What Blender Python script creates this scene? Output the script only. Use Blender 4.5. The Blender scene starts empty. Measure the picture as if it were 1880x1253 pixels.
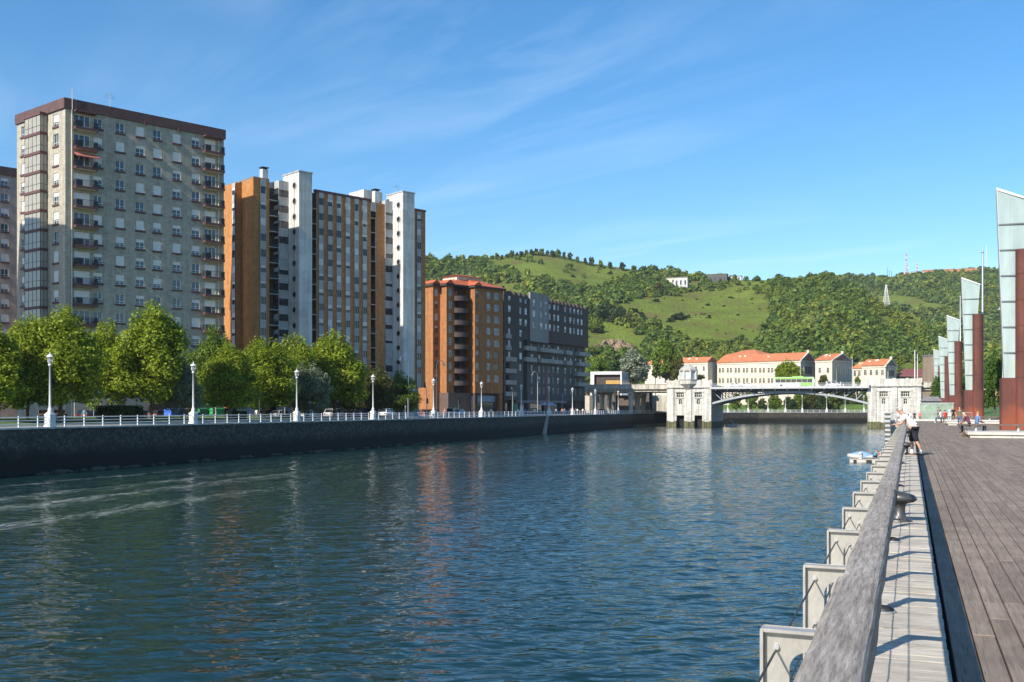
import bpy, bmesh, math, random
import numpy as np
from mathutils import Vector, Matrix, Euler
random.seed(7); rng = np.random.default_rng(7)
R = math.radians
C = bpy.context.scene.collection
# the camera stands on the boardwalk; the photograph's geometry (1880 px wide, 35 mm equivalent lens)
F, CX, HY, EYE = 1828.0, 940.0, 749.0, 1.65
RIVER_AZ = 21.8
WATER_Z = -4.45
LEFT_Z = -0.16
SUN_AZ, SUN_EL = 43.5, 35.0          # heading the light travels to (clockwise from +Y), elevation

def at(px, py, Y):
    return Vector(((px-CX)/F*Y, Y, EYE+(HY-py)/F*Y))
def gp(px, py, z=0.0):
    return at(px, py, (EYE-z)*F/(py-HY))
def azdir(a):
    return Vector((math.sin(R(a)), math.cos(R(a)), 0))

WM = {}                               # world matrix of everything linked so far
def link(o, parent=None, M=None):
    C.objects.link(o)
    M = M or Matrix()
    if parent is not None:
        o.parent = parent
        o.matrix_basis = WM[parent].inverted() @ M
    else:
        o.matrix_basis = M
    WM[o] = M
    return o
def tag(o, label=None, cat=None, group=None, kind=None):
    if label: o['label'] = label
    if cat: o['category'] = cat
    if group: o['group'] = group
    if kind: o['kind'] = kind
    return o
def thing(name, label, cat, M, group=None):
    o = bpy.data.objects.new(name, None); o.empty_display_size = .3
    link(o, None, M)
    return tag(o, label, cat, group)
def copy_tree(o, M=None, label=None, parent=None):
    c = o.copy(); C.objects.link(c)
    if parent is not None: c.parent = parent; WM[c] = WM.get(parent, Matrix()) @ c.matrix_basis
    else:
        if M is not None: c.matrix_basis = M
        WM[c] = c.matrix_basis.copy()
        if label: c['label'] = label
    for ch in list(o.children): copy_tree(ch, parent=c)
    return c
def T(x, y=0, z=0):
    if isinstance(x, Vector): return Matrix.Translation(x)
    return Matrix.Translation((x, y, z))
def RZ(a): return Matrix.Rotation(a, 4, 'Z')
def RX(a): return Matrix.Rotation(a, 4, 'X')
def RY(a): return Matrix.Rotation(a, 4, 'Y')

class Frame:
    """local x runs along a facade of heading az, local y goes into the building"""
    def __init__(s, ax, ay, az, z0=0.0):
        s.ax, s.ay, s.az, s.z0 = ax, ay, az, z0
        s.dx, s.dy = math.sin(R(az)), math.cos(R(az)); s.nx, s.ny = -s.dy, s.dx
        s.M = Matrix.Translation((ax, ay, z0)) @ RZ(R(90-az))
    def sx(s, px, y=0.0):
        r = (px-CX)/F
        return (r*(s.ay+y*s.ny)-s.ax-y*s.nx)/(s.dx-r*s.dy)
    def sy(s, px, x=0.0):
        r = (px-CX)/F
        return (r*(s.ay+x*s.dy)-s.ax-x*s.dx)/(s.nx-r*s.ny)
    def sz(s, py, x=0.0, y=0.0):
        return EYE+(HY-py)/F*(s.ay+x*s.dy+y*s.ny)-s.z0
    def w(s, x, y, z=0): return s.M @ Vector((x, y, z))

class MB:
    def __init__(s): s.v, s.f, s.m, s.sm = [], [], [], []
    def add(s, vs, fs, m=0, sm=False):
        b = len(s.v); s.v += [tuple(v) for v in vs]
        for f in fs: s.f.append(tuple(b+i for i in f)); s.m.append(m); s.sm.append(sm)
    def quad(s, a, b, c, d, m=0): s.add([a, b, c, d], [(0, 1, 2, 3)], m)
    def box(s, x0, x1, y0, y1, z0, z1, m=0, M=None):
        vs = [(x, y, z) for z in (z0, z1) for y in (y0, y1) for x in (x0, x1)]
        if M is not None: vs = [M @ Vector(v) for v in vs]
        s.add(vs, [(0, 2, 3, 1), (4, 5, 7, 6), (0, 1, 5, 4), (1, 3, 7, 5), (3, 2, 6, 7), (2, 0, 4, 6)], m)
    def prism(s, poly, z0, z1, m=0, top=None, sm=False):
        """poly counter-clockwise (x,y); top: optional scaled polygon for the upper ring"""
        n = len(poly); top = top or poly
        vs = [(p[0], p[1], z0) for p in poly]+[(p[0], p[1], z1) for p in top]
        s.add(vs, [tuple(range(n-1, -1, -1)), tuple(range(n, 2*n))], m)
        s.add(vs, [(i, (i+1) % n, n+(i+1) % n, n+i) for i in range(n)], m, sm)
    def extrude(s, prof, axis, a0, a1, m=0):
        """profile of (p,q) extruded along axis 'x' (p=y,q=z) or 'y' (p=x,q=z)"""
        n = len(prof)
        def mk(a): return [(a, p, q) if axis == 'x' else (p, a, q) for p, q in prof]
        vs = mk(a0)+mk(a1)
        s.add(vs, [tuple(range(n-1, -1, -1)), tuple(range(n, 2*n))]+[(i, (i+1) % n, n+(i+1) % n, n+i) for i in range(n)], m)
    def cyl(s, p0, p1, r0, r1=None, n=10, m=0, caps=True, sm=True):
        p0, p1 = Vector(p0), Vector(p1); r1 = r0 if r1 is None else r1
        d = (p1-p0).normalized(); u = d.orthogonal().normalized(); w = d.cross(u)
        vs = []
        for p, r in ((p0, r0), (p1, r1)):
            for i in range(n):
                a = 2*math.pi*i/n; vs.append(p+u*(r*math.cos(a))+w*(r*math.sin(a)))
        s.add(vs, [(i, (i+1) % n, n+(i+1) % n, n+i) for i in range(n)], m, sm)
        if caps: s.add(vs, [tuple(range(n-1, -1, -1)), tuple(range(n, 2*n))], m)
    def tube(s, pts, r, n=8, m=0):
        rs = r if isinstance(r, (list, tuple)) else [r]*len(pts)
        pts = [Vector(p) for p in pts]; vs = []; u = None
        for i, p in enumerate(pts):
            d = (pts[min(i+1, len(pts)-1)]-pts[max(i-1, 0)]).normalized()
            if u is None: u = d.orthogonal().normalized()
            u = (u-d*u.dot(d)).normalized(); w = d.cross(u)
            vs += [p+u*(rs[i]*math.cos(2*math.pi*k/n))+w*(rs[i]*math.sin(2*math.pi*k/n)) for k in range(n)]
        L = len(pts)
        s.add(vs, [(j*n+i, j*n+(i+1) % n, (j+1)*n+(i+1) % n, (j+1)*n+i) for j in range(L-1) for i in range(n)], m, True)
        s.add(vs, [tuple(range(n-1, -1, -1)), tuple(range((L-1)*n, L*n))], m)
    def lathe(s, prof, n=16, m=0, c=(0, 0, 0), sc=(1, 1), sm=True):
        vs = [(c[0]+r*sc[0]*math.cos(2*math.pi*i/n), c[1]+r*sc[1]*math.sin(2*math.pi*i/n), c[2]+z) for r, z in prof for i in range(n)]
        L = len(prof)
        s.add(vs, [(j*n+i, j*n+(i+1) % n, (j+1)*n+(i+1) % n, (j+1)*n+i) for j in range(L-1) for i in range(n)], m, sm)
        s.add(vs, [tuple(range(n-1, -1, -1)), tuple(range((L-1)*n, L*n))], m)
    def ball(s, c, rx, ry, rz, n=12, k=8, m=0, M=None):
        vs = []
        for j in range(k+1):
            t = math.pi*j/k
            for i in range(n):
                a = 2*math.pi*i/n
                v = Vector((rx*math.sin(t)*math.cos(a), ry*math.sin(t)*math.sin(a), -rz*math.cos(t)))
                if M is not None: v = M @ v
                vs.append(Vector(c)+v)
        s.add(vs, [(j*n+i, j*n+(i+1) % n, (j+1)*n+(i+1) % n, (j+1)*n+i) for j in range(k) for i in range(n)], m, True)
    def mesh(s, name, mats, bevel=0):
        me = bpy.data.meshes.new(name); me.from_pydata(s.v, [], s.f)
        for mt in (mats if isinstance(mats, (list, tuple)) else [mats]): me.materials.append(mt)
        me.polygons.foreach_set('material_index', s.m); me.polygons.foreach_set('use_smooth', s.sm)
        if bevel:
            bm = bmesh.new(); bm.from_mesh(me); bmesh.ops.remove_doubles(bm, verts=bm.verts, dist=1e-5)
            es = [e for e in bm.edges if len(e.link_faces) == 2 and e.calc_face_angle(0) > .6]
            bmesh.ops.bevel(bm, geom=es, offset=bevel, segments=2, affect='EDGES', clamp_overlap=True)
            bm.to_mesh(me); bm.free()
        me.update(); return me
    def build(s, name, mats, parent=None, M=None, bevel=0):
        return link(bpy.data.objects.new(name, s.mesh(name, mats, bevel)), parent, M if M is not None else (WM[parent] if parent else Matrix()))
def inst(name, me, parent=None, M=None):
    return link(bpy.data.objects.new(name, me), parent, M if M is not None else (WM[parent] if parent else Matrix()))

def np_mesh(name, verts, faces, mats, cols=None, smooth=False):
    """fast mesh from numpy: verts (n,3), faces (m,k); cols per vertex"""
    me = bpy.data.meshes.new(name); n, k = faces.shape
    me.vertices.add(len(verts)); me.vertices.foreach_set('co', verts.astype(np.float32).ravel())
    me.loops.add(n*k); me.loops.foreach_set('vertex_index', faces.astype(np.int32).ravel())
    me.polygons.add(n); me.polygons.foreach_set('loop_start', np.arange(0, n*k, k, dtype=np.int32))
    me.polygons.foreach_set('loop_total', np.full(n, k, dtype=np.int32))
    if smooth: me.polygons.foreach_set('use_smooth', np.ones(n, dtype=bool))
    if cols is not None:
        ca = me.color_attributes.new('tint', 'FLOAT_COLOR', 'POINT')
        a = np.ones((len(verts), 4), np.float32); a[:, :3] = cols; ca.data.foreach_set('color', a.ravel())
    for m in (mats if isinstance(mats, (list, tuple)) else [mats]): me.materials.append(m)
    me.update(calc_edges=True); me.validate()
    return me

# ---------------------------------------------------------------- materials
def nodes(m):
    m.use_nodes = True; nt = m.node_tree; return nt, nt.nodes, nt.links, nt.nodes['Principled BSDF']
def ramp(nd, stops):
    r = nd.new('ShaderNodeValToRGB'); e = r.color_ramp.elements
    while len(e) < len(stops): e.new(.5)
    for i, (p, c) in enumerate(stops): e[i].position = p; e[i].color = (*c, 1)
    return r
def mat(name, col, rough=.7, var=.15, scale=1.5, stretch=(1, 1, 1), bump=0., metal=0., spec=.5, fine=0., stain=0., objcol=False, emit=None, island=0.):
    """weathered surface: two scales of noise in tone, optional vertical run stains, optional tone per separate piece"""
    m = bpy.data.materials.new(name); nt, nd, lk, b = nodes(m)
    b.inputs['Roughness'].default_value = rough; b.inputs['Metallic'].default_value = metal; b.inputs['Specular IOR Level'].default_value = spec
    tc = nd.new('ShaderNodeTexCoord'); mp = nd.new('ShaderNodeMapping'); mp.inputs['Scale'].default_value = stretch
    lk.new(tc.outputs['Object'], mp.inputs['Vector'])
    n1 = nd.new('ShaderNodeTexNoise'); n1.inputs['Scale'].default_value = scale; n1.inputs['Detail'].default_value = 6; n1.inputs['Roughness'].default_value = .6
    lk.new(mp.outputs[0], n1.inputs['Vector'])
    lo = tuple(max(0, c*(1-var)) for c in col); hi = tuple(min(1, c*(1+var)) for c in col)
    rp = ramp(nd, [(.3, lo), (.7, hi)]); lk.new(n1.outputs['Fac'], rp.inputs[0]); out = rp.outputs[0]
    def mul(out, fac_socket, amount):
        mx = nd.new('ShaderNodeMix'); mx.data_type = 'RGBA'; mx.blend_type = 'MULTIPLY'; mx.inputs[0].default_value = amount
        lk.new(out, mx.inputs[6]); lk.new(fac_socket, mx.inputs[7]); return mx.outputs[2]
    if objcol:
        oi = nd.new('ShaderNodeObjectInfo'); out = mul(out, oi.outputs['Color'], 1.0)
    if fine:
        n2 = nd.new('ShaderNodeTexNoise'); n2.inputs['Scale'].default_value = scale*14; n2.inputs['Detail'].default_value = 3
        lk.new(mp.outputs[0], n2.inputs['Vector']); r2 = ramp(nd, [(.35, (1-fine,)*3), (.65, (1, 1, 1))]); lk.new(n2.outputs['Fac'], r2.inputs[0]); out = mul(out, r2.outputs[0], 1.0)
    if stain:
        mp3 = nd.new('ShaderNodeMapping'); mp3.inputs['Scale'].default_value = (1.1, 1.1, .07); lk.new(tc.outputs['Object'], mp3.inputs['Vector'])
        n3 = nd.new('ShaderNodeTexNoise'); n3.inputs['Scale'].default_value = 1.3; n3.inputs['Detail'].default_value = 5; lk.new(mp3.outputs[0], n3.inputs['Vector'])
        r3 = ramp(nd, [(.42, (1-stain,)*3), (.62, (1, 1, 1))]); lk.new(n3.outputs['Fac'], r3.inputs[0]); out = mul(out, r3.outputs[0], 1.0)
    if island:
        g = nd.new('ShaderNodeNewGeometry'); r4 = ramp(nd, [(0, (1-island,)*3), (1, (1, 1, 1))]); lk.new(g.outputs['Random Per Island'], r4.inputs[0]); out = mul(out, r4.outputs[0], 1.0)
    lk.new(out, b.inputs['Base Color'])
    if bump:
        bp = nd.new('ShaderNodeBump'); bp.inputs['Strength'].default_value = bump; bp.inputs['Distance'].default_value = .02
        lk.new(n1.outputs['Fac'], bp.inputs['Height']); lk.new(bp.outputs[0], b.inputs['Normal'])
    if emit: b.inputs['Emission Color'].default_value = (*emit[:3], 1); b.inputs['Emission Strength'].default_value = emit[3]
    return m
def brick_mat(name, col, mortar, bw=.5, bh=.25, rough=.8, var=.2, stain=.25, msize=.02, axis='xz', sc=1.0):
    """courses of masonry in object space (x or y along, z up), with tone noise and run stains"""
    m = mat(name, col, rough, var, 1.2, stain=stain); nt, nd, lk, b = nodes(m)
    src = b.inputs['Base Color'].links[0].from_socket
    tc = nd.new('ShaderNodeTexCoord'); sp = nd.new('ShaderNodeSeparateXYZ'); cb = nd.new('ShaderNodeCombineXYZ'); lk.new(tc.outputs['Object'], sp.inputs[0])
    ad = nd.new('ShaderNodeMath'); ad.operation = 'ADD'; lk.new(sp.outputs[0], ad.inputs[0]); lk.new(sp.outputs[1], ad.inputs[1])
    lk.new(ad.outputs[0], cb.inputs[0]); lk.new(sp.outputs[2], cb.inputs[1])
    bt = nd.new('ShaderNodeTexBrick'); bt.inputs['Scale'].default_value = sc; bt.inputs['Brick Width'].default_value = bw; bt.inputs['Row Height'].default_value = bh; bt.inputs['Mortar Size'].default_value = msize
    bt.inputs['Color1'].default_value = (1, 1, 1, 1); bt.inputs['Color2'].default_value = (.82, .82, .82, 1); k = mortar; bt.inputs['Mortar'].default_value = (k, k, k, 1)
    lk.new(cb.outputs[0], bt.inputs['Vector'])
    mx = nd.new('ShaderNodeMix'); mx.data_type = 'RGBA'; mx.blend_type = 'MULTIPLY'; mx.inputs[0].default_value = 1
    lk.new(src, mx.inputs[6]); lk.new(bt.outputs['Color'], mx.inputs[7]); lk.new(mx.outputs[2], b.inputs['Base Color'])
    return m
def glass_mat(name, col=(.03, .04, .05), rough=.06, spec=.8):
    m = bpy.data.materials.new(name); nt, nd, lk, b = nodes(m)
    tc = nd.new('ShaderNodeTexCoord'); n = nd.new('ShaderNodeTexNoise'); n.inputs['Scale'].default_value = .7; lk.new(tc.outputs['Object'], n.inputs['Vector'])
    rp = ramp(nd, [(.35, tuple(c*.5 for c in col)), (.7, tuple(c*1.6 for c in col))]); lk.new(n.outputs['Fac'], rp.inputs[0]); lk.new(rp.outputs[0], b.inputs['Base Color'])
    b.inputs['Roughness'].default_value = rough; b.inputs['Specular IOR Level'].default_value = spec
    return m
def leaf_mat(name, c1, c2, trans=.35, tint=False, vary=.5):
    """leaves: tone per leaf, a clump-sized drift in hue, light coming through"""
    m = bpy.data.materials.new(name); nt, nd, lk, b = nodes(m)
    g = nd.new('ShaderNodeNewGeometry'); tc = nd.new('ShaderNodeTexCoord')
    n = nd.new('ShaderNodeTexNoise'); n.inputs['Scale'].default_value = .55; n.inputs['Detail'].default_value = 3; lk.new(tc.outputs['Object'], n.inputs['Vector'])
    ma = nd.new('ShaderNodeMath'); ma.operation = 'MULTIPLY_ADD'; ma.inputs[1].default_value = vary; lk.new(g.outputs['Random Per Island'], ma.inputs[0])
    sb = nd.new('ShaderNodeMath'); sb.operation = 'SUBTRACT'; lk.new(n.outputs['Fac'], sb.inputs[0]); sb.inputs[1].default_value = vary*.5; lk.new(sb.outputs[0], ma.inputs[2])
    rp = ramp(nd, [(.25, c1), (.75, c2)]); lk.new(ma.outputs[0], rp.inputs[0]); out = rp.outputs[0]
    if tint:
        a = nd.new('ShaderNodeAttribute'); a.attribute_name = 'tint'; mx = nd.new('ShaderNodeMix'); mx.data_type = 'RGBA'; mx.blend_type = 'MULTIPLY'; mx.inputs[0].default_value = 1
        lk.new(out, mx.inputs[6]); lk.new(a.outputs['Color'], mx.inputs[7]); out = mx.outputs[2]
    lk.new(out, b.inputs['Base Color']); b.inputs['Roughness'].default_value = .55; b.inputs['Specular IOR Level'].default_value = .3
    tr = nd.new('ShaderNodeBsdfTranslucent'); lk.new(out, tr.inputs['Color']); ms = nd.new('ShaderNodeMixShader'); ms.inputs[0].default_value = trans
    lk.new(b.outputs[0], ms.inputs[1]); lk.new(tr.outputs[0], ms.inputs[2]); lk.new(ms.outputs[0], nd['Material Output'].inputs['Surface'])
    return m
M = {}
M['beige_brick'] = brick_mat('beige_brick', (.465, .435, .355), .62, .6, .20, stain=.18, msize=.03)
M['pink_brick'] = brick_mat('pink_brick', (.50, .38, .32), .62, .6, .20, stain=.18, msize=.03)
M['brown_trim'] = mat('brown_trim', (.10, .045, .045), .7, .25, 3)
M['brown_tile'] = brick_mat('brown_tile', (.115, .062, .062), .6, .4, .25, stain=.1)
M['cream'] = mat('cream', (.62, .57, .47), .75, .12, 2, stain=.15)
M['dark_metal'] = mat('dark_metal', (.03, .03, .034), .5, .3, 5, metal=.3)
M['white_frame'] = mat('white_frame', (.72, .72, .72), .45, .06, 6)
M['shutter'] = mat('shutter', (.66, .66, .64), .55, .08, 2, island=0)
M['shutter_grey'] = mat('shutter_grey', (.42, .42, .41), .6, .12, 2)
M['brown_frame'] = mat('brown_frame', (.06, .045, .04), .5, .2, 5)
M['glass'] = glass_mat('glass'); M['glass_blue'] = glass_mat('glass_blue', (.05, .075, .10), .05)
M['gallery_glass'] = mat('gallery_glass', (.33, .31, .255), .22, .25, 1.3, stretch=(3, 3, .4), spec=.7)
M['awning'] = mat('awning', (.42, .13, .10), .8, .15, 3)
M['steel'] = mat('steel', (.55, .55, .56), .35, .1, 6, metal=.8)
M['galv'] = mat('galv', (.48, .49, .50), .45, .15, 5, metal=.5)
M['orange_brick'] = brick_mat('orange_brick', (.39, .165, .055), .72, .5, .16, stain=.22, msize=.02)
M['orange_brick_c'] = brick_mat('orange_brick_c', (.50, .225, .07), .72, .5, .16, stain=.14, msize=.02)
M['orange_brick_b'] = brick_mat('orange_brick_b', (.56, .24, .088), .72, .5, .16, stain=.12, msize=.02)
M['pale_panel'] = mat('pale_panel', (.44, .45, .45), .7, .1, 1.5, stain=.22)
M['white_concrete'] = brick_mat('white_concrete', (.66, .66, .63), .86, 2.9, 1.4, stain=.25, var=.1, msize=.02)
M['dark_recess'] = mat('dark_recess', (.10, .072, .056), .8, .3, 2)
M['brown_clad'] = brick_mat('brown_clad', (.072, .054, .046), .7, .6, .2, stain=.1)
M['grey_clad'] = mat('grey_clad', (.25, .24, .23), .75, .15, 1.2, stain=.2)
M['lower_clad'] = mat('lower_clad', (.105, .095, .086), .8, .2, 1, stain=.2)
M['balcony_conc'] = mat('balcony_conc', (.36, .34, .31), .8, .15, 1.2, stain=.25)
M['roof_tile'] = brick_mat('roof_tile', (.52, .125, .05), .72, .35, .3, var=.25, stain=.2)
M['roof_orange'] = brick_mat('roof_orange', (.60, .20, .085), .75, .6, .6, var=.25, stain=.15)
M['roof_flat'] = mat('roof_flat', (.2, .19, .18), .9, .2, 1)
M['univ_wall'] = mat('univ_wall', (.62, .55, .44), .8, .08, .6, stain=.12)
M['univ_trim'] = mat('univ_trim', (.60, .54, .43), .8, .1, 1)
M['maroon_roof'] = mat('maroon_roof', (.17, .06, .055), .7, .2, 1)
M['ashlar'] = brick_mat('ashlar', (.70, .685, .635), .50, 1.5, .62, stain=.32, var=.12, msize=.03)
M['stone_band'] = mat('stone_band', (.60, .58, .53), .8, .15, 1.5, stain=.3)
M['dome_stone'] = mat('dome_stone', (.42, .40, .37), .85, .25, 1.5, stain=.2)
M['weedy_stone'] = mat('weedy_stone', (.16, .16, .075), .9, .4, 1.4, stain=.5, bump=.4)
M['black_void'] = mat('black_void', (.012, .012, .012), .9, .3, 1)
M['viaduct'] = mat('viaduct', (.52, .48, .41), .8, .15, .8, stain=.3)
M['bridge_steel'] = mat('bridge_steel', (.36, .39, .42), .55, .15, 1.5, stain=.1)
M['bridge_white'] = mat('bridge_white', (.46, .47, .48), .55, .1, 2)
M['bridge_dark'] = mat('bridge_dark', (.11, .125, .14), .6, .2, 1.5)
M['white_paint'] = mat('white_paint', (.66, .66, .65), .5, .07, 3, stain=.1)
M['gold_panel'] = mat('gold_panel', (.45, .27, .07), .5, .25, 1.5, stretch=(6, 6, .3))
M['blue_cladding'] = mat('blue_cladding', (.17, .24, .33), .35, .15, 1, spec=.7)
M['trunk'] = mat('trunk', (.11, .085, .06), .9, .35, 6, stretch=(1, 1, .3), bump=.4)
M['asphalt'] = mat('asphalt', (.055, .055, .058), .9, .2, 1.5, fine=.3)
M['pavement'] = brick_mat('pavement', (.30, .285, .26), .8, .6, .6, stain=0)
M['grass'] = mat('grass', (.075, .14, .022), .9, .35, 1.2, fine=.4)
M['bark_soil'] = mat('bark_soil', (.2, .14, .09), .95, .3, 2)
M['hedge_leaf'] = leaf_mat('hedge_leaf', (.018, .04, .01), (.06, .10, .02), .2)
M['planter'] = mat('planter', (.06, .07, .09), .8, .2, 2)
# quay wall: rubble stone above, black weed towards the tide line (a stain with its own height)
def quay_mat():
    m = bpy.data.materials.new('quay_stone'); nt, nd, lk, b = nodes(m)
    tc = nd.new('ShaderNodeTexCoord'); vo = nd.new('ShaderNodeTexVoronoi'); vo.inputs['Scale'].default_value = 3.4; lk.new(tc.outputs['Object'], vo.inputs['Vector'])
    r1 = ramp(nd, [(0, (.03, .027, .022)), (.5, (.066, .060, .049)), (1, (.135, .122, .10))]); lk.new(vo.outputs['Color'], r1.inputs[0])
    ve = nd.new('ShaderNodeTexVoronoi'); ve.feature = 'DISTANCE_TO_EDGE'; ve.inputs['Scale'].default_value = 3.4; lk.new(tc.outputs['Object'], ve.inputs['Vector'])
    r0 = ramp(nd, [(0, (.35,)*3), (.09, (1, 1, 1))]); lk.new(ve.outputs['Distance'], r0.inputs[0])
    mm = nd.new('ShaderNodeMix'); mm.data_type = 'RGBA'; mm.blend_type = 'MULTIPLY'; mm.inputs[0].default_value = 1; lk.new(r1.outputs[0], mm.inputs[6]); lk.new(r0.outputs[0], mm.inputs[7])
    n = nd.new('ShaderNodeTexNoise'); n.inputs['Scale'].default_value = .35; n.inputs['Detail'].default_value = 6; lk.new(tc.outputs['Object'], n.inputs['Vector'])
    sp = nd.new('ShaderNodeSeparateXYZ'); lk.new(tc.outputs['Object'], sp.inputs[0])
    ma = nd.new('ShaderNodeMath'); ma.operation = 'MULTIPLY_ADD'; ma.inputs[1].default_value = 1.6; lk.new(n.outputs['Fac'], ma.inputs[0]); lk.new(sp.outputs[2], ma.inputs[2])
    mr = nd.new('ShaderNodeMapRange'); mr.inputs[1].default_value = -2.2; mr.inputs[2].default_value = -1.0; lk.new(ma.outputs[0], mr.inputs[0])
    mx = nd.new('ShaderNodeMix'); mx.data_type = 'RGBA'; mx.inputs[6].default_value = (.010, .011, .007, 1); lk.new(mr.outputs[0], mx.inputs[0]); lk.new(mm.outputs[2], mx.inputs[7])
    lk.new(mx.outputs[2], b.inputs['Base Color']); b.inputs['Roughness'].default_value = .9
    bp = nd.new('ShaderNodeBump'); bp.inputs['Strength'].default_value = .7; bp.inputs['Distance'].default_value = .1; lk.new(ve.outputs['Distance'], bp.inputs['Height']); lk.new(bp.outputs[0], b.inputs['Normal'])
    return m
M['quay'] = quay_mat()
M['rock'] = mat('rock', (.075, .072, .052), .9, .4, 2.5, bump=.5)

def wood_mat(name, lo, hi, stretch, scale, cracks=.5, bump=.4, rough=.85, island=.25, dist=.6):
    """weathered timber: long grain, dark checks along it, tone per board"""
    m = bpy.data.materials.new(name); nt, nd, lk, b = nodes(m)
    tc = nd.new('ShaderNodeTexCoord'); g = nd.new('ShaderNodeNewGeometry')
    mp = nd.new('ShaderNodeMapping'); mp.inputs['Scale'].default_value = stretch; lk.new(tc.outputs['Object'], mp.inputs['Vector'])
    off = nd.new('ShaderNodeVectorMath'); off.operation = 'ADD'; sc = nd.new('ShaderNodeVectorMath'); sc.operation = 'SCALE'; sc.inputs[0].default_value = (31, 17, 11); lk.new(g.outputs['Random Per Island'], sc.inputs['Scale'])
    lk.new(mp.outputs[0], off.inputs[0]); lk.new(sc.outputs[0], off.inputs[1])
    n1 = nd.new('ShaderNodeTexNoise'); n1.inputs['Scale'].default_value = scale; n1.inputs['Detail'].default_value = 8; n1.inputs['Roughness'].default_value = .7; n1.inputs['Distortion'].default_value = dist; lk.new(off.outputs[0], n1.inputs['Vector'])
    rp = ramp(nd, [(.28, lo), (.72, hi)]); lk.new(n1.outputs['Fac'], rp.inputs[0]); out = rp.outputs[0]
    n2 = nd.new('ShaderNodeTexNoise'); n2.inputs['Scale'].default_value = scale*2.3; n2.inputs['Detail'].default_value = 4; n2.inputs['Distortion'].default_value = .3; lk.new(off.outputs[0], n2.inputs['Vector'])
    rc = ramp(nd, [(.30, (1-cracks,)*3), (.40, (1, 1, 1))]); lk.new(n2.outputs['Fac'], rc.inputs[0])
    n3 = nd.new('ShaderNodeTexNoise'); n3.inputs['Scale'].default_value = 1.7; n3.inputs['Detail'].default_value = 5; lk.new(tc.outputs['Object'], n3.inputs['Vector'])
    r3 = ramp(nd, [(.3, (.74, .72, .70)), (.65, (1.0, 1.0, 1.0))]); lk.new(n3.outputs['Fac'], r3.inputs[0])
    ri = ramp(nd, [(0, (1-island,)*3), (1, (1, 1, 1))]); lk.new(g.outputs['Random Per Island'], ri.inputs[0])
    for s in (rc, r3, ri):
        mx = nd.new('ShaderNodeMix'); mx.data_type = 'RGBA'; mx.blend_type = 'MULTIPLY'; mx.inputs[0].default_value = 1; lk.new(out, mx.inputs[6]); lk.new(s.outputs[0], mx.inputs[7]); out = mx.outputs[2]
    lk.new(out, b.inputs['Base Color']); b.inputs['Roughness'].default_value = rough; b.inputs['Specular IOR Level'].default_value = .3
    ad = nd.new('ShaderNodeMath'); lk.new(n1.outputs['Fac'], ad.inputs[0]); lk.new(rc.outputs[0], ad.inputs[1])
    bp = nd.new('ShaderNodeBump'); bp.inputs['Strength'].default_value = bump; bp.inputs['Distance'].default_value = .008; lk.new(ad.outputs[0], bp.inputs['Height']); lk.new(bp.outputs[0], b.inputs['Normal'])
    return m
M['deck_wood'] = wood_mat('deck_wood', (.168, .132, .106), (.35, .285, .228), (28, 1.3, 28), 1.0, .45, .5)
M['strip_wood'] = wood_mat('strip_wood', (.36, .32, .26), (.74, .69, .60), (2.2, 46, 20), 1.0, .6, .7, island=.22)
M['rail_wood'] = wood_mat('rail_wood', (.135, .115, .097), (.53, .485, .44), (70, 5, 70), 1.0, .25, .9, dist=.15, island=.10)
M['bench_wood'] = wood_mat('bench_wood', (.12, .09, .07), (.2, .16, .13), (20, 2, 20), 1.0, .4, .4)
M['gap_black'] = mat('gap_black', (.015, .013, .012), .95, .3, 3)
M['cast_iron'] = mat('cast_iron', (.10, .10, .10), .42, .2, 6, metal=.55, bump=.1)
M['bracket_steel'] = mat('bracket_steel', (.60, .575, .53), .42, .2, 3.5, metal=.5, stretch=(1, 1, .5), fine=.12, stain=.25)
M['black_rubber'] = mat('black_rubber', (.02, .02, .022), .5, .2, 5)
def corten_mat():
    m = mat('corten', (.12, .036, .026), .75, .35, .8, stretch=(1, 1, .35), stain=.25, fine=.25); nt, nd, lk, b = nodes(m)
    src = b.inputs['Base Color'].links[0].from_socket
    tc = nd.new('ShaderNodeTexCoord'); sp = nd.new('ShaderNodeSeparateXYZ'); lk.new(tc.outputs['Object'], sp.inputs[0])
    n = nd.new('ShaderNodeTexNoise'); n.inputs['Scale'].default_value = .7; n.inputs['Detail'].default_value = 7; lk.new(tc.outputs['Object'], n.inputs['Vector'])
    ma = nd.new('ShaderNodeMath'); ma.operation = 'MULTIPLY_ADD'; ma.inputs[1].default_value = -.16; lk.new(sp.outputs[2], ma.inputs[0]); lk.new(n.outputs['Fac'], ma.inputs[2])
    mr = nd.new('ShaderNodeMapRange'); mr.inputs[1].default_value = .12; mr.inputs[2].default_value = .38; lk.new(ma.outputs[0], mr.inputs[0])
    mx = nd.new('ShaderNodeMix'); mx.data_type = 'RGBA'; lk.new(mr.outputs[0], mx.inputs[0]); lk.new(src, mx.inputs[6]); mx.inputs[7].default_value = (.21, .052, .024, 1)
    lk.new(mx.outputs[2], b.inputs['Base Color']); return m
M['corten'] = corten_mat()
def sail_glass():
    m = mat('sail_glass', (.37, .46, .45), .14, .14, .7, stretch=(1, 1, .5), spec=.8, stain=.16); return m
M['sail_glass'] = sail_glass()
M['white_stone'] = mat('white_stone', (.60, .57, .50), .8, .15, 1.5, stain=.15)
M['pontoon_white'] = mat('pontoon_white', (.5, .5, .48), .5, .1, 2)
M['boat_blue'] = mat('boat_blue', (.20, .33, .52), .45, .12, 2)
M['rope_grey'] = mat('rope_grey', (.3, .3, .31), .7, .3, 9)
M['skin'] = mat('skin', (.50, .27, .18), .6, .1, 8)
M['grey_hair'] = mat('grey_hair', (.42, .40, .38), .8, .25, 30)
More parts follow.
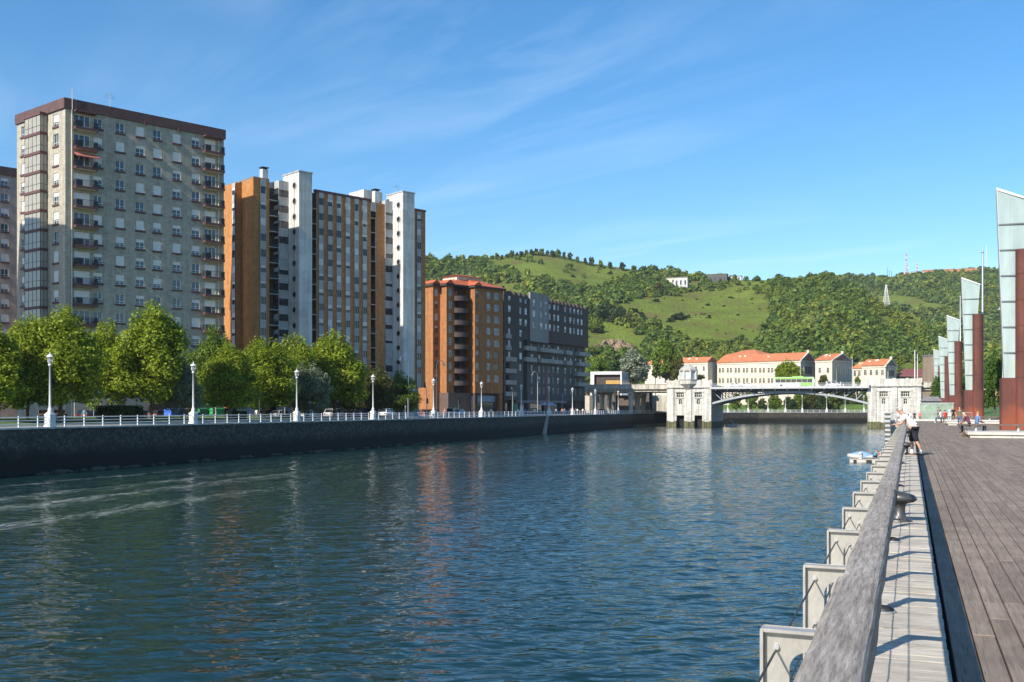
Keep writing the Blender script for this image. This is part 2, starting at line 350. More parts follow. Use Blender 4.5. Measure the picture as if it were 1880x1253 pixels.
M['dark_hair'] = mat('dark_hair', (.03, .02, .015), .7, .3, 20)
M['blond_hair'] = mat('blond_hair', (.30, .18, .07), .7, .3, 20)
def cloth(name, col): M[name] = mat(name, col, .9, .14, 6, bump=.2)
for n_, c_ in dict(white_cloth=(.74, .73, .71), navy_cloth=(.014, .014, .024), denim=(.06, .11, .20), black_cloth=(.012, .012, .014), plaid_cloth=(.11, .035, .06), pink_cloth=(.55, .16, .18), red_cloth=(.45, .04, .04),
                   khaki_cloth=(.14, .12, .07), blue_cloth=(.12, .20, .38), yellow_cloth=(.55, .30, .04), grey_cloth=(.2, .2, .21), teal_cloth=(.10, .30, .33), brown_leather=(.10, .055, .03), pale_blue=(.40, .50, .62)).items(): cloth(n_, c_)
M['car_paint'] = mat('car_paint', (.9, .9, .9), .25, .04, 2, spec=.7, objcol=True)
M['car_glass'] = glass_mat('car_glass', (.02, .025, .03), .05, .9)
M['tyre'] = mat('tyre', (.02, .02, .02), .8, .2, 6)
M['lamp_red'] = mat('lamp_red', (.4, .02, .02), .3, .1, 4); M['lamp_clear'] = mat('lamp_clear', (.8, .8, .78), .2, .05, 4)
M['sign_blue'] = mat('sign_blue', (.05, .2, .55), .5, .08, 3); M['sign_green'] = mat('sign_green', (.04, .26, .14), .5, .08, 3); M['bin_blue'] = mat('bin_blue', (.03, .12, .5), .5, .1, 3)
M['bin_yellow'] = mat('bin_yellow', (.62, .48, .03), .5, .1, 3); M['bin_green'] = mat('bin_green', (.01, .33, .08), .5, .1, 3)
M['bus_green'] = mat('bus_green', (.20, .42, .05), .35, .06, 1); M['bus_pattern'] = mat('bus_pattern', (.62, .70, .66), .4, .25, 1.2)
M['rust_sign'] = mat('rust_sign', (.45, .26, .06), .6, .2, 2)
M['shop_cream'] = mat('shop_cream', (.50, .42, .32), .7, .12, 1.5); M['shop_red'] = mat('shop_red', (.30, .05, .05), .6, .15, 2)
M['red_pole'] = mat('red_pole', (.38, .07, .06), .5, .15, 2)
M['cream_brick'] = brick_mat('cream_brick', (.36, .27, .19), .7, .6, .3)
M['dark_wire'] = mat('dark_wire', (.045, .048, .055), .5, .2, 9, metal=.4); M['screen_glass'] = mat('screen_glass', (.24, .32, .25), .15, .3, 1.2, spec=.7); M['grey_deck'] = mat('grey_deck', (.3, .3, .3), .7); M['climb_wood'] = mat('climb_wood', (.36, .21, .10), .7, .2, 5)
M['rust_bench'] = mat('bench_slats', (.20, .085, .035), .7, .25, 5)
M['terracotta_wall'] = mat('terracotta_wall', (.45, .18, .10), .85, .15, .2)
BANK = Frame(-43.4, 93.5, 20.0, 0.0)              # left quay edge: x along the bank, y inland
DK = RZ(R(-RIVER_AZ))                             # boardwalk: x to the right of the rail, y along the river
DKI = DK.inverted()
BRG = Frame(61.9, 310.0, 110.0, 0.0)              # bridge: origin at the river corner of the far-left pier
def LB(px, off, z=LEFT_Z): return BANK.w(BANK.sx(px, off), off, z)

# ---- water -------------------------------------------------------------
def water_mat():
    m = bpy.data.materials.new('river_water'); nt, nd, lk, b = nodes(m)
    b.inputs['Roughness'].default_value = .035; b.inputs['IOR'].default_value = 1.333; b.inputs['Specular IOR Level'].default_value = .5
    tc = nd.new('ShaderNodeTexCoord')
    def noise(scale, stretch, detail, rot=0., dist=0.):
        mp = nd.new('ShaderNodeMapping'); mp.inputs['Scale'].default_value = stretch; mp.inputs['Rotation'].default_value = (0, 0, rot); lk.new(tc.outputs['Object'], mp.inputs['Vector'])
        n = nd.new('ShaderNodeTexNoise'); n.inputs['Scale'].default_value = scale; n.inputs['Detail'].default_value = detail; n.inputs['Roughness'].default_value = .55; n.inputs['Distortion'].default_value = dist; lk.new(mp.outputs[0], n.inputs['Vector']); return n
    a = noise(1.0, (.55, 1.5, 1), 2, R(12), .5); c = noise(2.4, (.6, 1.3, 1), 1, R(-14), .4); d = noise(.16, (.5, 1.2, 1), 3, R(20))
    # gusts: calmer and rougher patches of the surface
    g = noise(.02, (.6, 1.6, 1), 3, R(15)); rg = ramp(nd, [(.35, (.55,)*3), (.62, (1, 1, 1))]); lk.new(g.outputs['Fac'], rg.inputs[0])
    def sc(sock, k):
        q = nd.new('ShaderNodeMath'); q.operation = 'MULTIPLY'; q.inputs[1].default_value = k; lk.new(sock, q.inputs[0]); return q.outputs[0]
    def add(x, y):
        q = nd.new('ShaderNodeMath'); lk.new(x, q.inputs[0]); lk.new(y, q.inputs[1]); return q.outputs[0]
    h = add(sc(a.outputs['Fac'], .12), sc(c.outputs['Fac'], .15))
    q = nd.new('ShaderNodeMath'); q.operation = 'MULTIPLY'; lk.new(h, q.inputs[0]); lk.new(rg.outputs[0], q.inputs[1])
    # the wake a boat left: bands that run along the river near the far bank
    sp = nd.new('ShaderNodeSeparateXYZ'); mw = nd.new('ShaderNodeMapping'); mw.vector_type = 'POINT'
    return m, nt, nd, lk, b, tc, q
WLINES = []
def wake_setup():
    m, nt, nd, lk, b, tc, q = water_mat()
    a0, a1 = gp(-10, 938, WATER_Z), gp(560, 868, WATER_Z)          # a wake line read off the photograph, as two ground points
    d = (a1-a0).normalized(); ang = math.atan2(d.y, d.x)
    mw = nd.new('ShaderNodeMapping'); mw.vector_type = 'TEXTURE'; mw.inputs['Location'].default_value = (a0.x, a0.y, 0); mw.inputs['Rotation'].default_value = (0, 0, ang); lk.new(tc.outputs['Object'], mw.inputs['Vector'])
    wob = nd.new('ShaderNodeTexNoise'); wob.inputs['Scale'].default_value = .12; wob.inputs['Detail'].default_value = 4; lk.new(mw.outputs[0], wob.inputs['Vector'])
    sp = nd.new('ShaderNodeSeparateXYZ'); lk.new(mw.outputs[0], sp.inputs[0])
    yw = nd.new('ShaderNodeMath'); yw.operation = 'MULTIPLY_ADD'; yw.inputs[1].default_value = 3.0; lk.new(wob.outputs['Fac'], yw.inputs[0]); lk.new(sp.outputs[1], yw.inputs[2])
    inv = Matrix.Rotation(-ang, 3, 'Z')
    def loc(px, py): return inv @ (gp(px, py, WATER_Z)-a0)
    foam = None
    st = nd.new('ShaderNodeMapping'); st.inputs['Scale'].default_value = (.30, 1.5, 1); lk.new(mw.outputs[0], st.inputs['Vector'])
    br = nd.new('ShaderNodeTexNoise'); br.inputs['Scale'].default_value = 1.7; br.inputs['Detail'].default_value = 7; br.inputs['Roughness'].default_value = .72; br.inputs['Distortion'].default_value = .8; lk.new(st.outputs[0], br.inputs['Vector'])
    for (px, py, wid, x0, x1, amt) in ((120, 921, 4.6, -20, 95, .36), (100, 955, 4.4, -20, 58, .38), (300, 866, 3.0, -10, 110, .32), (200, 896, 2.6, -5, 75, .34)):
        y0 = loc(px, py).y+1.5
        df = nd.new('ShaderNodeMath'); df.operation = 'SUBTRACT'; lk.new(yw.outputs[0], df.inputs[0]); df.inputs[1].default_value = y0
        ab = nd.new('ShaderNodeMath'); ab.operation = 'ABSOLUTE'; lk.new(df.outputs[0], ab.inputs[0])
        mr = nd.new('ShaderNodeMapRange'); mr.interpolation_type = 'SMOOTHSTEP'; mr.inputs[1].default_value = 0; mr.inputs[2].default_value = wid; mr.inputs[3].default_value = amt; mr.inputs[4].default_value = 0; lk.new(ab.outputs[0], mr.inputs[0])
        fx = nd.new('ShaderNodeMapRange'); fx.interpolation_type = 'SMOOTHSTEP'; fx.inputs[1].default_value = x1; fx.inputs[2].default_value = x0+(x1-x0)*.3; lk.new(sp.outputs[0], fx.inputs[0])
        mu = nd.new('ShaderNodeMath'); mu.operation = 'MULTIPLY'; lk.new(mr.outputs[0], mu.inputs[0]); lk.new(fx.outputs[0], mu.inputs[1])
        if foam is None: foam = mu.outputs[0]
        else:
            mx = nd.new('ShaderNodeMath'); mx.operation = 'MAXIMUM'; lk.new(foam, mx.inputs[0]); lk.new(mu.outputs[0], mx.inputs[1]); foam = mx.outputs[0]
    # long swell ridges of the wake
    wv = nd.new('ShaderNodeMath'); wv.operation = 'MULTIPLY'; wv.inputs[1].default_value = 1.25; lk.new(yw.outputs[0], wv.inputs[0])
    sn = nd.new('ShaderNodeMath'); sn.operation = 'SINE'; lk.new(wv.outputs[0], sn.inputs[0])
    env = nd.new('ShaderNodeMapRange'); env.interpolation_type = 'SMOOTHSTEP'; env.inputs[1].default_value = -9; env.inputs[2].default_value = 1; env.inputs[4].default_value = .10; lk.new(sp.outputs[1], env.inputs[0])
    ridge = nd.new('ShaderNodeMath'); ridge.operation = 'MULTIPLY'; lk.new(sn.outputs[0], ridge.inputs[0]); ridge.inputs[1].default_value = 0
    hh = nd.new('ShaderNodeMath'); lk.new(q.outputs[0], hh.inputs[0]); lk.new(ridge.outputs[0], hh.inputs[1])
    bp = nd.new('ShaderNodeBump'); bp.inputs['Strength'].default_value = WAVE_STRENGTH; bp.inputs['Distance'].default_value = .5; lk.new(hh.outputs[0], bp.inputs['Height']); lk.new(bp.outputs[0], b.inputs['Normal'])
    sm = nd.new('ShaderNodeMath'); sm.operation = 'ADD'; lk.new(br.outputs['Fac'], sm.inputs[0]); lk.new(foam, sm.inputs[1])
    th = nd.new('ShaderNodeMapRange'); th.inputs[1].default_value = .80; th.inputs[2].default_value = 1.16; th.inputs[4].default_value = .62; lk.new(sm.outputs[0], th.inputs[0])
    mk = nd.new('ShaderNodeMix'); mk.data_type = 'RGBA'; lk.new(th.outputs[0], mk.inputs[0]); mk.inputs[6].default_value = (*WATER_COL, 1); mk.inputs[7].default_value = (.62, .66, .64, 1); lk.new(mk.outputs[2], b.inputs['Base Color'])
    rr = nd.new('ShaderNodeMapRange'); lk.new(th.outputs[0], rr.inputs[0]); rr.inputs[3].default_value = .07; rr.inputs[4].default_value = .6; lk.new(rr.outputs[0], b.inputs['Roughness'])
    return m
WAVE_STRENGTH, WATER_COL = 1.0, (.006, .026, .027)
def water_surface():
    """the river as real waves: a sheet of wavelets (0.9 to 5 m long) with gust patches and the swell of a wake, flat beyond the visible reach"""
    X0, X1, Y0, Y1 = -86.0, 150.0, 16.0, 396.0
    xs = np.arange(X0, X1+.01, .24); ys = [Y0]
    while ys[-1] < Y1: ys.append(ys[-1]+(.15 if ys[-1] < 45 else min(.8, .15+(ys[-1]-45)*.0019)))
    ys = np.array(ys); X, Y = np.meshgrid(xs.astype(np.float32), ys.astype(np.float32)); Z = np.zeros_like(X); r = np.random.default_rng(17)
    gust = .72+.28*np.sin(X*.035+Y*.022+.6*np.sin(Y*.031))*np.sin(Y*.043-X*.017+1.0)+.12*np.sin(X*.11+Y*.05)
    n = 52
    for i in range(n):
        lam = .56*(2.7/.56)**(r.random()**1.5); th = R(90+12)+r.normal()*.62; k = 2*math.pi/lam; s = WAVE_SLOPE*math.sqrt(2/n)*(1.15-.2*lam)
        ph = (k*math.cos(th))*X+(k*math.sin(th))*Y+r.random()*6.283; Z += (s/k)*np.sin(ph+.35*np.sin(ph*.5+i))
    Z *= gust
    a0, a1 = gp(-10, 938, WATER_Z), gp(560, 868, WATER_Z); d = (a1-a0).normalized()
    t = (X-a0.x)*d.x+(Y-a0.y)*d.y; q = -(X-a0.x)*d.y+(Y-a0.y)*d.x+.8*np.sin(t*.05)
    Z += .10*np.sin(q*1.15+.5*np.sin(t*.12))*np.exp(-((q-3)/7.0)**2)*np.clip(1.1-t/150, 0, 1)
    q2 = q+2.5+t*.02; Z += .085*np.exp(-(q2/.9)**2)*(1+.4*np.sin(t*1.7))*np.clip((210-t)/120, 0, 1)
    ny, nx = X.shape; V = np.stack([X, Y, Z+WATER_Z], 2).reshape(-1, 3).astype(np.float32)
    idx = np.arange(ny*nx).reshape(ny, nx); Fc = np.stack([idx[:-1, :-1], idx[:-1, 1:], idx[1:, 1:], idx[1:, :-1]], 2).reshape(-1, 4)
    o = [(-700, -120), (900, -120), (900, 470), (-700, 470)]; yl = float(ys[-1]); i_ = [(X0, Y0), (float(xs[-1]), Y0), (float(xs[-1]), yl), (X0, yl)]
    E = np.array([(*p, WATER_Z) for p in o+i_], np.float32); m = len(V)
    F2 = np.array([(m+0, m+1, m+5, m+4), (m+1, m+2, m+6, m+5), (m+2, m+3, m+7, m+6), (m+3, m+0, m+4, m+7)])
    return tag(inst('water', np_mesh('water', np.concatenate([V, E]), np.concatenate([Fc, F2]), wake_setup(), smooth=True)), kind='structure')
WAVE_SLOPE = .125
water_surface()

# ---- left land: pavement, lawn, road ------------------------------------
bk = lambda x, off, z: tuple(BANK.w(x, off, z))
X_END = 300.0
FARQ = [tuple(BANK.w(X_END, 0, 0))[:2], (78, 388), (98, 397), (150, 404), (260, 413), (420, 428), (700, 450)]
edge = [tuple(BANK.w(-130, 0, 0))[:2]]+FARQ
land = MB(); poly = edge+[(3500, 450), (3500, 4200), (-3500, 4200), (-3500, -60)]
land.add([(x, y, LEFT_Z-.05) for x, y in poly], [tuple(range(len(poly)))])
tag(land.build('ground', M['pavement']), kind='structure')
def ribbon(x0, x1, y0, y1, z, n=1):
    b = MB(); b.quad(bk(x0, y0, z), bk(x1, y0, z), bk(x1, y1, z), bk(x0, y1, z)); return b
tag(ribbon(-130, X_END, .5, 6.0, LEFT_Z-.03).build('pavement', M['pavement']), kind='structure')
b = MB(); pr_ = [(6.2, .02), (8, .16), (11, .42), (15, .62), (19, .66), (22.5, .5), (24.5, .05)]
for (y0, z0), (y1, z1) in zip(pr_[:-1], pr_[1:]): b.quad(bk(-130, y0, LEFT_Z+z0), bk(57, y0, LEFT_Z+z0), bk(57, y1, LEFT_Z+z1), bk(-130, y1, LEFT_Z+z1))
b.quad(bk(57, 6.2, LEFT_Z-.1), bk(57, 24.5, LEFT_Z-.1), bk(57, 19, LEFT_Z+.66), bk(57, 11, LEFT_Z+.42)); tag(b.build('lawn', M['grass']), kind='structure')
tag(ribbon(60, X_END, 8.5, 19, LEFT_Z-.02).build('road', M['asphalt']), kind='structure')
b = MB()
for i in range(39): b.quad(bk(62+i*6, 13.6, LEFT_Z-.012), bk(65+i*6, 13.6, LEFT_Z-.012), bk(65+i*6, 13.75, LEFT_Z-.012), bk(62+i*6, 13.75, LEFT_Z-.012))
tag(b.build('road_marking', M['white_paint']), kind='structure')
tag(ribbon(-130, 58, 25, 33, LEFT_Z-.02).build('road', M['asphalt']), kind='structure')
b = MB()
for y0, x0, x1 in ((8.2, 60, X_END), (19, 60, X_END), (24.6, -130, 58), (6.0, -130, 57)):
    vs = [bk(x, y, z) for z in (LEFT_Z-.04, LEFT_Z+.09) for y in (y0, y0+.25) for x in (x0, x1)]
    b.add(vs, [(0, 2, 3, 1), (4, 5, 7, 6), (0, 1, 5, 4), (1, 3, 7, 5), (3, 2, 6, 7), (2, 0, 4, 6)])
tag(b.build('kerb', M['white_stone']), kind='structure')

def wall_along(pts, z0, z1, thick, name, mt, cop, parent=None, label=None):
    """vertical wall along a polyline (river on the right hand side), with a coping course"""
    b = MB(); c = MB()
    for (x0, y0), (x1, y1) in zip(pts[:-1], pts[1:]):
        d = Vector((x1-x0, y1-y0, 0)); n = Vector((-d.y, d.x, 0)).normalized(); L = d.length; k = max(1, int(L/8))
        for (mb, o0, o1, za, zb) in ((b, 0, thick, z0, z1), (c, -.12, thick, z1, z1+.16)):
            vs = []
            for i in range(k+1):
                p = Vector((x0, y0, 0))+d*(i/k)
                for oo in (o0, o1):
                    for z in (za, zb):
                        q = p+n*oo; vs.append((q.x, q.y, z))
            fs = []
            for i in range(k):
                a, e = i*4, (i+1)*4
                fs += [(a, e, e+1, a+1), (a+1, e+1, e+3, a+3), (a+2, a+3, e+3, e+2)]
            fs += [(0, 1, 3, 2), (k*4, k*4+2, k*4+3, k*4+1)]
            mb.add(vs, fs)
    t = tag(b.build(name, mt), label, 'wall')
    c.build('coping', cop, t)
    return t
quay = wall_along([tuple(BANK.w(-130, 0, 0))[:2], tuple(BANK.w(X_END, 0, 0))[:2]], WATER_Z-1.5, LEFT_Z-.16, .5, 'quay_wall', M['quay'], M['stone_band'], label='long dark stone quay wall below the white promenade railing')
wall_along(FARQ, WATER_Z-1.5, LEFT_Z-.16, .5, 'quay_wall', M['quay'], M['stone_band'], label='far quay wall with a concrete ramp, seen under the bridge')

# tide-line stones at the foot of the wall, each a stone of its own
def stone_mesh(seed, mt):
    r = random.Random(seed); bm = bmesh.new(); bmesh.ops.create_icosphere(bm, subdivisions=2, radius=1)
    ph = [r.uniform(0, 6) for _ in range(4)]
    for v in bm.verts:
        k = 1+.22*math.sin(3*v.co.x+ph[0])+.18*math.sin(4*v.co.y+ph[1])+.12*math.sin(5*v.co.z+ph[2]); v.co *= k; v.co.z *= .6
    me = bpy.data.meshes.new('stone'); bm.to_mesh(me); bm.free(); me.materials.append(mt); return me
sm_ = [stone_mesh(i, M['rock']) for i in range(4)]
r_ = random.Random(3)
for i in range(70):
    px = r_.uniform(60, 820); off = -r_.uniform(.2, 1.3)
    x = BANK.sx(px, off); s = r_.uniform(.14, .42)
    o = inst('stone', sm_[i % 4], None, T(BANK.w(x, off, WATER_Z+s*.12)) @ RZ(r_.uniform(0, 6)) @ Matrix.Diagonal((s*r_.uniform(1, 2), s, s, 1)))
    tag(o, 'small weedy stone at the waterline below the dark quay wall', 'stone', 'stones along the foot of the quay wall')
# light stone stair edge on the left wall and landing ledge by the pier
x = BANK.sx(1006, -.3); st = MB()
for i in range(9): st.box(x-.4*i-.45, x-.4*i+.6, -.05-.25-.06*i, 0, LEFT_Z-.5-.52*i, LEFT_Z-.02-.52*i)
tag(st.build('quay_stair', M['viaduct'], None, BANK.M), 'narrow light stone stair running down the quay wall by the red pole', 'stair')
x0, x1 = BANK.sx(1180, -3.2), BANK.sx(1224, -3.2); st = MB()
st.box(x0, x1, -3.4, -.02, WATER_Z-.6, WATER_Z+.55); st.box(x0, x1, -3.5, -3.1, WATER_Z+.55, WATER_Z+.75)
tag(st.build('landing_ledge', M['weedy_stone'], None, BANK.M), 'low stone landing ledge at the water beside the left bridge pier', 'ledge')
p0, p1 = at(1452, 775, 403), at(1490, 758, 405.5); st = MB()
pts = [(p0.x-4, 402.3, WATER_Z-.3), (p0.x+1.5, 402.5, WATER_Z-.3), (p1.x+1, 405.2, LEFT_Z), (p1.x-5, 405.0, LEFT_Z)]
st.add([(x, y-1.4, z) for x, y, z in pts]+[(x, y+.8, z) for x, y, z in pts], [(0, 1, 2, 3), (7, 6, 5, 4), (0, 4, 5, 1), (1, 5, 6, 2), (2, 6, 7, 3), (3, 7, 4, 0)])
tag(st.build('quay_ramp', M['viaduct']), 'pale concrete ramp slanting down the far quay wall under the bridge', 'ramp')

# ---- right bank ----------------------------------------------------------
V0, V1 = -6.0, 134.0
b = MB(); b.box(-.40, 60, V0, V1, WATER_Z-1, -.14); tag(b.build('quay_bank', M['quay'], None, DK), kind='structure')
b = MB(); b.box(14.05, 240, V0, 330, -3, -.02); tag(b.build('park_lawn', M['grass'], None, DK), kind='structure')
b = MB(); b.box(3.0, 14, V1, 330, WATER_Z-1, -.9); tag(b.build('lower_ground', M['pavement'], None, DK), kind='structure')
b = MB(); b.quad((14.3, 88, .0), (240, 96, .0), (240, 99, .0), (14.3, 91, .0)); tag(b.build('path', M['pavement'], None, DK), kind='structure')
def boards(u0, u1, v0, v1, wid, gap, lmin, lmax, z0, z1, seed):
    r = random.Random(seed); b = MB(); u = u0
    while u < u1:
        v = v0-r.uniform(0, lmax)
        while v < v1:
            L = r.uniform(lmin, lmax); dz = r.uniform(-.003, .002)
            x0, x1, y0, y1 = u+gap/2, u+wid-gap/2, max(v, v0)+.003, min(v+L, v1)-.003
            if y1-y0 > .05:
                e = .006
                vs = [(x0, y0, z0), (x1, y0, z0), (x1, y1, z0), (x0, y1, z0), (x0, y0, z1+dz-e), (x1, y0, z1+dz-e), (x1, y1, z1+dz-e), (x0, y1, z1+dz-e), (x0+e, y0+e, z1+dz), (x1-e, y0+e, z1+dz), (x1-e, y1-e, z1+dz), (x0+e, y1-e, z1+dz)]
                b.add(vs, [(8, 9, 10, 11), (4, 5, 9, 8), (5, 6, 10, 9), (6, 7, 11, 10), (7, 4, 8, 11), (0, 1, 5, 4), (1, 2, 6, 5), (2, 3, 7, 6), (3, 0, 4, 7)])
            v += L
        u += wid
    return b
b = MB(); b.box(.2, 14, V0, V1, -.135, -.075); tag(b.build('deck_base', M['gap_black'], None, DK), kind='structure')
tag(boards(.262, 14, V0, V1, .157, .011, 2.4, 4.2, -.07, 0, 5).build('boardwalk', M['deck_wood'], None, DK), kind='structure')
# the pale strip of cross planks beside the rail
r = random.Random(11); b = MB(); v = V0
while v < V1-2:
    wd = r.choice((.10, .12, .14, .14, .18)) if v < 70 else .8; dz = r.uniform(-.005, .002)
    g_ = r.choice((.003, .004, .005, .009)); b.box(-.40, .235+r.uniform(-.004, .004), v+g_, v+wd-g_, -.07, .012+dz); v += wd
tag(b.build('edge_strip', M['strip_wood'], None, DK), kind='structure')
# ---- windows shared by all buildings -------------------------------------
_wc = {}
def window_mesh(w, h, style):
    """frame and panes of one window; origin at the sill centre, facing -y"""
    k = ('w', round(w, 2), round(h, 2), style)
    if k in _wc: return _wc[k]
    b = MB(); t = .07 if style != 'thin' else .05; fr = {'white': 'white_frame', 'brown': 'brown_frame', 'thin': 'white_frame', 'dark': 'dark_metal', 'steel': 'galv'}[style]
    x0, x1 = -w/2, w/2
    b.box(x0, x0+t, -.06, 0, 0, h); b.box(x1-t, x1, -.06, 0, 0, h); b.box(x0+t, x1-t, -.06, 0, 0, t); b.box(x0+t, x1-t, -.06, 0, h-t, h)
    nm = 1 if w < 1.7 else 2
    for i in range(nm):
        cx = x0+w*(i+1)/(nm+1); b.box(cx-t*.55, cx+t*.55, -.055, 0, t, h-t)
    if h > 1.3 and style == 'white': b.box(x0+t, x1-t, -.05, 0, h*.26, h*.26+.05)
    b.quad((x0+t, -.015, t), (x1-t, -.015, t), (x1-t, -.015, h-t), (x0+t, -.015, h-t), 1)
    b.quad((x0, .01, 0), (x1, .01, 0), (x1, .01, h), (x0, .01, h), 0)
    _wc[k] = b.mesh('window', [M[fr], M['glass_blue' if style == 'white' else 'glass']]); return _wc[k]
def shutter_mesh(w, h, f, mt):
    k = ('s', round(w, 2), round(h, 2), f, mt)
    if k in _wc: return _wc[k]
    b = MB(); z = h*(1-f); b.box(-w/2+.03, w/2-.03, -.105, -.07, z, h-.02)
    for i in range(int(f*h/.22)): b.box(-w/2+.03, w/2-.03, -.112, -.105, z+.03+i*.22, z+.10+i*.22)
    _wc[k] = b.mesh('shutter', M[mt]); return _wc[k]
def box_mesh(name, x0, x1, y0, y1, z0, z1, mt):
    k = (name, x0, x1, y0, y1, z0, z1, mt)
    if k not in _wc: b = MB(); b.box(x0, x1, y0, y1, z0, z1); _wc[k] = b.mesh(name, M[mt])
    return _wc[k]
WR = random.Random(21)
def put_window(root, FM, x, z, w, h, y, style='white', shut='shutter', p=(.3, .25, .25, .2), sill=None, name='window'):
    """window at depth y behind the face, roller shutter drawn to a random height, sill optional"""
    o = inst(name, window_mesh(w, h, style), root, FM @ T(x, y, z))
    f = WR.choices((0, .35, .62, 1.0), p)[0]
    if f and shut: inst('shutter', shutter_mesh(w, h, f, shut), o, WM[o])
    if sill: inst('sill', box_mesh('sill', -w/2-.12, w/2+.12, -y-sill[0], .02, -sill[1], -.005, sill[2]), o, WM[o])
    return o
def wall(root, FM, x0, x1, z0, z1, ops, mt, y=0., reveal=.22, name='wall', rmt=None):
    """facade sheet with real openings; ops: (cx, z, w, h)"""
    xs = sorted({round(v, 4) for v in [x0, x1]+[c-w/2 for c, z, w, h in ops]+[c+w/2 for c, z, w, h in ops]})
    zs = sorted({round(v, 4) for v in [z0, z1]+[z for c, z, w, h in ops]+[z+h for c, z, w, h in ops]})
    b = MB()
    rects = [(c-w/2, c+w/2, z, z+h) for c, z, w, h in ops]
    for xa, xb in zip(xs[:-1], xs[1:]):
        cx = (xa+xb)/2; col = [r for r in rects if r[0] < cx < r[1]]; start = None
        for za, zb in zip(zs[:-1], zs[1:]):
            cz = (za+zb)/2; hole = any(r[2] < cz < r[3] for r in col)
            if not hole and start is None: start = za
            if hole and start is not None: b.quad((xa, y, start), (xb, y, start), (xb, y, za), (xa, y, za)); start = None
        if start is not None: b.quad((xa, y, start), (xb, y, start), (xb, y, zs[-1]), (xa, y, zs[-1]))
    q = y+reveal
    for xa, xb, za, zb in rects:
        b.quad((xa, y, za), (xa, q, za), (xa, q, zb), (xa, y, zb), 1); b.quad((xb, q, za), (xb, y, za), (xb, y, zb), (xb, q, zb), 1)
        b.quad((xa, q, za), (xa, y, za), (xb, y, za), (xb, q, za), 1); b.quad((xa, y, zb), (xa, q, zb), (xb, q, zb), (xb, y, zb), 1)
    return b.build(name, [M[mt], M[rmt or mt]], root, FM)
def plain(root, FM, quads, mt, name='wall'):
    b = MB()
    for q in quads: b.quad(*q)
    return b.build(name, M[mt], root, FM)
def boxpart(name, root, FM, dims, mt, bevel=0):
    b = MB(); b.box(*dims); return b.build(name, M[mt], root, FM, bevel)
def antenna(root, FM, x, y, z, h, mt='galv'):
    b = MB(); b.cyl((x, y, z), (x, y, z+h), .04, .03, 6)
    for k, L in ((.95, .5), (.85, .7), (.75, .9)): b.box(x-L, x+L, y-.02, y+.02, z+h*k-.02, z+h*k+.02)
    return b.build('antenna', M[mt], root, FM)

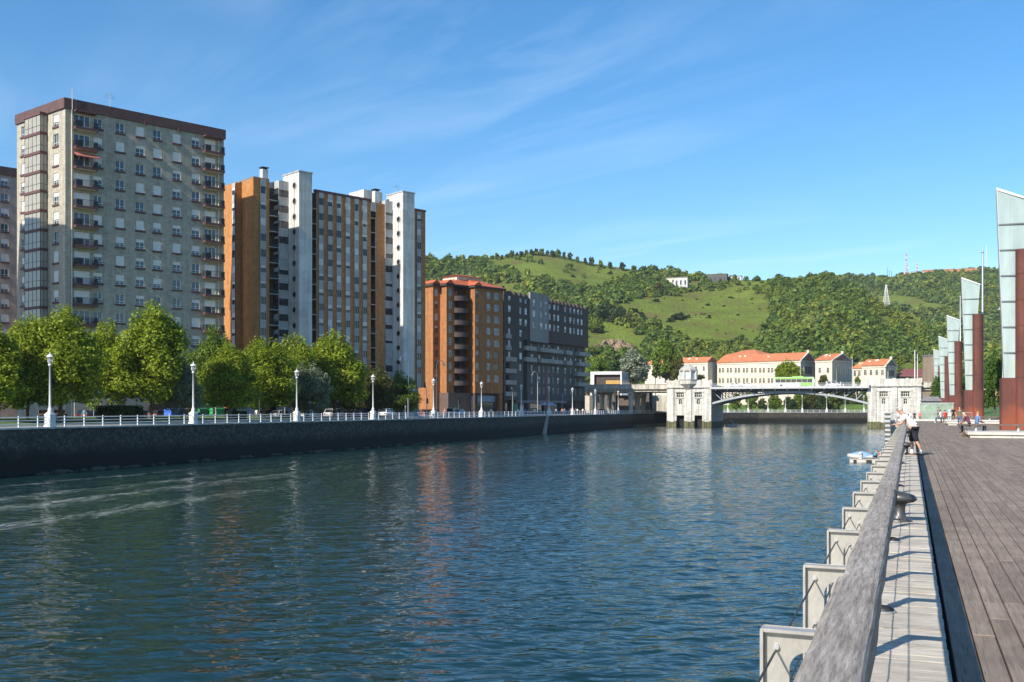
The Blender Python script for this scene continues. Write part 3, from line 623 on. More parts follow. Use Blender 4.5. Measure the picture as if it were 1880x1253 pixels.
# ==== beige tower with brown balconies =====================================
def beige_tower():
    fr = Frame(-64.6, 144.0, 47.4, LEFT_Z-.1); FM = fr.M; n = 15; step = 2.85
    root = thing('apartment_tower', 'tall beige brick tower with a brown roof band and a stack of glazed galleries', 'apartment tower', FM)
    z0 = fr.sz(235, fr.sx(220)); ztop = fr.sz(178, 0)-.15; W = fr.sx(411)
    Ld = azdir(-52.8); Cc = Vector((-64.6, 144, 0))+Ld*14.1
    fl = Frame(Cc.x, Cc.y, 127.2, LEFT_Z-.1); LM = fl.M; LW = 14.1
    cl = fr.M.inverted() @ Vector((Cc.x, Cc.y, fr.z0))
    depth = cl.y
    cols = [fr.sx(p) for p in (179.8, 220.6, 257.3, 288.8, 324.5, 359.5)]
    ops = []; zf = [z0-k*step for k in range(n)]
    for c in cols: ops += [(c, z-.75, 1.30, 1.5) for z in zf[:n]]
    bx = [(fr.sx(150.5), 2.3), (fr.sx(386), 1.9)]
    for c, w in bx: ops += [(c, z-1.35, w, 2.15) for z in zf]
    wall(root, FM, 0, W, 0, ztop-1.5, ops, 'beige_brick', rmt='cream')
    for i, c in enumerate(cols):
        for k, z in enumerate(zf):
            if k < 13: put_window(root, FM, c, z-.75, 1.30, 1.5, .2, sill=(.16, .28, 'brown_trim'), p=(.34, .22, .2, .24))
    hid = MB()
    for c in cols:
        for z in zf[13:]: hid.box(c-.65, c+.65, .2, .24, z-.75, z+.75)
    tag(hid.build('lower_windows', M['shutter'], root, FM), kind='stuff')
    spans = [(fr.sx(134.6), fr.sx(174.5)), (fr.sx(371.5), fr.sx(406.5))]
    tray = {}
    for j, ((c, w), (xa, xb)) in enumerate(zip(bx, spans)):
        for k, z in enumerate(zf[:14]):
            d = inst('balcony_door', window_mesh(w, 2.15, 'white'), root, FM @ T(c, .2, z-1.35))
            f = WR.choices((0, .45, 1.0), (.45, .3, .25))[0]
            if f: inst('shutter', shutter_mesh(w, 2.15, f, 'shutter'), d, WM[d])
            if j not in tray:
                b = MB(); b.box(0, xb-xa, -1.15, -.003, -.18, 0, 1); b.box(-.02, xb-xa+.02, -1.2, -1.15, -.22, .14, 0); b.box(-.06, 0, -1.15, -.003, -.22, .14, 0); b.box(xb-xa, xb-xa+.06, -1.15, -.003, -.22, .14, 0)
                g = MB(); L = xb-xa
                for i in range(int(L/.13)): g.box(.02+i*.13, .045+i*.13, -1.18, -1.16, .14, 1.0)
                g.box(0, L, -1.19, -1.15, 1.0, 1.05); g.box(.0, L*.30, -1.155, -1.145, .16, .98); g.box(L*.82, L, -1.155, -1.145, .16, .98)
                for i in range(8): g.box(-.02, .0, -.10-i*.13, -.075-i*.13, .14, 1.0); g.box(L, L+.02, -.10-i*.13, -.075-i*.13, .14, 1.0)
                g.box(-.03, .01, -1.15, -.003, 1.0, 1.05); g.box(L-.01, L+.03, -1.15, -.003, 1.0, 1.05)
                tray[j] = (b.mesh('balcony', [M['brown_trim'], M['cream']]), g.mesh('railing', M['dark_metal']))
            o = inst('balcony', tray[j][0], root, FM @ T(xa, 0, z-1.35)); inst('railing', tray[j][1], o, WM[o])
        o = boxpart('canopy', root, FM, (xa, xb, -1.1, -.003, zf[0]+1.0, zf[0]+1.22), 'brown_trim')
    xa, xb = spans[0]; b = MB(); zq = zf[2]+.95
    b.add([(xa, -.05, zq), (xb, -.05, zq), (xb+.2, -1.7, zq-.75), (xa, -1.7, zq-.75), (xa, -.05, zq-.04), (xb, -.05, zq-.04), (xb+.2, -1.7, zq-.9), (xa, -1.7, zq-.9)], [(0, 3, 2, 1), (4, 5, 6, 7), (3, 7, 6, 2), (0, 4, 7, 3), (1, 2, 6, 5)])
    b.build('awning', M['awning'], root, FM)
    # near side face with the gallery stack
    xe = fl.sx(87, 0); pr = -fl.sy(74, xe); g0, g1 = fl.sx(45.5, -pr), xe
    lw = [(fl.sx(102.5), 1.45)]; lops = [(c, z-.85, w, 1.75) for c, w in lw for z in zf]+[(fl.sx(42.5), z-.8, 1.2, 1.6) for z in zf]
    wall(root, LM, 0, LW, 0, ztop-1.5, lops, 'beige_brick', rmt='cream')
    for z in zf[:11]:
        put_window(root, LM, lw[0][0], z-.85, 1.45, 1.75, .2, sill=(.14, .28, 'brown_trim'), p=(.1, .2, .45, .25))
        put_window(root, LM, fl.sx(42.5), z-.8, 1.2, 1.6, .2, sill=(.14, .28, 'brown_trim'))
    gm = MB(); bm_ = MB(); L = g1-g0
    gm.box(0, L, -pr, -.003, .38, step)
    bm_.box(-.12, L+.12, -pr-.12, -.003, -.02, .38)
    fm_ = MB()
    for i in range(5): x = L*i/4; fm_.box(x-.03, x+.03, -pr-.03, -pr, .38, step)
    for i in range(3): y = -pr+(pr-.05)*i/2; fm_.box(L, L+.03, y-.02, y+.04, .38, step)
    fm_.box(0, L, -pr-.025, -pr, 1.25, 1.3); fm_.box(L, L+.025, -pr, 0, 1.25, 1.3)
    gme, bme, fme = gm.mesh('gallery', M['gallery_glass']), bm_.mesh('gallery_band', M['brown_trim']), fm_.mesh('gallery_frame', M['dark_metal'])
    for z in zf[:13]:
        o = inst('gallery', gme, root, LM @ T(g0, 0, z-1.75)); inst('band', bme, o, WM[o]); inst('frame', fme, o, WM[o])
    boxpart('gallery_roof', root, LM, (g0-.15, g1+.15, -pr-.15, -.003, zf[0]-1.75+step, zf[0]-1.75+step+.4), 'brown_trim')
    # closing walls, roof and the brown band
    A, Bc, Cl, D = (0, 0), (W, 0), (cl.x, cl.y), (W, depth)
    plain(root, FM, [((W, 0, 0), (W, depth, 0), (W, depth, ztop-1.5), (W, 0, ztop-1.5)), ((W, depth, 0), (cl.x, cl.y, 0), (cl.x, cl.y, ztop-1.5), (W, depth, ztop-1.5))], 'beige_brick', 'back_wall')
    pr_ = MB(); pr_.prism([(-.22, -.2), (W+.25, -.2), (W+.25, depth+.2), (cl.x-.25, cl.y+.2)], ztop-1.5, ztop); pr_.build('roof_band', M['brown_tile'], root, FM)
    for px in (265, 328, 378): boxpart('rain_spout', root, FM, (fr.sx(px)-.12, fr.sx(px)+.12, -.34, -.21, ztop-1.85, ztop-1.2), 'brown_trim')
    b = MB(); b.cyl((fr.sx(131.5), -.12, 0), (fr.sx(131.5), -.12, ztop-1.5), .09, n=8); b.cyl((fr.sx(131.5), -.3, ztop-1.6), (fr.sx(131.5), -.3, ztop+1.4), .05, n=6); b.build('downpipe', M['cream'], root, FM)
    b = MB(); b.cyl((fr.sx(401), -.12, 0), (fr.sx(401), -.12, ztop-2), .09, n=8); b.build('downpipe', M['cream'], root, FM)
    antenna(root, FM, fr.sx(216), 3, ztop, 3.0)
    # ground floor shops
    for x0_, x1_, mt in ((1, 6.4, 'shop_cream'), (6.7, 12.5, 'shop_cream'), (13, 18, 'dark_recess'), (18.3, W-.4, 'grey_clad')):
        o = boxpart('shopfront', root, FM, (x0_, x1_, -.5, -.02, .1, 3.6), mt); boxpart('fascia', o, FM, (x0_-.05, x1_+.05, -.62, -.51, 3.45, 3.9), 'brown_trim')
        o2 = MB(); o2.box(x0_+.6, x1_-.6, -.56, -.51, .3, 1.5); o2.build('pane', M['glass'], o, FM)
    return root
tower = beige_tower()
copy_tree(tower, WM[tower].copy().__class__.Translation((-35.65, -36.5, 0)) @ WM[tower], label='beige brick tower outside the picture, next along the quay to the one with galleries')

# ==== pinkish tower at the far left =======================================
fr = Frame(at(30, 749, 186).x, 186.0, 45.9, LEFT_Z-.1); FM = fr.M
root = thing('apartment_tower', 'pinkish brick tower with a brown roof band, cut by the left edge', 'apartment tower', FM)
z0, ztop = fr.sz(335, fr.sx(8)), fr.sz(310, 0); xs = [fr.sx(8.5), fr.sx(8.5)-3.9, fr.sx(8.5)-7.8, 2.2, 5.4]
zf = [z0-2.8*k for k in range(14)]
wall(root, FM, -16, 8, 0, ztop-1.6, [(x, z-.75, 1.3, 1.5) for x in xs for z in zf], 'pink_brick', rmt='cream')
for x in xs:
    for z in zf: put_window(root, FM, x, z-.75, 1.3, 1.5, .2, sill=(.16, .28, 'brown_trim'))
plain(root, FM, [((8, 0, 0), (8, 14, 0), (8, 14, ztop-1.6), (8, 0, ztop-1.6)), ((-16, 14, 0), (-16, 0, 0), (-16, 0, ztop-1.6), (-16, 14, ztop-1.6)), ((8, 14, 0), (-16, 14, 0), (-16, 14, ztop-1.6), (8, 14, ztop-1.6))], 'pink_brick', 'back_wall')
b = MB(); b.box(-16.2, 8.2, -.2, 14.2, ztop-1.6, ztop); b.build('roof_band', M['brown_tile'], root, FM)
for x in (fr.sx(20), fr.sx(20)-8): boxpart('rain_spout', root, FM, (x-.12, x+.12, -.34, -.21, ztop-1.95, ztop-1.2), 'brown_trim')

# ==== orange block with two white round-windowed stair towers ===============
def white_tower_block():
    T1 = at(549, 749, 178.0); fr = Frame(T1.x, T1.y, 46.0, LEFT_Z-.1); FM = fr.M; step = 2.8
    root = thing('apartment_block', 'orange and white striped block with two white towers of round windows', 'apartment block', FM)
    yb = fr.sy(530, 0); tw = fr.sx(573, 0); zt1 = fr.sz(315, 0)
    x2 = None
    # second stair tower: front corner at px 740 on the same front plane
    x2 = fr.sx(740, 0); y2 = fr.sy(721, x2); tw2 = fr.sx(761, 0); zt2 = fr.sz(352.5, x2)
    zr1 = fr.sz(346.5, tw, yb); zr2 = fr.sz(368, fr.sx(696, yb), yb); zr = (zr1+zr2)/2
    ym = yb
    def stair_tower(x, w, yback, zt):
        zc = fr.sz(341, 0, yback*.42)
        b = MB(); b.box(x, x+w, 0, yback+2.0, 0, zt); o = b.build('stair_tower', M['white_concrete'], root, FM)
        cap = MB(); cap.box(x-.12, x+w+.12, -.12, yback+2.1, zt, zt+.22); cap.build('coping', M['pale_panel'], o, FM)
        for k in range(14):
            c = (x, yback*.42, zc-step*k if x < 5 else fr.sz(290+404/4.64, x2, y2*.5)-step*k)
            if c[2] < 2: continue
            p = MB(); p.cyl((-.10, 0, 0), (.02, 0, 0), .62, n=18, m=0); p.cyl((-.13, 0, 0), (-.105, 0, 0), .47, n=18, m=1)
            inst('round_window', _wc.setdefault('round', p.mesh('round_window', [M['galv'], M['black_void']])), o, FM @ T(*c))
        s = MB(); s.box(x-.02, x-.006, yback*.42-.05, yback*.42+.05, 3, zc-.7); s.build('stain_line', M['grey_clad'], o, FM)
        return o
    stair_tower(0, tw, yb, zt1); stair_tower(x2, tw2-x2, y2, zt2)
    # window rows
    pxs = [589, 605.5, 621.5, 638, 654, 669]
    zc0 = fr.sz(370.8, fr.sx(589, ym), ym)
    xe = fr.sx(681, ym); xb0 = fr.sx(580.5, ym)
    cols = [fr.sx(p, ym) for p in pxs]
    zf = [zc0-step*k for k in range(14)]
    w, h = 1.0, 1.25
    # orange wall sheet, pale strips standing 4 cm proud with the windows in them
    b = MB(); b.quad((xb0, ym, 0), (xe, ym, 0), (xe, ym, zr-.4), (xb0, ym, zr-.4)); b.build('wall', M['orange_brick_b'], root, FM)
    for i, c in enumerate(cols):
        wall(root, FM, c-.52, c+.52, 2.5, zr-.4, [(c, z-h/2, w, h) for z in zf if z > 3.5], 'pale_panel', y=ym-.16, reveal=.14, name='pale_strip')
        for k, z in enumerate(zf):
            if z > 4 and not (k > 9 and i < 4): put_window(root, FM, c, z-h/2, w, h, ym-.02, 'dark', p=(.42, .2, .13, .25))
    b = MB(); b.box(xb0-.3, xe+.1, ym-.12, ym+.5, zr-.4, zr+.12); b.build('parapet', M['brown_trim'], root, FM)
    # recessed balcony shafts
    def shaft(xa, xb, y, zlo, zhi, zs):
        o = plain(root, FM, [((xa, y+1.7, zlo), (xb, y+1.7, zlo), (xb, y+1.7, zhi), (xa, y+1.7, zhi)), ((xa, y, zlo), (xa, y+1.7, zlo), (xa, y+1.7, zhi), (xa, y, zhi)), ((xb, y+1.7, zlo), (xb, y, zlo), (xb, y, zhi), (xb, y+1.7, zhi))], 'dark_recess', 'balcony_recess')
        for z in zs:
            if z < 2.5: continue
            q = MB(); q.box(xa+.01, xb-.01, y-.05, y+1.65, z-1.55, z-1.4); bal = q.build('balcony', M['pale_panel'], root, FM)
            g = MB(); n = max(2, int((xb-xa)/.12))
            for i in range(n): xx = xa+(xb-xa)*(i+.5)/n; g.box(xx-.02, xx+.02, y-.03, y+.0, z-1.4, z-.5)
            g.box(xa+.01, xb-.01, y-.05, y+.02, z-.5, z-.44); g.build('railing', M['dark_metal'], bal, FM)
    shaft(tw+.02, xb0-.002, ym, 0, zr-.4, zf)
    xr1 = fr.sx(689.5, ym)
    shaft(xe, xr1, ym, 0, zr-.4, zf)
    q = MB(); q.box(xe, xr1, ym-.1, ym-.02, zr-2.2, zr-.4); q.build('balcony_head', M['pale_panel'], root, FM)
    # bay to the left of each stair tower
    def bay(pxl, pxm, xr, yf, zt, zfl, pxs_side, nm):
        xl = fr.sx(pxm, yf); yl = fr.sy(pxl, xl)
        b = MB(); b.box(xl, xr-.02, yf, yl+.6, 0, zt); o = b.build('bay', M['pale_panel'], root, FM)
        wf = (xr-xl)*.92; hs = 1.25
        for k, z in enumerate(zfl):
            if z < 4 or k > 12: continue
            put_window(o, FM, (xl+xr)/2-.05, z-hs/2, wf, hs, yf-.005, 'brown', 'shutter_grey', (.4, .3, .2, .1), name='bay_window')
            put_window(o, FM @ T(xl, (yf+yl)/2+.05, 0) @ RZ(R(-90)), 0, z-hs/2, abs(yl-yf)*.85, hs, -.005, 'brown', 'shutter', (.3, .3, .3, .1), name='bay_window')
        for z in zfl:
            if z > 4: boxpart('band', o, FM, (xl-.06, xr-.03, yf-.06, yl+.3, z-.95, z-.75), 'pale_panel')
        return xl, yl
    zb1 = fr.sz(331, fr.sx(512, yb), yb); zfb = [fr.sz(290+305/4.64, fr.sx(520, yb), yb)-step*k for k in range(15)]
    bxl, byl = bay(503, 512, 0, yb, zb1, zfb, None, 1)
    zb2 = fr.sz(368, fr.sx(707, y2), y2); zfb2 = [fr.sz(290+463/4.64, fr.sx(714, y2), y2)-step*k for k in range(14)]
    b2l, b2y = bay(698, 707.5, x2, y2, zb2, zfb2, None, 2)
    # orange strip between the shaft and bay two
    plain(root, FM, [((xr1, ym-.03, 0), (b2l+.05, ym-.03, 0), (b2l+.05, ym-.03, zr-.4), (xr1, ym-.03, zr-.4))], 'orange_brick_b')
    # end bay right of tower two
    y3 = y2+.2; xa, xb = tw2, fr.sx(781, y3); zr3 = fr.sz(383, xa, y3)
    cend = fr.sx(768.5, y3); ze = [fr.sz(290+515/4.64, cend, y3)-step*k for k in range(13)]
    b = MB(); b.quad((xa, y3, 6), (xb, y3, 6), (xb, y3, zr3), (xa, y3, zr3)); b.quad((xb, y3, 6), (xb, y3+12, 6), (xb, y3+12, zr3), (xb, y3, zr3)); b.build('wall', M['orange_brick_b'], root, FM)
    wall(root, FM, cend-.55, cend+.55, 6, zr3-.2, [(cend, z-h/2, w, h) for z in ze if z > 7.2], 'pale_panel', y=y3-.16, reveal=.14, name='pale_strip')
    for z in ze:
        if z > 7.2: put_window(root, FM, cend, z-h/2, w, h, y3-.02, 'dark', p=(.42, .2, .13, .25))
    b = MB(); b.box(xa+.05, xb+.1, y3-.1, y3+12, zr3, zr3+.4); b.build('parapet', M['brown_trim'], root, FM)
    boxpart('pilotis', root, FM, (xa+.3, xb-1.0, y3+1, y3+10, 0, 6), 'blue_cladding')
    # left orange wing, stepping back
    yw = yb; xc = fr.sx(465, yw); xw1 = fr.sx(494.5, yw); zw = fr.sz(324, xc, yw)
    ya = fr.sy(444, xc); xs1 = fr.sx(433, ya); yc = fr.sy(405, xs1)
    plain(root, FM, [((xc, yw, 0), (xw1, yw, 0), (xw1, yw, zw), (xc, yw, zw)), ((xc, ya, 0), (xc, yw, 0), (xc, yw, zw), (xc, ya, zw)), ((xs1, ya, 0), (xc, ya, 0), (xc, ya, zw-.6), (xs1, ya, zw-.6)), ((xs1, yc, 0), (xs1, ya, 0), (xs1, ya, zw-.6), (xs1, yc, zw-.6)), ((xw1, yw, 0), (xw1, yw+2, 0), (xw1, yw+2, zw), (xw1, yw, zw))], 'orange_brick_c')
    cw = fr.sx(482.5, yw); zw0 = fr.sz(290+275/4.64, cw, yw); zz = [zw0-step*k for k in range(13)]
    wall(root, FM, cw-.6, cw+.6, 2, zw-.1, [(cw, z-h/2, w+.05, h) for z in zz if z > 3], 'pale_panel', y=yw-.16, reveal=.14, name='pale_strip')
    for z in zz[:11]:
        if z > 3: put_window(root, FM, cw, z-h/2, w+.05, h, yw-.02, 'dark', p=(.5, .2, .1, .2))
    LMx = FM @ T(xs1, 0, 0) @ RZ(R(-90)); yl_ = fr.sy(430, xs1)      # its -x face carries a window strip
    wall(root, LMx, -yl_-.55, -yl_+.55, 2, zw-.7, [(-yl_, z-h/2, w, h) for z in zz if z > 3], 'pale_panel', y=-.16, reveal=.14, name='pale_strip')
    for z in zz[:11]: put_window(root, LMx, -yl_, z-h/2, w, h, -.02, 'dark', p=(.3, .3, .2, .2))
    shaft(xw1, bxl-.01, yw+.2, 0, zw-1.2, zz)
    # roofs and the boxes on them
    rf = MB(); rf.prism([(xc, yw+.02), (xw1, yw+.02), (xw1, yw+14), (xc-0.02, yw+14)], zw-.3, zw+.02); rf.prism([(xs1+.02, ya+.02), (xc, ya+.02), (xc, yw+14), (xs1+.02, yw+14)], zw-1., zw-.58)
    rf.prism([(xw1, yw+2.0), (xa, yw+2.0), (xa, yw+13), (xw1, yw+13)], zr-.6, zr-.1); rf.build('roof', M['roof_flat'], root, FM)
    plain(root, FM, [((xw1, yw+1.98, zr-.6), (bxl+3, yw+1.98, zr-.6), (bxl+3, yw+1.98, zw), (xw1, yw+1.98, zw))], 'pale_panel', 'roof_room')
    boxpart('roof_room', root, FM, (fr.sx(512, 5), .2, 5, 11, zr-.2, zt1-1.0), 'white_concrete')
    boxpart('roof_room', root, FM, (fr.sx(668, 6), fr.sx(702, 6), 6, 11, zr-.2, fr.sz(350, fr.sx(680, 6), 6)), 'white_concrete')
    for px, py0, py1, yy in ((484.5, 309, 330, 5.5), (690, 349, 370, 5.0)):
        x = fr.sx(px, yy); za, zb = zr-.3, fr.sz(py0+3, x, yy)
        c = boxpart('chimney', root, FM, (x-.55, x+.55, yy-.5, yy+.5, za, zb), 'white_concrete'); boxpart('chimney_cap', c, FM, (x-.7, x+.7, yy-.65, yy+.65, zb+.25, zb+.4), 'dark_metal')
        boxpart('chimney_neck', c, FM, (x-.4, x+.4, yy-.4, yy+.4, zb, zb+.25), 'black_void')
    antenna(root, FM, fr.sx(727, 4), 4, zt2, 2.2)
    plain(root, FM, [((xa, yw+13, 0), (xs1, yw+13, 0), (xs1, yw+13, zr), (xa, yw+13, zr))], 'orange_brick_c', 'back_wall')
    # dark shop level behind the trees
    boxpart('shopfront', root, FM, (xb0, b2l, ym-.4, ym-.06, 0, 3.6), 'grey_clad'); boxpart('shop_glazing', root, FM, (xb0+.6, b2l-.6, ym-.46, ym-.41, .4, 2.9), 'glass')
    return root
white_tower_block()

# ==== orange brick block with the red tiled roof ===========================
def red_roof_block():
    K = at(872, 749, 250.0); fr = Frame(K.x, K.y, 44.4, LEFT_Z-.1); FM = fr.M
    root = thing('brick_building', 'orange brick apartment building under a red tiled roof, with stacked dark round balconies', 'apartment building', FM)
    ze = fr.sz(528, 0); W = fr.sx(923.5); zf = [fr.sz(544.6, fr.sx(911))-3.02*k for k in range(8)]
    cs = [(fr.sx(876), .95), (fr.sx(897), 1.35), (fr.sx(911.5), 1.9)]
    hh = 1.75
    y1 = fr.sy(862, 0); xb1 = fr.sx(833, y1+.2); xs1 = fr.sx(820, y1+.2); ysA = y1+.2
    y2 = fr.sy(808, xs1); xs2 = fr.sx(795, y2); y3 = fr.sy(781.5, xs2)
    wall(root, FM, 0, W, 5.6, ze, [(c, z-hh/2, w, hh) for c, w in cs for z in zf], 'orange_brick', reveal=.2)
    for c, w in cs:
        for z in zf: put_window(root, FM, c, z-hh/2, w, hh, .18, 'brown' if WR.random() < .25 else 'white', 'shutter_grey', (.62, .22, .08, .08))
    c1 = fr.sx(826.5, ysA); c2 = fr.sx(801, y2); zf1 = [fr.sz(480+240/4.176, c1, ysA)-3.02*k for k in range(8)]; zf2 = [fr.sz(480+240/4.176, c2, y2)-3.02*k for k in range(8)]
    wall(root, FM, xs1, xb1, 5.6, ze, [(c1, z-hh/2, 1.1, hh) for z in zf1], 'orange_brick', y=ysA)
    wall(root, FM, xs2, xs1, 5.6, ze, [(c2, z-hh/2, 1.1, hh) for z in zf2], 'orange_brick', y=y2)
    for z in zf1: put_window(root, FM, c1, z-hh/2, 1.1, hh, ysA+.18, 'white', 'shutter_grey', (.6, .2, .1, .1))
    for z in zf2: put_window(root, FM, c2, z-hh/2, 1.1, hh, y2+.18, 'brown', 'shutter_grey', (.5, .2, .15, .15))
    plain(root, FM, [((0, y1+2.2, 5.6), (0, 0, 5.6), (0, 0, ze), (0, y1+2.2, ze)), ((xs1, y2, 1.5), (xs1, ysA, 1.5), (xs1, ysA, ze), (xs1, y2, ze)), ((xs2, y3+4, 1.5), (xs2, y2, 1.5), (xs2, y2, ze), (xs2, y3+4, ze)), ((W, 0, 5.6), (W, 16, 5.6), (W, 16, ze), (W, 0, ze)), ((xs2, y2, 1.5), (xs1, y2, 1.5), (xs1, y2, 5.6), (xs2, y2, 5.6)), ((xb1, ysA, 5.6), (xb1, ysA+2, 5.6), (xb1, ysA+2, ze), (xb1, ysA, ze))], 'orange_brick')
    # round balconies in the recess
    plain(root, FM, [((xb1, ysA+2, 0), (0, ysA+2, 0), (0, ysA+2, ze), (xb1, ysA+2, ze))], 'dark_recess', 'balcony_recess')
    cx, rx = (xb1+0)/2, abs(xb1)/2-.15; ba = MB(); pr = [(rx*math.cos(a), -2.1*math.sin(a)*.75) for a in np.linspace(0, math.pi, 13)]
    ba.prism([(p[0], p[1]) for p in pr[::-1]], 0, 1.15, sm=False); bme = ba.mesh('balcony', M['brown_clad'])
    rl = MB(); rl.tube([(p[0]*1.0, p[1]*1.0, 1.32) for p in pr], .04, 6); rme = rl.mesh('railing', M['dark_metal'])
    for z in zf1:
        o = inst('balcony', bme, root, FM @ T(cx, ysA+.1, z-1.9)); inst('railing', rme, o, WM[o])
        d = boxpart('balcony_door', root, FM, (cx-1.0, cx+.9, ysA+1.9, ysA+1.97, z-1.0, z+1.0), 'glass')
    # base: dark set-back ground floor and columns
    boxpart('ground_floor', root, FM, (xs1-.2, W-.2, 1.4, 14, 0, 5.6), 'dark_recess'); boxpart('soffit', root, FM, (0, W, .05, 1.5, 5.45, 5.598), 'brown_clad')
    boxpart('column', root, FM, (W-1.1, W-.1, .1, 1.0, 0, 5.44), 'orange_brick'); boxpart('column', root, FM, (.1, 1.0, .1, 1.0, 0, 5.44), 'brown_clad')
    boxpart('shop_glazing', root, FM, (1.6, W-1.8, 1.3, 1.39, .4, 3.2), 'glass'); boxpart('shop_fascia', root, FM, (1.4, W-1.6, 1.2, 1.29, 3.4, 5.0), 'blue_cladding')
    boxpart('shop_glazing', root, FM, (xs1+.5, xb1-.3, 1.30, 1.395, .3, 2.9), 'glass')
    # roof: eaves fascia, hipped tiles and the raised middle
    e = .6; z1 = ze+.5
    fp = [(-e, -e), (W+e, -e), (W+e, 16), (xs2-e, y3+8), (xs2-e, y2-e), (xs1-e, y2-e), (xs1-e, ysA-e), (-e, ysA-e)]
    fa = MB(); fa.prism(fp, ze, z1); fa.build('eaves', M['brown_clad'], root, FM)
    top = MB(); apex = (W*.42, 7.5); rz = fr.sz(512.5, apex[0], apex[1])
    k = .16; tp = [(apex[0]+(x-apex[0])*k, apex[1]+(y-apex[1])*k) for x, y in fp]
    fp2 = [(x+(.0), y) for x, y in fp]
    top.prism(fp2, z1+.003, rz, top=tp); rf = top.build('roof', M['roof_tile'], root, FM)
    uy = 7.5; up = MB(); up.prism([(-1.5, uy-2.4), (W*.42+3, uy-2.4), (W*.42+3, uy+3), (-1.5, uy+3)], rz-1.2, rz+.15); up.build('roof_lantern', M['cream'], rf, FM)
    cap = MB(); cap.prism([(-2.1, uy-3), (W*.42+3.6, uy-3), (W*.42+3.6, uy+3.6), (-2.1, uy+3.6)], rz+.15, rz+.85, top=[(1, uy), (W*.42+.6, uy), (W*.42+.6, uy+.6), (1, uy+.6)]); cap.build('roof_cap', M['roof_tile'], rf, FM)
    for gx, gy in ((0, 0), (xs1, ysA), (xs2, y2)):                          # small gables over each projecting bay
        g = MB(); w_ = 2.6; zz = z1
        g.extrude([(gx-e-.15, zz+.01), (gx-e+w_, zz+.01), (gx-e+w_/2, zz+1.0)], 'y', gy-e-.1, gy+6); g.build('gable', M['roof_tile'], rf, FM)
    antenna(root, FM, fr.sx(863, 6), 6, rz, 3.2); 
    return root
red_roof_block()

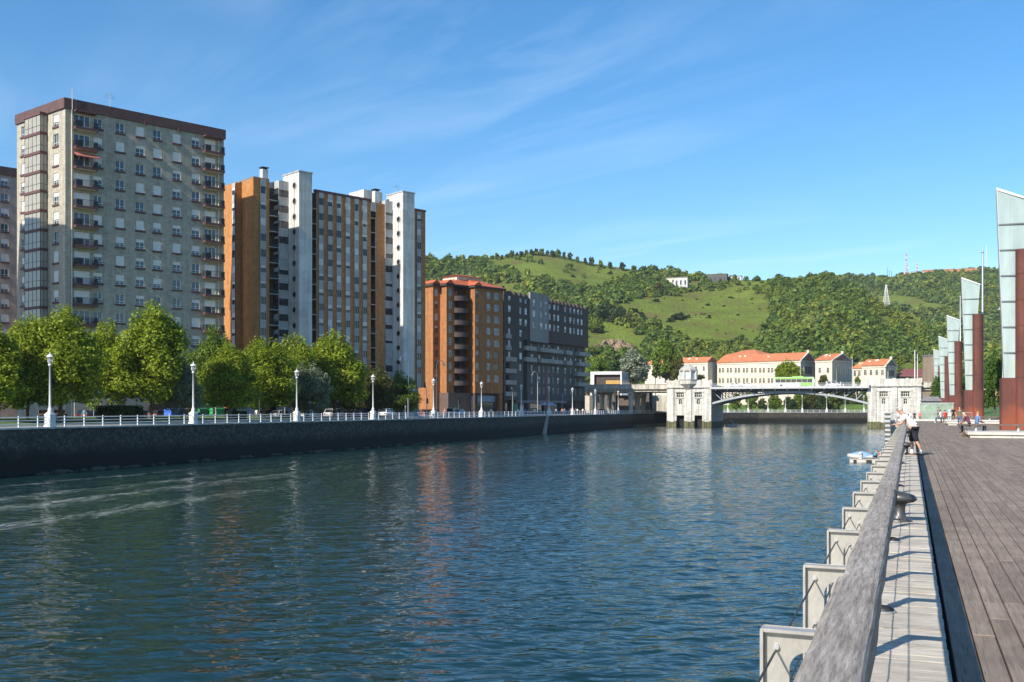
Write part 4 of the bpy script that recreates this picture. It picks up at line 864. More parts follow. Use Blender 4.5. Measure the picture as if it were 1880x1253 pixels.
# ==== dark brown block with the saw-tooth roof ===========================
def dark_block():
    P = at(925, 749, 264.0); fr = Frame(P.x, P.y, 29.3, LEFT_Z-.1); FM = fr.M
    root = thing('apartment_building', 'dark brown apartment building with a saw-tooth roofline and pale balcony bands', 'apartment building', FM)
    zt = fr.sz(537, 0); X = lambda p, y=0: fr.sx(p, y); H = lambda py, p, y=0: fr.sz(py, fr.sx(p, y), y)
    c0, c1, c2, c3 = 0.0, X(972), X(1006), X(1080); clow = X(1074, 1.2)
    st = 3.1; hh = 1.75
    zrow = [H(480+275/4.176, 935)-st*k for k in range(10)]
    zlow = zrow[3]-1.62                                               # underside of the overhanging top storeys
    def rows(cl, rr, y, mt, style, shut='shutter', p=(.45, .2, .15, .2), x0=None, x1=None, z0=None, z1=None, h=hh):
        wall(root, FM, x0, x1, z0, z1, [(c, z-h/2, w, h) for c, w in cl for z in rr], mt, y=y, reveal=.2)
        for c, w in cl:
            for z in rr: put_window(root, FM, c, z-h/2, w, h, y+.17, style, shut, p)
    zt1 = zt-.6
    # left full-height part
    rows([(X(935.5), 1.5), (X(956), 1.4)], zrow[:6], 0, 'brown_clad', 'white', x0=0, x1=X(961), z0=zrow[6]+1.3, z1=zt1)
    rows([(X(965.5), 1.3)], zrow[:3], 0, 'brown_clad', 'white', x0=X(961), x1=c1, z0=zlow, z1=zt1)
    # grey panel standing proud
    b = MB(); gp_ = -.25
    rows([(X(980.5, gp_), 1.5), (X(994, gp_), 1.5), (X(1002.5, gp_), 1.0)], [H(480+318/4.176, 980)-st*k for k in range(3)], gp_, 'grey_clad', 'white', x0=c1, x1=c2, z0=zlow-.2, z1=H(537, 975))
    plain(root, FM, [((c1, .3, zlow-.2), (c1, gp_, zlow-.2), (c1, gp_, H(537, 975)), (c1, .3, H(537, 975))), ((c2, gp_, zlow-.2), (c2, .3, zlow-.2), (c2, .3, H(537, 975)), (c2, gp_, H(537, 975)))], 'grey_clad')
    rc = [(X(p), 1.35) for p in (1009.8, 1018, 1025, 1038, 1047.5, 1054.5, 1061.5, 1068)]
    rr = [H(480+350/4.176, 1018)-st*k for k in range(3)]
    rows(rc, rr, 0, 'brown_clad', 'white', x0=c2, x1=c3, z0=zlow, z1=zt1)
    # side and back of the upper box
    plain(root, FM, [((c3, 0, zlow), (c3, 14, zlow), (c3, 14, zt1), (c3, 0, zt1)), ((0, 14, 0), (0, 0, 0), (0, 0, zt1), (0, 14, zt1)), ((c3, 14, 0), (0, 14, 0), (0, 14, zt1), (c3, 14, zt1)), ((c3, 0, zlow), (c1-3, 0, zlow), (c1-3, 1.2, zlow), (c3, 1.2, zlow))], 'brown_clad', 'side_wall')
    # lower floors set back 1.2 m
    y = 1.2; lx0 = X(961, y); zl = [zlow-1.45-st*k for k in range(7)]
    cl = [(X(p, y), w) for p, w in ((966, .7), (977, 1.3), (990.5, 1.2), (999, 1.0), (1008, .9), (1016, .9), (1025, 1.3), (1038, 1.2), (1048, .9), (1057, 1.0), (1066, 1.2))]
    zs_low = [z for z in zl if z > 4.2]
    wall(root, FM, lx0, clow, 4.0, zlow, [(c, z-hh/2, w, hh) for c, w in cl for z in zs_low], 'lower_clad', y=y, reveal=.25)
    cnt = 0
    for i, (c, w) in enumerate(cl):
        for k, z in enumerate(zs_low): put_window(root, FM, c, z-hh/2, w, hh, y+.2, 'white' if k > 1 else 'brown', 'shutter', (.5, .2, .15, .15), name='window' if k > 1 else 'balcony_door')
    plain(root, FM, [((clow, y, 0), (clow, 14, 0), (clow, 14, zlow), (clow, y, zlow)), ((lx0, 0, 4.0), (lx0, y, 4.0), (lx0, y, zlow), (lx0, 0, zlow))], 'lower_clad', 'side_wall')
    # long balconies
    def balc(p0, p1, zb, d=1.3, yb=0.0, hgt=1.05):
        xa, xb = X(p0, yb), X(p1, yb); q = MB(); q.box(xa, xb, yb-d*.35, yb+1.19, zb-.15, zb); q.box(xa, xb, yb-d*.35-.08, yb-d*.35, zb-.15, zb+hgt); q.box(xa, xa+.1, yb-d*.35, yb+1.1, zb, zb+hgt); q.box(xb-.1, xb, yb-d*.35, yb+1.1, zb, zb+hgt)
        return q.build('balcony', M['balcony_conc'], root, FM)
    for k in (0, 1):
        zb = zl[k]-1.25
        balc(963, 983, zb); balc(991, 1031, zb); balc(1038, 1049, zb); balc(1061, 1081, zb)
    balc(1058, 1080, zl[2]-1.25); balc(1059, 1079, zl[3]-1.25)
    zz = zrow
    for k in (3, 4): balc(925, 935.5, zz[k]-1.7, 1.6)
    balc(925, 945, zz[5]-1.6, 1.6)
    # lower left recess with balconies
    wall(root, FM, 0, X(961), 4.0, zrow[6]+1.3, [(X(932), z-1, 2.0, 2.0) for z in (zrow[6]-.1, zrow[7]-.1, zrow[8]-.1) if z > 5]+[(X(956), zrow[6]-.9, 1.4, 1.75)], 'lower_clad', y=.02, reveal=.9)
    for z in (zrow[6]-.1, zrow[7]-.1, zrow[8]-.1):
        if z > 5: boxpart('balcony_door', root, FM, (X(932)-1.0, X(932)+1.0, .85, .9, z-1, z+1), 'glass')
    put_window(root, FM, X(956), zrow[6]-.9, 1.4, 1.75, .2, 'white')
    for k in (6, 7, 8): balc(925, 945, zz[k]-1.6, 1.5)
    # ground floor
    boxpart('ground_floor', root, FM, (.3, clow-.2, 2.0, 13.5, 0, 4.0), 'dark_recess'); boxpart('shop_fascia', root, FM, (X(948, y), X(1040, y), y-.02, y+.5, 3.3, 3.98), 'grey_clad')
    for p0, p1, m_ in ((927, 938, 'glass'), (942, 950, 'sign_green'), (954, 968, 'glass_blue'), (972, 1000, 'glass'), (1004, 1028, 'glass'), (1034, 1056, 'glass')): boxpart('shop_glazing', root, FM, (X(p0, 2), X(p1, 2), 1.9, 1.99, .3, 3.1), m_)
    for p in (940, 970, 1002, 1031, 1058): boxpart('column', root, FM, (X(p, y)-.3, X(p, y)+.3, y+.05, y+.6, 0, 3.98), 'lower_clad')
    # saw-tooth parapet and roof
    rf = MB(); rf.box(.0, c3, .02, 14, zt1-.1, zt1+.05); roof = rf.build('roof', M['roof_flat'], root, FM)
    def teeth(xa, xb, n):
        w = (xb-xa)/n; t = MB()
        for i in range(n):
            x = xa+i*w; t.extrude([(x, zt1), (x+w-.02, zt1), (x+w-.02, zt1+.25), (x+w*.12, zt1+1.35), (x, zt1+1.35)], 'y', -.06, 3.0)
        t.build('saw_tooth_parapet', M['brown_clad'], roof, FM)
    teeth(0, c1, 5); teeth(c2+.02, X(1046), 6); teeth(X(1046)+.02, X(1075), 4); boxpart('end_parapet', roof, FM, (X(1075)+.02, c3, -.06, 12, zt1-.05, zt1+1.0), 'brown_clad')
    boxpart('stack', roof, FM, (.1, 1.2, .5, 2.5, zt1+.05, zt1+2.4), 'lower_clad'); boxpart('stack', roof, FM, (X(957, 5), X(960, 5), 5, 6, zt1+.05, zt1+1.9), 'white_concrete'); boxpart('stack', roof, FM, (X(1055, 5), X(1057.5, 5), 5, 6, zt1+.05, zt1+2.2), 'white_concrete')
    return root
dark_block()
# ==== the bridge ===========================================================
def pier(label, x0, x1, ydep, fr, cabin_px=None, top_py=None, refx=0):
    """masonry pier: battered weedy base, pilasters, sunk window panels, cornice, water openings"""
    FM = fr.M; root = thing('bridge_pier', label, 'bridge pier', FM @ T(x0, 0, WATER_Z)); W = x1-x0
    zt = 7.9; zb = WATER_Z-1
    oc = [(x0+W*.30), (x0+W*.715)]; ow = W*.175
    ops = [(c, zb, ow, -.75-zb) for c in oc] if cabin_px else []
    ops += [(c, 6.2-1.2, W*.16, 1.35) for c in oc]+[(c, 2.9-.1, W*.07, 1.55) for c in oc]
    wall(root, FM, x0, x1, zb, zt, [(c, z, w, h) for c, z, w, h in ops], 'ashlar', reveal=.5)
    plain(root, FM, [((x1, 0, zb), (x1, ydep, zb), (x1, ydep, zt), (x1, 0, zt)), ((x0, ydep, zb), (x0, 0, zb), (x0, 0, zt), (x0, ydep, zt)), ((x1, ydep, zb), (x0, ydep, zb), (x0, ydep, zt), (x1, ydep, zt))], 'ashlar', 'side_wall')
    b = MB()
    for xa, xb in ((x0-.15, x0+W*.15), (x0+W*.455, x0+W*.56), (x1-W*.15, x1+.15)):
        b.box(xa, xb, -.35, -.003, WATER_Z+1.7, zt-.3)
    b.build('pilaster', M['ashlar'], root, FM)
    for c in oc:
        f = MB(); f.box(c-W*.13, c+W*.13, -.22, -.003, 6.55, 6.85); f.box(c-W*.11, c-W*.088, -.12, -.003, 4.8, 6.5); f.box(c+W*.088, c+W*.11, -.12, -.003, 4.8, 6.5); f.box(c-W*.10, c+W*.10, -.2, -.003, 4.65, 4.85); f.build('window_surround', M['stone_band'], root, FM)
        for (z, w, h, n) in ((5.0, W*.16, 1.35, 4), (2.8, W*.07, 1.55, 2)):
            g = MB(); g.box(-w/2, w/2, 0, .05, 0, h, 1)
            for i in range(n+1): xx = -w/2+w*i/n; g.box(xx-.07, xx+.07, -.08, -.003, 0, h, 0)
            g.box(-w/2, w/2, -.07, -.01, h*.55, h*.55+.1, 0); g.build('window', [M['stone_band'], M['glass']], root, FM @ T(c, .38, z))
    base = MB()
    segs = [(x0-.3, oc[0]-ow/2), (oc[0]+ow/2, oc[1]-ow/2), (oc[1]+ow/2, x1+.3)] if cabin_px else [(x0-.3, x1+.3)]
    for xa, xb in segs:
        n = 4
        for i in range(n): base.box(xa+(xb-xa)*i/n+.04, xa+(xb-xa)*(i+1)/n-.04, -.55-.12*(i % 2), -.003, WATER_Z-1, WATER_Z+2.0-.25*(i % 3))
    base.box(x1+.003, x1+.35, 0, ydep, WATER_Z-1, WATER_Z+1.7); base.box(x0-.35, x0-.003, 0, ydep, WATER_Z-1, WATER_Z+1.7)
    base.build('weedy_base', M['weedy_stone'], root, FM)
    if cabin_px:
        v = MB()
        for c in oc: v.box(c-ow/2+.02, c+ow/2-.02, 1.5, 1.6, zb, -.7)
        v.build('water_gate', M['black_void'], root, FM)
    co = MB(); co.box(x0-.45, x1+.45, -.5, ydep, zt, zt+.5); co.box(x0-.25, x1+.25, -.3, ydep, zt+.5, zt+1.0); co.build('cornice', M['stone_band'], root, FM)
    pa = MB(); pa.box(x0-.2, x1+.2, -.22, .22, zt+1.0, zt+2.25)
    for i in range(5): xx = x0+W*i/4; pa.box(xx-.45, xx+.45, -.34, .34, zt+1.0, zt+2.45)
    pa.box(x0-.2, x0+.2, .22, 6, zt+1.0, zt+2.2); pa.build('parapet', M['stone_band'], root, FM)
    if cabin_px:
        cx = fr.sx(cabin_px, -.3); rr = 2.75; oct_ = lambda r: [(cx+r*math.cos(R(22.5+45*i)), .6+r*math.sin(R(22.5+45*i))) for i in range(8)]
        co = MB(); co.prism(oct_(.7), zt-1.0, zt+1.2, top=oct_(rr)); co.build('corbel', M['dome_stone'], root, FM)
        za = fr.sz(697, cx); zbt = fr.sz(681.5, cx); bo = MB(); bo.prism(oct_(rr), zt+1.2, za); body = bo.build('cabin', M['stone_band'], root, FM)
        po = MB()
        for p in oct_(rr-.12): po.box(p[0]-.28, p[0]+.28, p[1]-.28, p[1]+.28, za, zbt)
        po.prism(oct_(rr+.2), za-.15, za+.12); po.build('cabin_post', M['white_concrete'], body, FM)
        gl = MB(); gl.prism(oct_(rr-.25), za+.1, zbt); gl.build('cabin_glazing', M['gallery_window'], body, FM)
        do = MB(); do.prism(oct_(rr+.25), zbt, zbt+.35); do.prism(oct_(rr+.12), zbt+.35, zbt+1.0, top=oct_(rr*.85)); do.prism(oct_(rr*.85), zbt+1.0, zbt+1.75, top=oct_(rr*.45)); do.prism(oct_(rr*.45), zbt+1.75, zbt+2.05, top=oct_(.3)); do.build('dome', M['dome_stone'], body, FM)
    return root
M['gallery_window'] = mat('gallery_window', (.48, .52, .54), .15, .2, 1.5, spec=.8)
XP2, XP2E = BRG.sx(1594), BRG.sx(1690)
pier('pale stone bridge pier with a domed octagonal control cabin on top', BRG.sx(1225.5), 0.0, 27, BRG, cabin_px=1263)
pier('pale stone bridge pier without a cabin, near the boardwalk', XP2, XP2E, 27, BRG)
def bridge():
    FM = BRG.M; zd = BRG.sz(712, 20, 0); Lx = XP2
    root = thing('bridge', 'steel bascule bridge with white railing and shallow arched girders over the river', 'bridge', FM @ T(Lx/2, 0, zd))
    zr = lambda t: zd+.25*math.sin(math.pi*t)
    n = 24
    deck = MB()
    for i in range(n):
        xa, xb = Lx*i/n, Lx*(i+1)/n; za = zr((i+.5)/n)
        deck.box(xa, xb, -1.6, 26, za-.25, za+.15)
    deck.build('deck', M['bridge_white'], root, FM)
    fa = MB(); fa.box(0, Lx, -1.75, -1.61, zd-.35, zd+.25); fa.build('deck_fascia', M['bridge_white'], root, FM)
    un = MB(); un.box(0, Lx, 0, 25, zd-.95, zd-.3)
    for i in range(13): x = Lx*(i+.5)/13; un.box(x-.14, x+.14, -1.5, 25, zd-.85, zd-.27)
    un.build('deck_beams', M['bridge_dark'], root, FM)
    def za_(x): t = x/Lx; return zd-1.15-(BRG.sz(712, 20, 0)-BRG.sz(741, 1, 0)-1.35)*(abs(2*t-1)**2.0)
    for y0 in (.3, 8.5, 16.5, 24.2):
        g = MB(); m = 40
        for i in range(m):
            xa, xb = Lx*i/m, Lx*(i+1)/m; a, c = za_(xa), za_(xb); hgt = .62
            vs = [(xa, y0, a-hgt), (xb, y0, c-hgt), (xb, y0+.7, c-hgt), (xa, y0+.7, a-hgt), (xa, y0, a), (xb, y0, c), (xb, y0+.7, c), (xa, y0+.7, a)]
            g.add(vs, [(0, 1, 5, 4), (2, 3, 7, 6), (3, 2, 1, 0), (4, 5, 6, 7)]+([(0, 4, 7, 3)] if i == 0 else [])+([(1, 2, 6, 5)] if i == m-1 else []))
        go = g.build('arch_girder', M['bridge_steel'], root, FM)
        t = MB(); k = 14
        for i in range(k+1):
            x = Lx*i/k; zlo = za_(min(max(x, .05), Lx-.05))
            if zd-.6-zlo > .8:
                t.box(x-.11, x+.11, y0+.2, y0+.5, zlo, zd-.5)
                side = 1 if x < Lx/2 else -1; x2 = x+side*Lx/k
                if 0 <= x2 <= Lx: t.cyl((x, y0+.35, zd-.55), (x2, y0+.35, za_(x2)), .13, n=6)
        if y0 in (.3, 24.2): t.box(Lx*.34, Lx*.66, y0+.25, y0+.35, zd-1.25, zd-.5)
        t.build('bracing', M['bridge_steel'], root, FM)
    for y in (-1.68, 25.6):
        h = MB(); L0, L1 = -.2, Lx+.2; k = 30
        for z in (.5, .85, 1.2): h.box(L0, L1, y-.025, y+.025, zd+.15+z-.025, zd+.15+z+.025)
        for i in range(110): x = L0+(L1-L0)*(i+.5)/110; h.box(x-.015, x+.015, y-.02, y+.02, zd+.3, zd+1.3)
        ra = h.build('railing', M['bridge_white'], root, FM)
        p = MB()
        for i in range(13): x = Lx*i/12; p.box(x-.16, x+.16, y-.12, y+.12, zd-.3, zd+1.55)
        p.build('railing_post', M['bridge_white'], ra, FM)
    return zd
ZD = bridge()
# approach viaducts
def viaduct(label, x0, x1, cols, shadow=False):
    FM = BRG.M; root = thing('viaduct', label, 'viaduct', FM @ T((x0+x1)/2, 3, LEFT_Z)); zd = ZD
    d = MB(); d.box(x0, x1, 1.0, 24, zd-.1, zd+.12); d.build('deck', M['viaduct'], root, FM)
    f = MB(); f.box(x0, x1, .6, 1.0, zd-.25, zd+1.25); f.box(x0, x1, .45, 1.15, zd+1.25, zd+1.4)
    k = int(abs(x1-x0)/3)
    for i in range(k+1): x = x0+(x1-x0)*i/max(1, k); f.box(x-.25, x+.25, .5, .6, zd-.2, zd+1.25)
    f.build('parapet', M['viaduct'], root, FM)
    g = MB(); g.box(x0, x1, 1.6, 3.2, zd-1.15, zd-.101); g.box(x0, x1, 10, 12, zd-1.15, zd-.101); g.box(x0, x1, 20, 22, zd-1.15, zd-.101); g.box(x0, x1, 1.3, 1.6, zd-1.0, zd-.5); g.build('girder', M['viaduct'], root, FM)
    for x in cols:
        c = MB(); pr = [(.62, 0), (.62, .001), (.85, zd-LEFT_Z-3.2), (1.0, zd-LEFT_Z-2.7), (1.0, zd-LEFT_Z-1.02)]
        for y in (2.4, 11, 21): c.lathe(pr, 10, c=(x, y, LEFT_Z))
        c.box(x-.9, x+.9, 1.2, 23, zd-1.75, zd-1.16); c.build('column', M['viaduct'], root, FM)
    return root
xl = BRG.sx(1225.5)
viaduct('concrete approach viaduct on flared columns, left of the domed pier', BRG.sx(1070, 1), xl-.3, [BRG.sx(1158, 2), BRG.sx(1092, 2)])
viaduct('concrete approach viaduct behind the glass sail pylons', XP2E+.3, XP2E+60, [XP2E+24, XP2E+42])
# dark arcade wall of the square behind the left viaduct
fr = Frame(BRG.w(BRG.sx(1075, 30), 30).x, BRG.w(BRG.sx(1075, 30), 30).y, 110, LEFT_Z); root = thing('arcade', 'shaded concrete arcade with tall columns under the left viaduct', 'arcade', fr.M)
for p in (1086, 1106, 1113, 1127, 1180, 1189):
    x = fr.sx(p, 0); b = MB(); b.box(x-.6, x+.6, -.5, .6, 0, 7.4); b.build('column', M['lower_clad'], root, fr.M)
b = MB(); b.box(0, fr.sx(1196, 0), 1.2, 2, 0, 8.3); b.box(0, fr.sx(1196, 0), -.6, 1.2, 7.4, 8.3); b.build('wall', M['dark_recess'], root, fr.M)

# museum box on the square
P = at(1084, 749, 352); fr = Frame(P.x, P.y, 104, 0); zt = fr.sz(682.5, fr.sx(1112)); zb = 6.0
root = thing('pavilion', 'white box pavilion with a deep dark opening and blue-grey side cladding', 'pavilion', fr.M @ T(0, 0, zb))
w1 = fr.sx(1141.5); t_ = .9; b = MB(); b.box(0, w1, 0, 1.2, zt-1.05, zt); b.box(0, 1.3, 0, 1.2, zb, zt-1.05); b.box(w1-.5, w1, 0, 1.2, zb, zt-1.05); b.box(0, w1, 1.2, 16, zt-.4, zt); b.box(0, .4, 1.2, 16, zb, zt-.4); b.build('frame', M['white_paint'], root, fr.M)
b = MB(); b.quad((1.3, 1.15, zb), (w1-.5, 1.15, zb), (w1-.5, 1.15, zt-1.05), (1.3, 1.15, zt-1.05)); b.build('wall', M['brown_clad'], root, fr.M)
b = MB(); b.box(w1*.48, w1*.93, .9, 1.1, zb+4.0, zb+5.3); b.build('gold_panel', M['gold_panel'], root, fr.M)
b = MB(); y_ = 22; b.quad((w1+.003, 0.02, zb), (w1+.003, y_, zb), (w1+.003, y_, zt-.2), (w1+.003, .02, zt-.2)); b.build('side_cladding', M['blue_cladding'], root, fr.M)
b = MB(); x_ = fr.sx(1180, .3); b.box(w1+.01, x_, .3, 14, zb, zb+3.0); b.build('annex', M['blue_cladding'], root, fr.M)
b = MB(); b.box(w1+.3*(x_-w1), x_*.96, .2, .29, zb+1.2, zb+2.4); b.build('window', M['glass'], root, fr.M)
b = MB(); b.box(-25, 40, -.5, 30, LEFT_Z, zb); b.build('plinth', M['viaduct'], root, fr.M @ T(0, 4, 0))

# ==== university ============================================================
def university():
    P = at(1317, 749, 470.0); fr = Frame(P.x, P.y, 131, 0.0); FM = fr.M; zb = 3.0
    def wing(label, pl, pr_, yfront, eave_py, apex_py, side_px, nx, rows, gable=True, arched=True, refpx=None, pair=True):
        x0, x1 = fr.sx(pl, yfront), fr.sx(pr_, yfront); dep = fr.sy(side_px, x1)-yfront
        ze = fr.sz(eave_py, x1, yfront); za = fr.sz(apex_py, x1, yfront+dep/2)
        root = thing('university_building', label, 'university building', FM @ T(x0, yfront, zb))
        W = x1-x0; ops = []; wh = 2.3
        for i in range(nx):
            c = x0+W*(i+.5)/nx
            for zc in rows:
                z = fr.sz(zc, c, yfront)
                for dx in ((-.85, .85) if pair else (0,)): ops.append((c+dx, z-wh/2, 1.05, wh))
        wall(root, FM, x0, x1, zb, ze, ops, 'univ_wall', y=yfront, reveal=.3)
        for c, z, w, h in ops:
            k = ('uw', arched)
            if k not in _wc:
                g = MB(); g.box(-.52, .52, .2, .24, 0, wh, 1); g.box(-.05, .05, .12, .2, 0, wh, 0); g.box(-.52, .52, .12, .2, wh*.6, wh*.6+.08, 0)
                pts = [(.52*math.cos(a), wh-.52+.52*math.sin(a)) for a in np.linspace(0, math.pi, 9)]
                g.add([(p, -.004, q) for p, q in pts]+[(.54, -.004, wh+.02), (-.54, -.004, wh+.02)], [(9, 0, 1, 2, 3, 4), (10, 9, 4), (10, 4, 5, 6, 7, 8)], 2)
                arch = [(.66*math.cos(a), wh-.52+.66*math.sin(a)) for a in np.linspace(0, math.pi, 9)]
                for (a, b_) in zip(arch[:-1], arch[1:]): g.add([(a[0], -.05, a[1]), (b_[0], -.05, b_[1]), (b_[0]*.8, -.05, (b_[1]-wh+.52)*.8+wh-.52), (a[0]*.8, -.05, (a[1]-wh+.52)*.8+wh-.52)], [(0, 1, 2, 3)], 2)
                g.box(-.7, .7, -.12, -.004, -.18, 0, 2)
                _wc[k] = g.mesh('window', [M['univ_trim'], M['glass'], M['univ_trim']])
            inst('window', _wc[k], root, FM @ T(c, yfront, z))
        tr = MB()
        for zz in (ze-.5, ze-.9): tr.box(x0-.25, x1+.25, yfront-.3, yfront-.003, zz, zz+.35)
        mid = (fr.sz(rows[0], x1, yfront)+fr.sz(rows[-1], x1, yfront))/2
        if len(rows) > 1: tr.box(x0-.1, x1+.1, yfront-.15, yfront-.003, mid-.15, mid+.2)
        tr.box(x0-.1, x0+.5, yfront-.12, yfront-.003, zb, ze-.95); tr.box(x1-.5, x1+.1, yfront-.12, yfront-.003, zb, ze-.95)
        tr.build('cornice', M['univ_trim'], root, FM)
        # gable end towards the right
        ym = yfront+dep/2
        s = MB(); s.quad((x1, yfront, zb), (x1, yfront+dep, zb), (x1, yfront+dep, ze), (x1, yfront, ze)); s.add([(x1, yfront, ze), (x1, yfront+dep, ze), (x1, ym, za-.25)], [(0, 1, 2)])
        s.quad((x0, yfront+dep, zb), (x0, yfront, zb), (x0, yfront, ze), (x0, yfront+dep, ze)); s.quad((x1, yfront+dep, zb), (x0, yfront+dep, zb), (x0, yfront+dep, ze), (x1, yfront+dep, ze)); s.build('gable_wall', M['univ_wall'], root, FM)
        if gable:
            q = MB()
            for i in range(5): yy = yfront+dep*(.28+.11*i); q.box(x1+.003, x1+.12, yy-.38, yy+.38, fr.sz(rows[0], x1, ym)-1.6, fr.sz(rows[0], x1, ym)+1.6)
            q.build('gable_window', M['glass'], root, FM)
            p = MB()
            for (ya, zz, yb_, zz2) in ((yfront-.6, ze-.1, ym, za+.15), (ym, za+.15, yfront+dep+.6, ze-.1)):
                p.add([(x1-.2, ya, zz), (x1+.45, ya, zz), (x1+.45, yb_, zz2), (x1-.2, yb_, zz2), (x1-.2, ya, zz-.6), (x1+.45, ya, zz-.6), (x1+.45, yb_, zz2-.6), (x1-.2, yb_, zz2-.6)], [(0, 1, 2, 3), (7, 6, 5, 4), (1, 5, 6, 2), (0, 3, 7, 4), (0, 4, 5, 1), (3, 2, 6, 7)])
            p.box(x1+.003, x1+.5, yfront-.5, yfront+dep+.5, ze-.7, ze-.2); p.box(x1-.4, x1+.6, ym-.5, ym+.5, za-.2, za+.9)
            for i in range(2): yy = yfront+dep*(.2+.6*i); p.box(x1+.003, x1+.35, yy-.45, yy+.45, zb, ze-.7)
            p.build('pediment', M['univ_trim'], root, FM)
        r = MB(); o = .7
        r.add([(x0-o, yfront-o, ze-.05), (x1, yfront-o, ze-.05), (x1, ym, za), (x0-o+(0 if gable else dep/2), ym, za), (x0-o, yfront+dep+o, ze-.05), (x1, yfront+dep+o, ze-.05)], [(0, 1, 2, 3), (3, 2, 5, 4), (0, 3, 4), (1, 5, 2)])
        rf = r.build('roof', M['roof_orange'], root, FM)
        c = MB()
        rr = random.Random(int(pl))
        for i in range(3): t = rr.uniform(.15, .85); xx = x0+W*t; k = rr.uniform(.45, .8); zz = ze+(za-ze)*k; c.box(xx-.5, xx+.5, yfront+(dep/2)*k-.5, yfront+(dep/2)*k+.6, zz-.3, zz+.45)
        c.build('skylight', M['univ_trim'], rf, FM)
        return root, (x0, x1, dep, ze, za)
    wing('left wing of the cream university with plain windows, partly behind trees', 1205, 1299, -5.5, 665, 655, 1317, 7, (677, 692), gable=False, pair=False)
    wing('long main wing of the cream university with paired arched windows', 1317.5, 1470, 0, 661.5, 647, 1497, 10, (680, 699))
    wing('middle gabled wing of the cream university with a round attic opening', 1497.5, 1527.5, 2.0, 661, 649, 1565, 2, (680,), pair=False)
    wing('right gabled wing of the cream university beside the maroon roof', 1583.5, 1625.5, 3.0, 671, 659, 1646, 4, (684,), pair=False)
    wing('low link of the cream university between its middle and right wings', 1565.5, 1590, 9.0, 676, 664, 1600, 3, (686,), gable=False, pair=False)
    # higher hip roof behind the main wing
    y = 24; x0, x1 = fr.sx(1332, y), fr.sx(1392, y); ze, za = fr.sz(653, x0, y), fr.sz(644, x0, y+8)
    root = thing('university_building', 'higher hipped tile roof rising behind the main university wing', 'university building', FM @ T(x0, y, zb))
    b = MB(); b.box(x0, x1, y, y+18, zb, ze); b.build('wall', M['univ_wall'], root, FM)
    b = MB(); b.add([(x0-.6, y-.6, ze), (x1+.6, y-.6, ze), (x1+.6, y+18.6, ze), (x0-.6, y+18.6, ze), (x0+6, y+9, za), (x1-6, y+9, za)], [(0, 1, 5, 4), (1, 2, 5), (2, 3, 4, 5), (3, 0, 4)]); b.build('roof', M['roof_orange'], root, FM)
    # maroon-roofed sports hall right of it
    y = 18; x0, x1 = fr.sx(1646, y), fr.sx(1684, y)+6; zt = fr.sz(676, x0, y)
    root = thing('hall', 'low hall with a dark maroon metal roof beside the university', 'hall', FM @ T(x0, y, zb))
    b = MB(); b.box(x0, x1, y, y+14, zb, zt-3.2); b.build('wall', M['glass'], root, FM)
    b = MB(); b.add([(x0, y-.8, zt-3.2), (x1, y-.8, zt-3.6), (x1, y+9, zt-1.0), (x0, y+9, zt), (x0, y-.8, zt-3.7), (x1, y-.8, zt-4.1)], [(0, 1, 2, 3), (0, 4, 5, 1)]); b.build('roof', M['maroon_roof'], root, FM)
    # far left wing piece seen between trees
    y = -2; x0, x1 = fr.sx(1184, y), fr.sx(1203, y); ze, za = fr.sz(669, x1, y), fr.sz(659, x1, y)
    root = thing('university_building', 'small orange-roofed end of the university between the silvery and green trees', 'university building', FM @ T(x0, y, zb))
    b = MB(); b.box(x0, x1, y, y+12, zb, ze); b.build('wall', M['univ_wall'], root, FM); b = MB(); b.add([(x0-.5, y-.5, ze), (x1+.5, y-.5, ze), (x1-1, y+6, za), (x0+1, y+6, za), (x1+.5, y+12.5, ze), (x0-.5, y+12.5, ze)], [(0, 1, 2, 3), (1, 4, 2), (4, 5, 3, 2), (5, 0, 3)]); b.build('roof', M['roof_orange'], root, FM)
    # terrace the university stands on
    b = MB(); b.box(fr.sx(1190, -7), fr.sx(1720, -7), -7, 60, LEFT_Z-.04, zb+.02); tag(b.build('terrace', M['grass'], None, FM), kind='structure')
    # dark retaining wall and plants above the far quay under the bridge
    return fr
UF = university()
# ---- trees: tapered trunk with limbs, crown of small leaf faces -----------------
def leaf_cloud(r, blobs, n_per, size, flat=.55, droop=0.):
    """blobs: (centre, radii); returns verts, quad faces: leaf-sized rhombs in the outer shell of each blob"""
    V = []; 
    for (c, rad), n in zip(blobs, n_per):
        d = r.normal(size=(n, 3)); d /= np.linalg.norm(d, axis=1)[:, None]
        k = 1-.55*r.random(n)**2.2; p = np.array(c)+d*np.array(rad)*k[:, None]
        nr = d*.7+r.normal(size=(n, 3))*flat+np.array([0, 0, .35]); nr /= np.linalg.norm(nr, axis=1)[:, None]
        a = np.cross(nr, r.normal(size=(n, 3))); a /= np.linalg.norm(a, axis=1)[:, None]; b = np.cross(nr, a)
        s = size*(.6+.8*r.random(n))[:, None]
        q = np.stack([p-a*s, p-b*s*.55+nr*s*.18, p+a*s, p+b*s*.55+nr*s*.18], axis=1)
        V.append(q.reshape(-1, 3))
    V = np.concatenate(V); Fc = np.arange(len(V)).reshape(-1, 4)
    return V, Fc
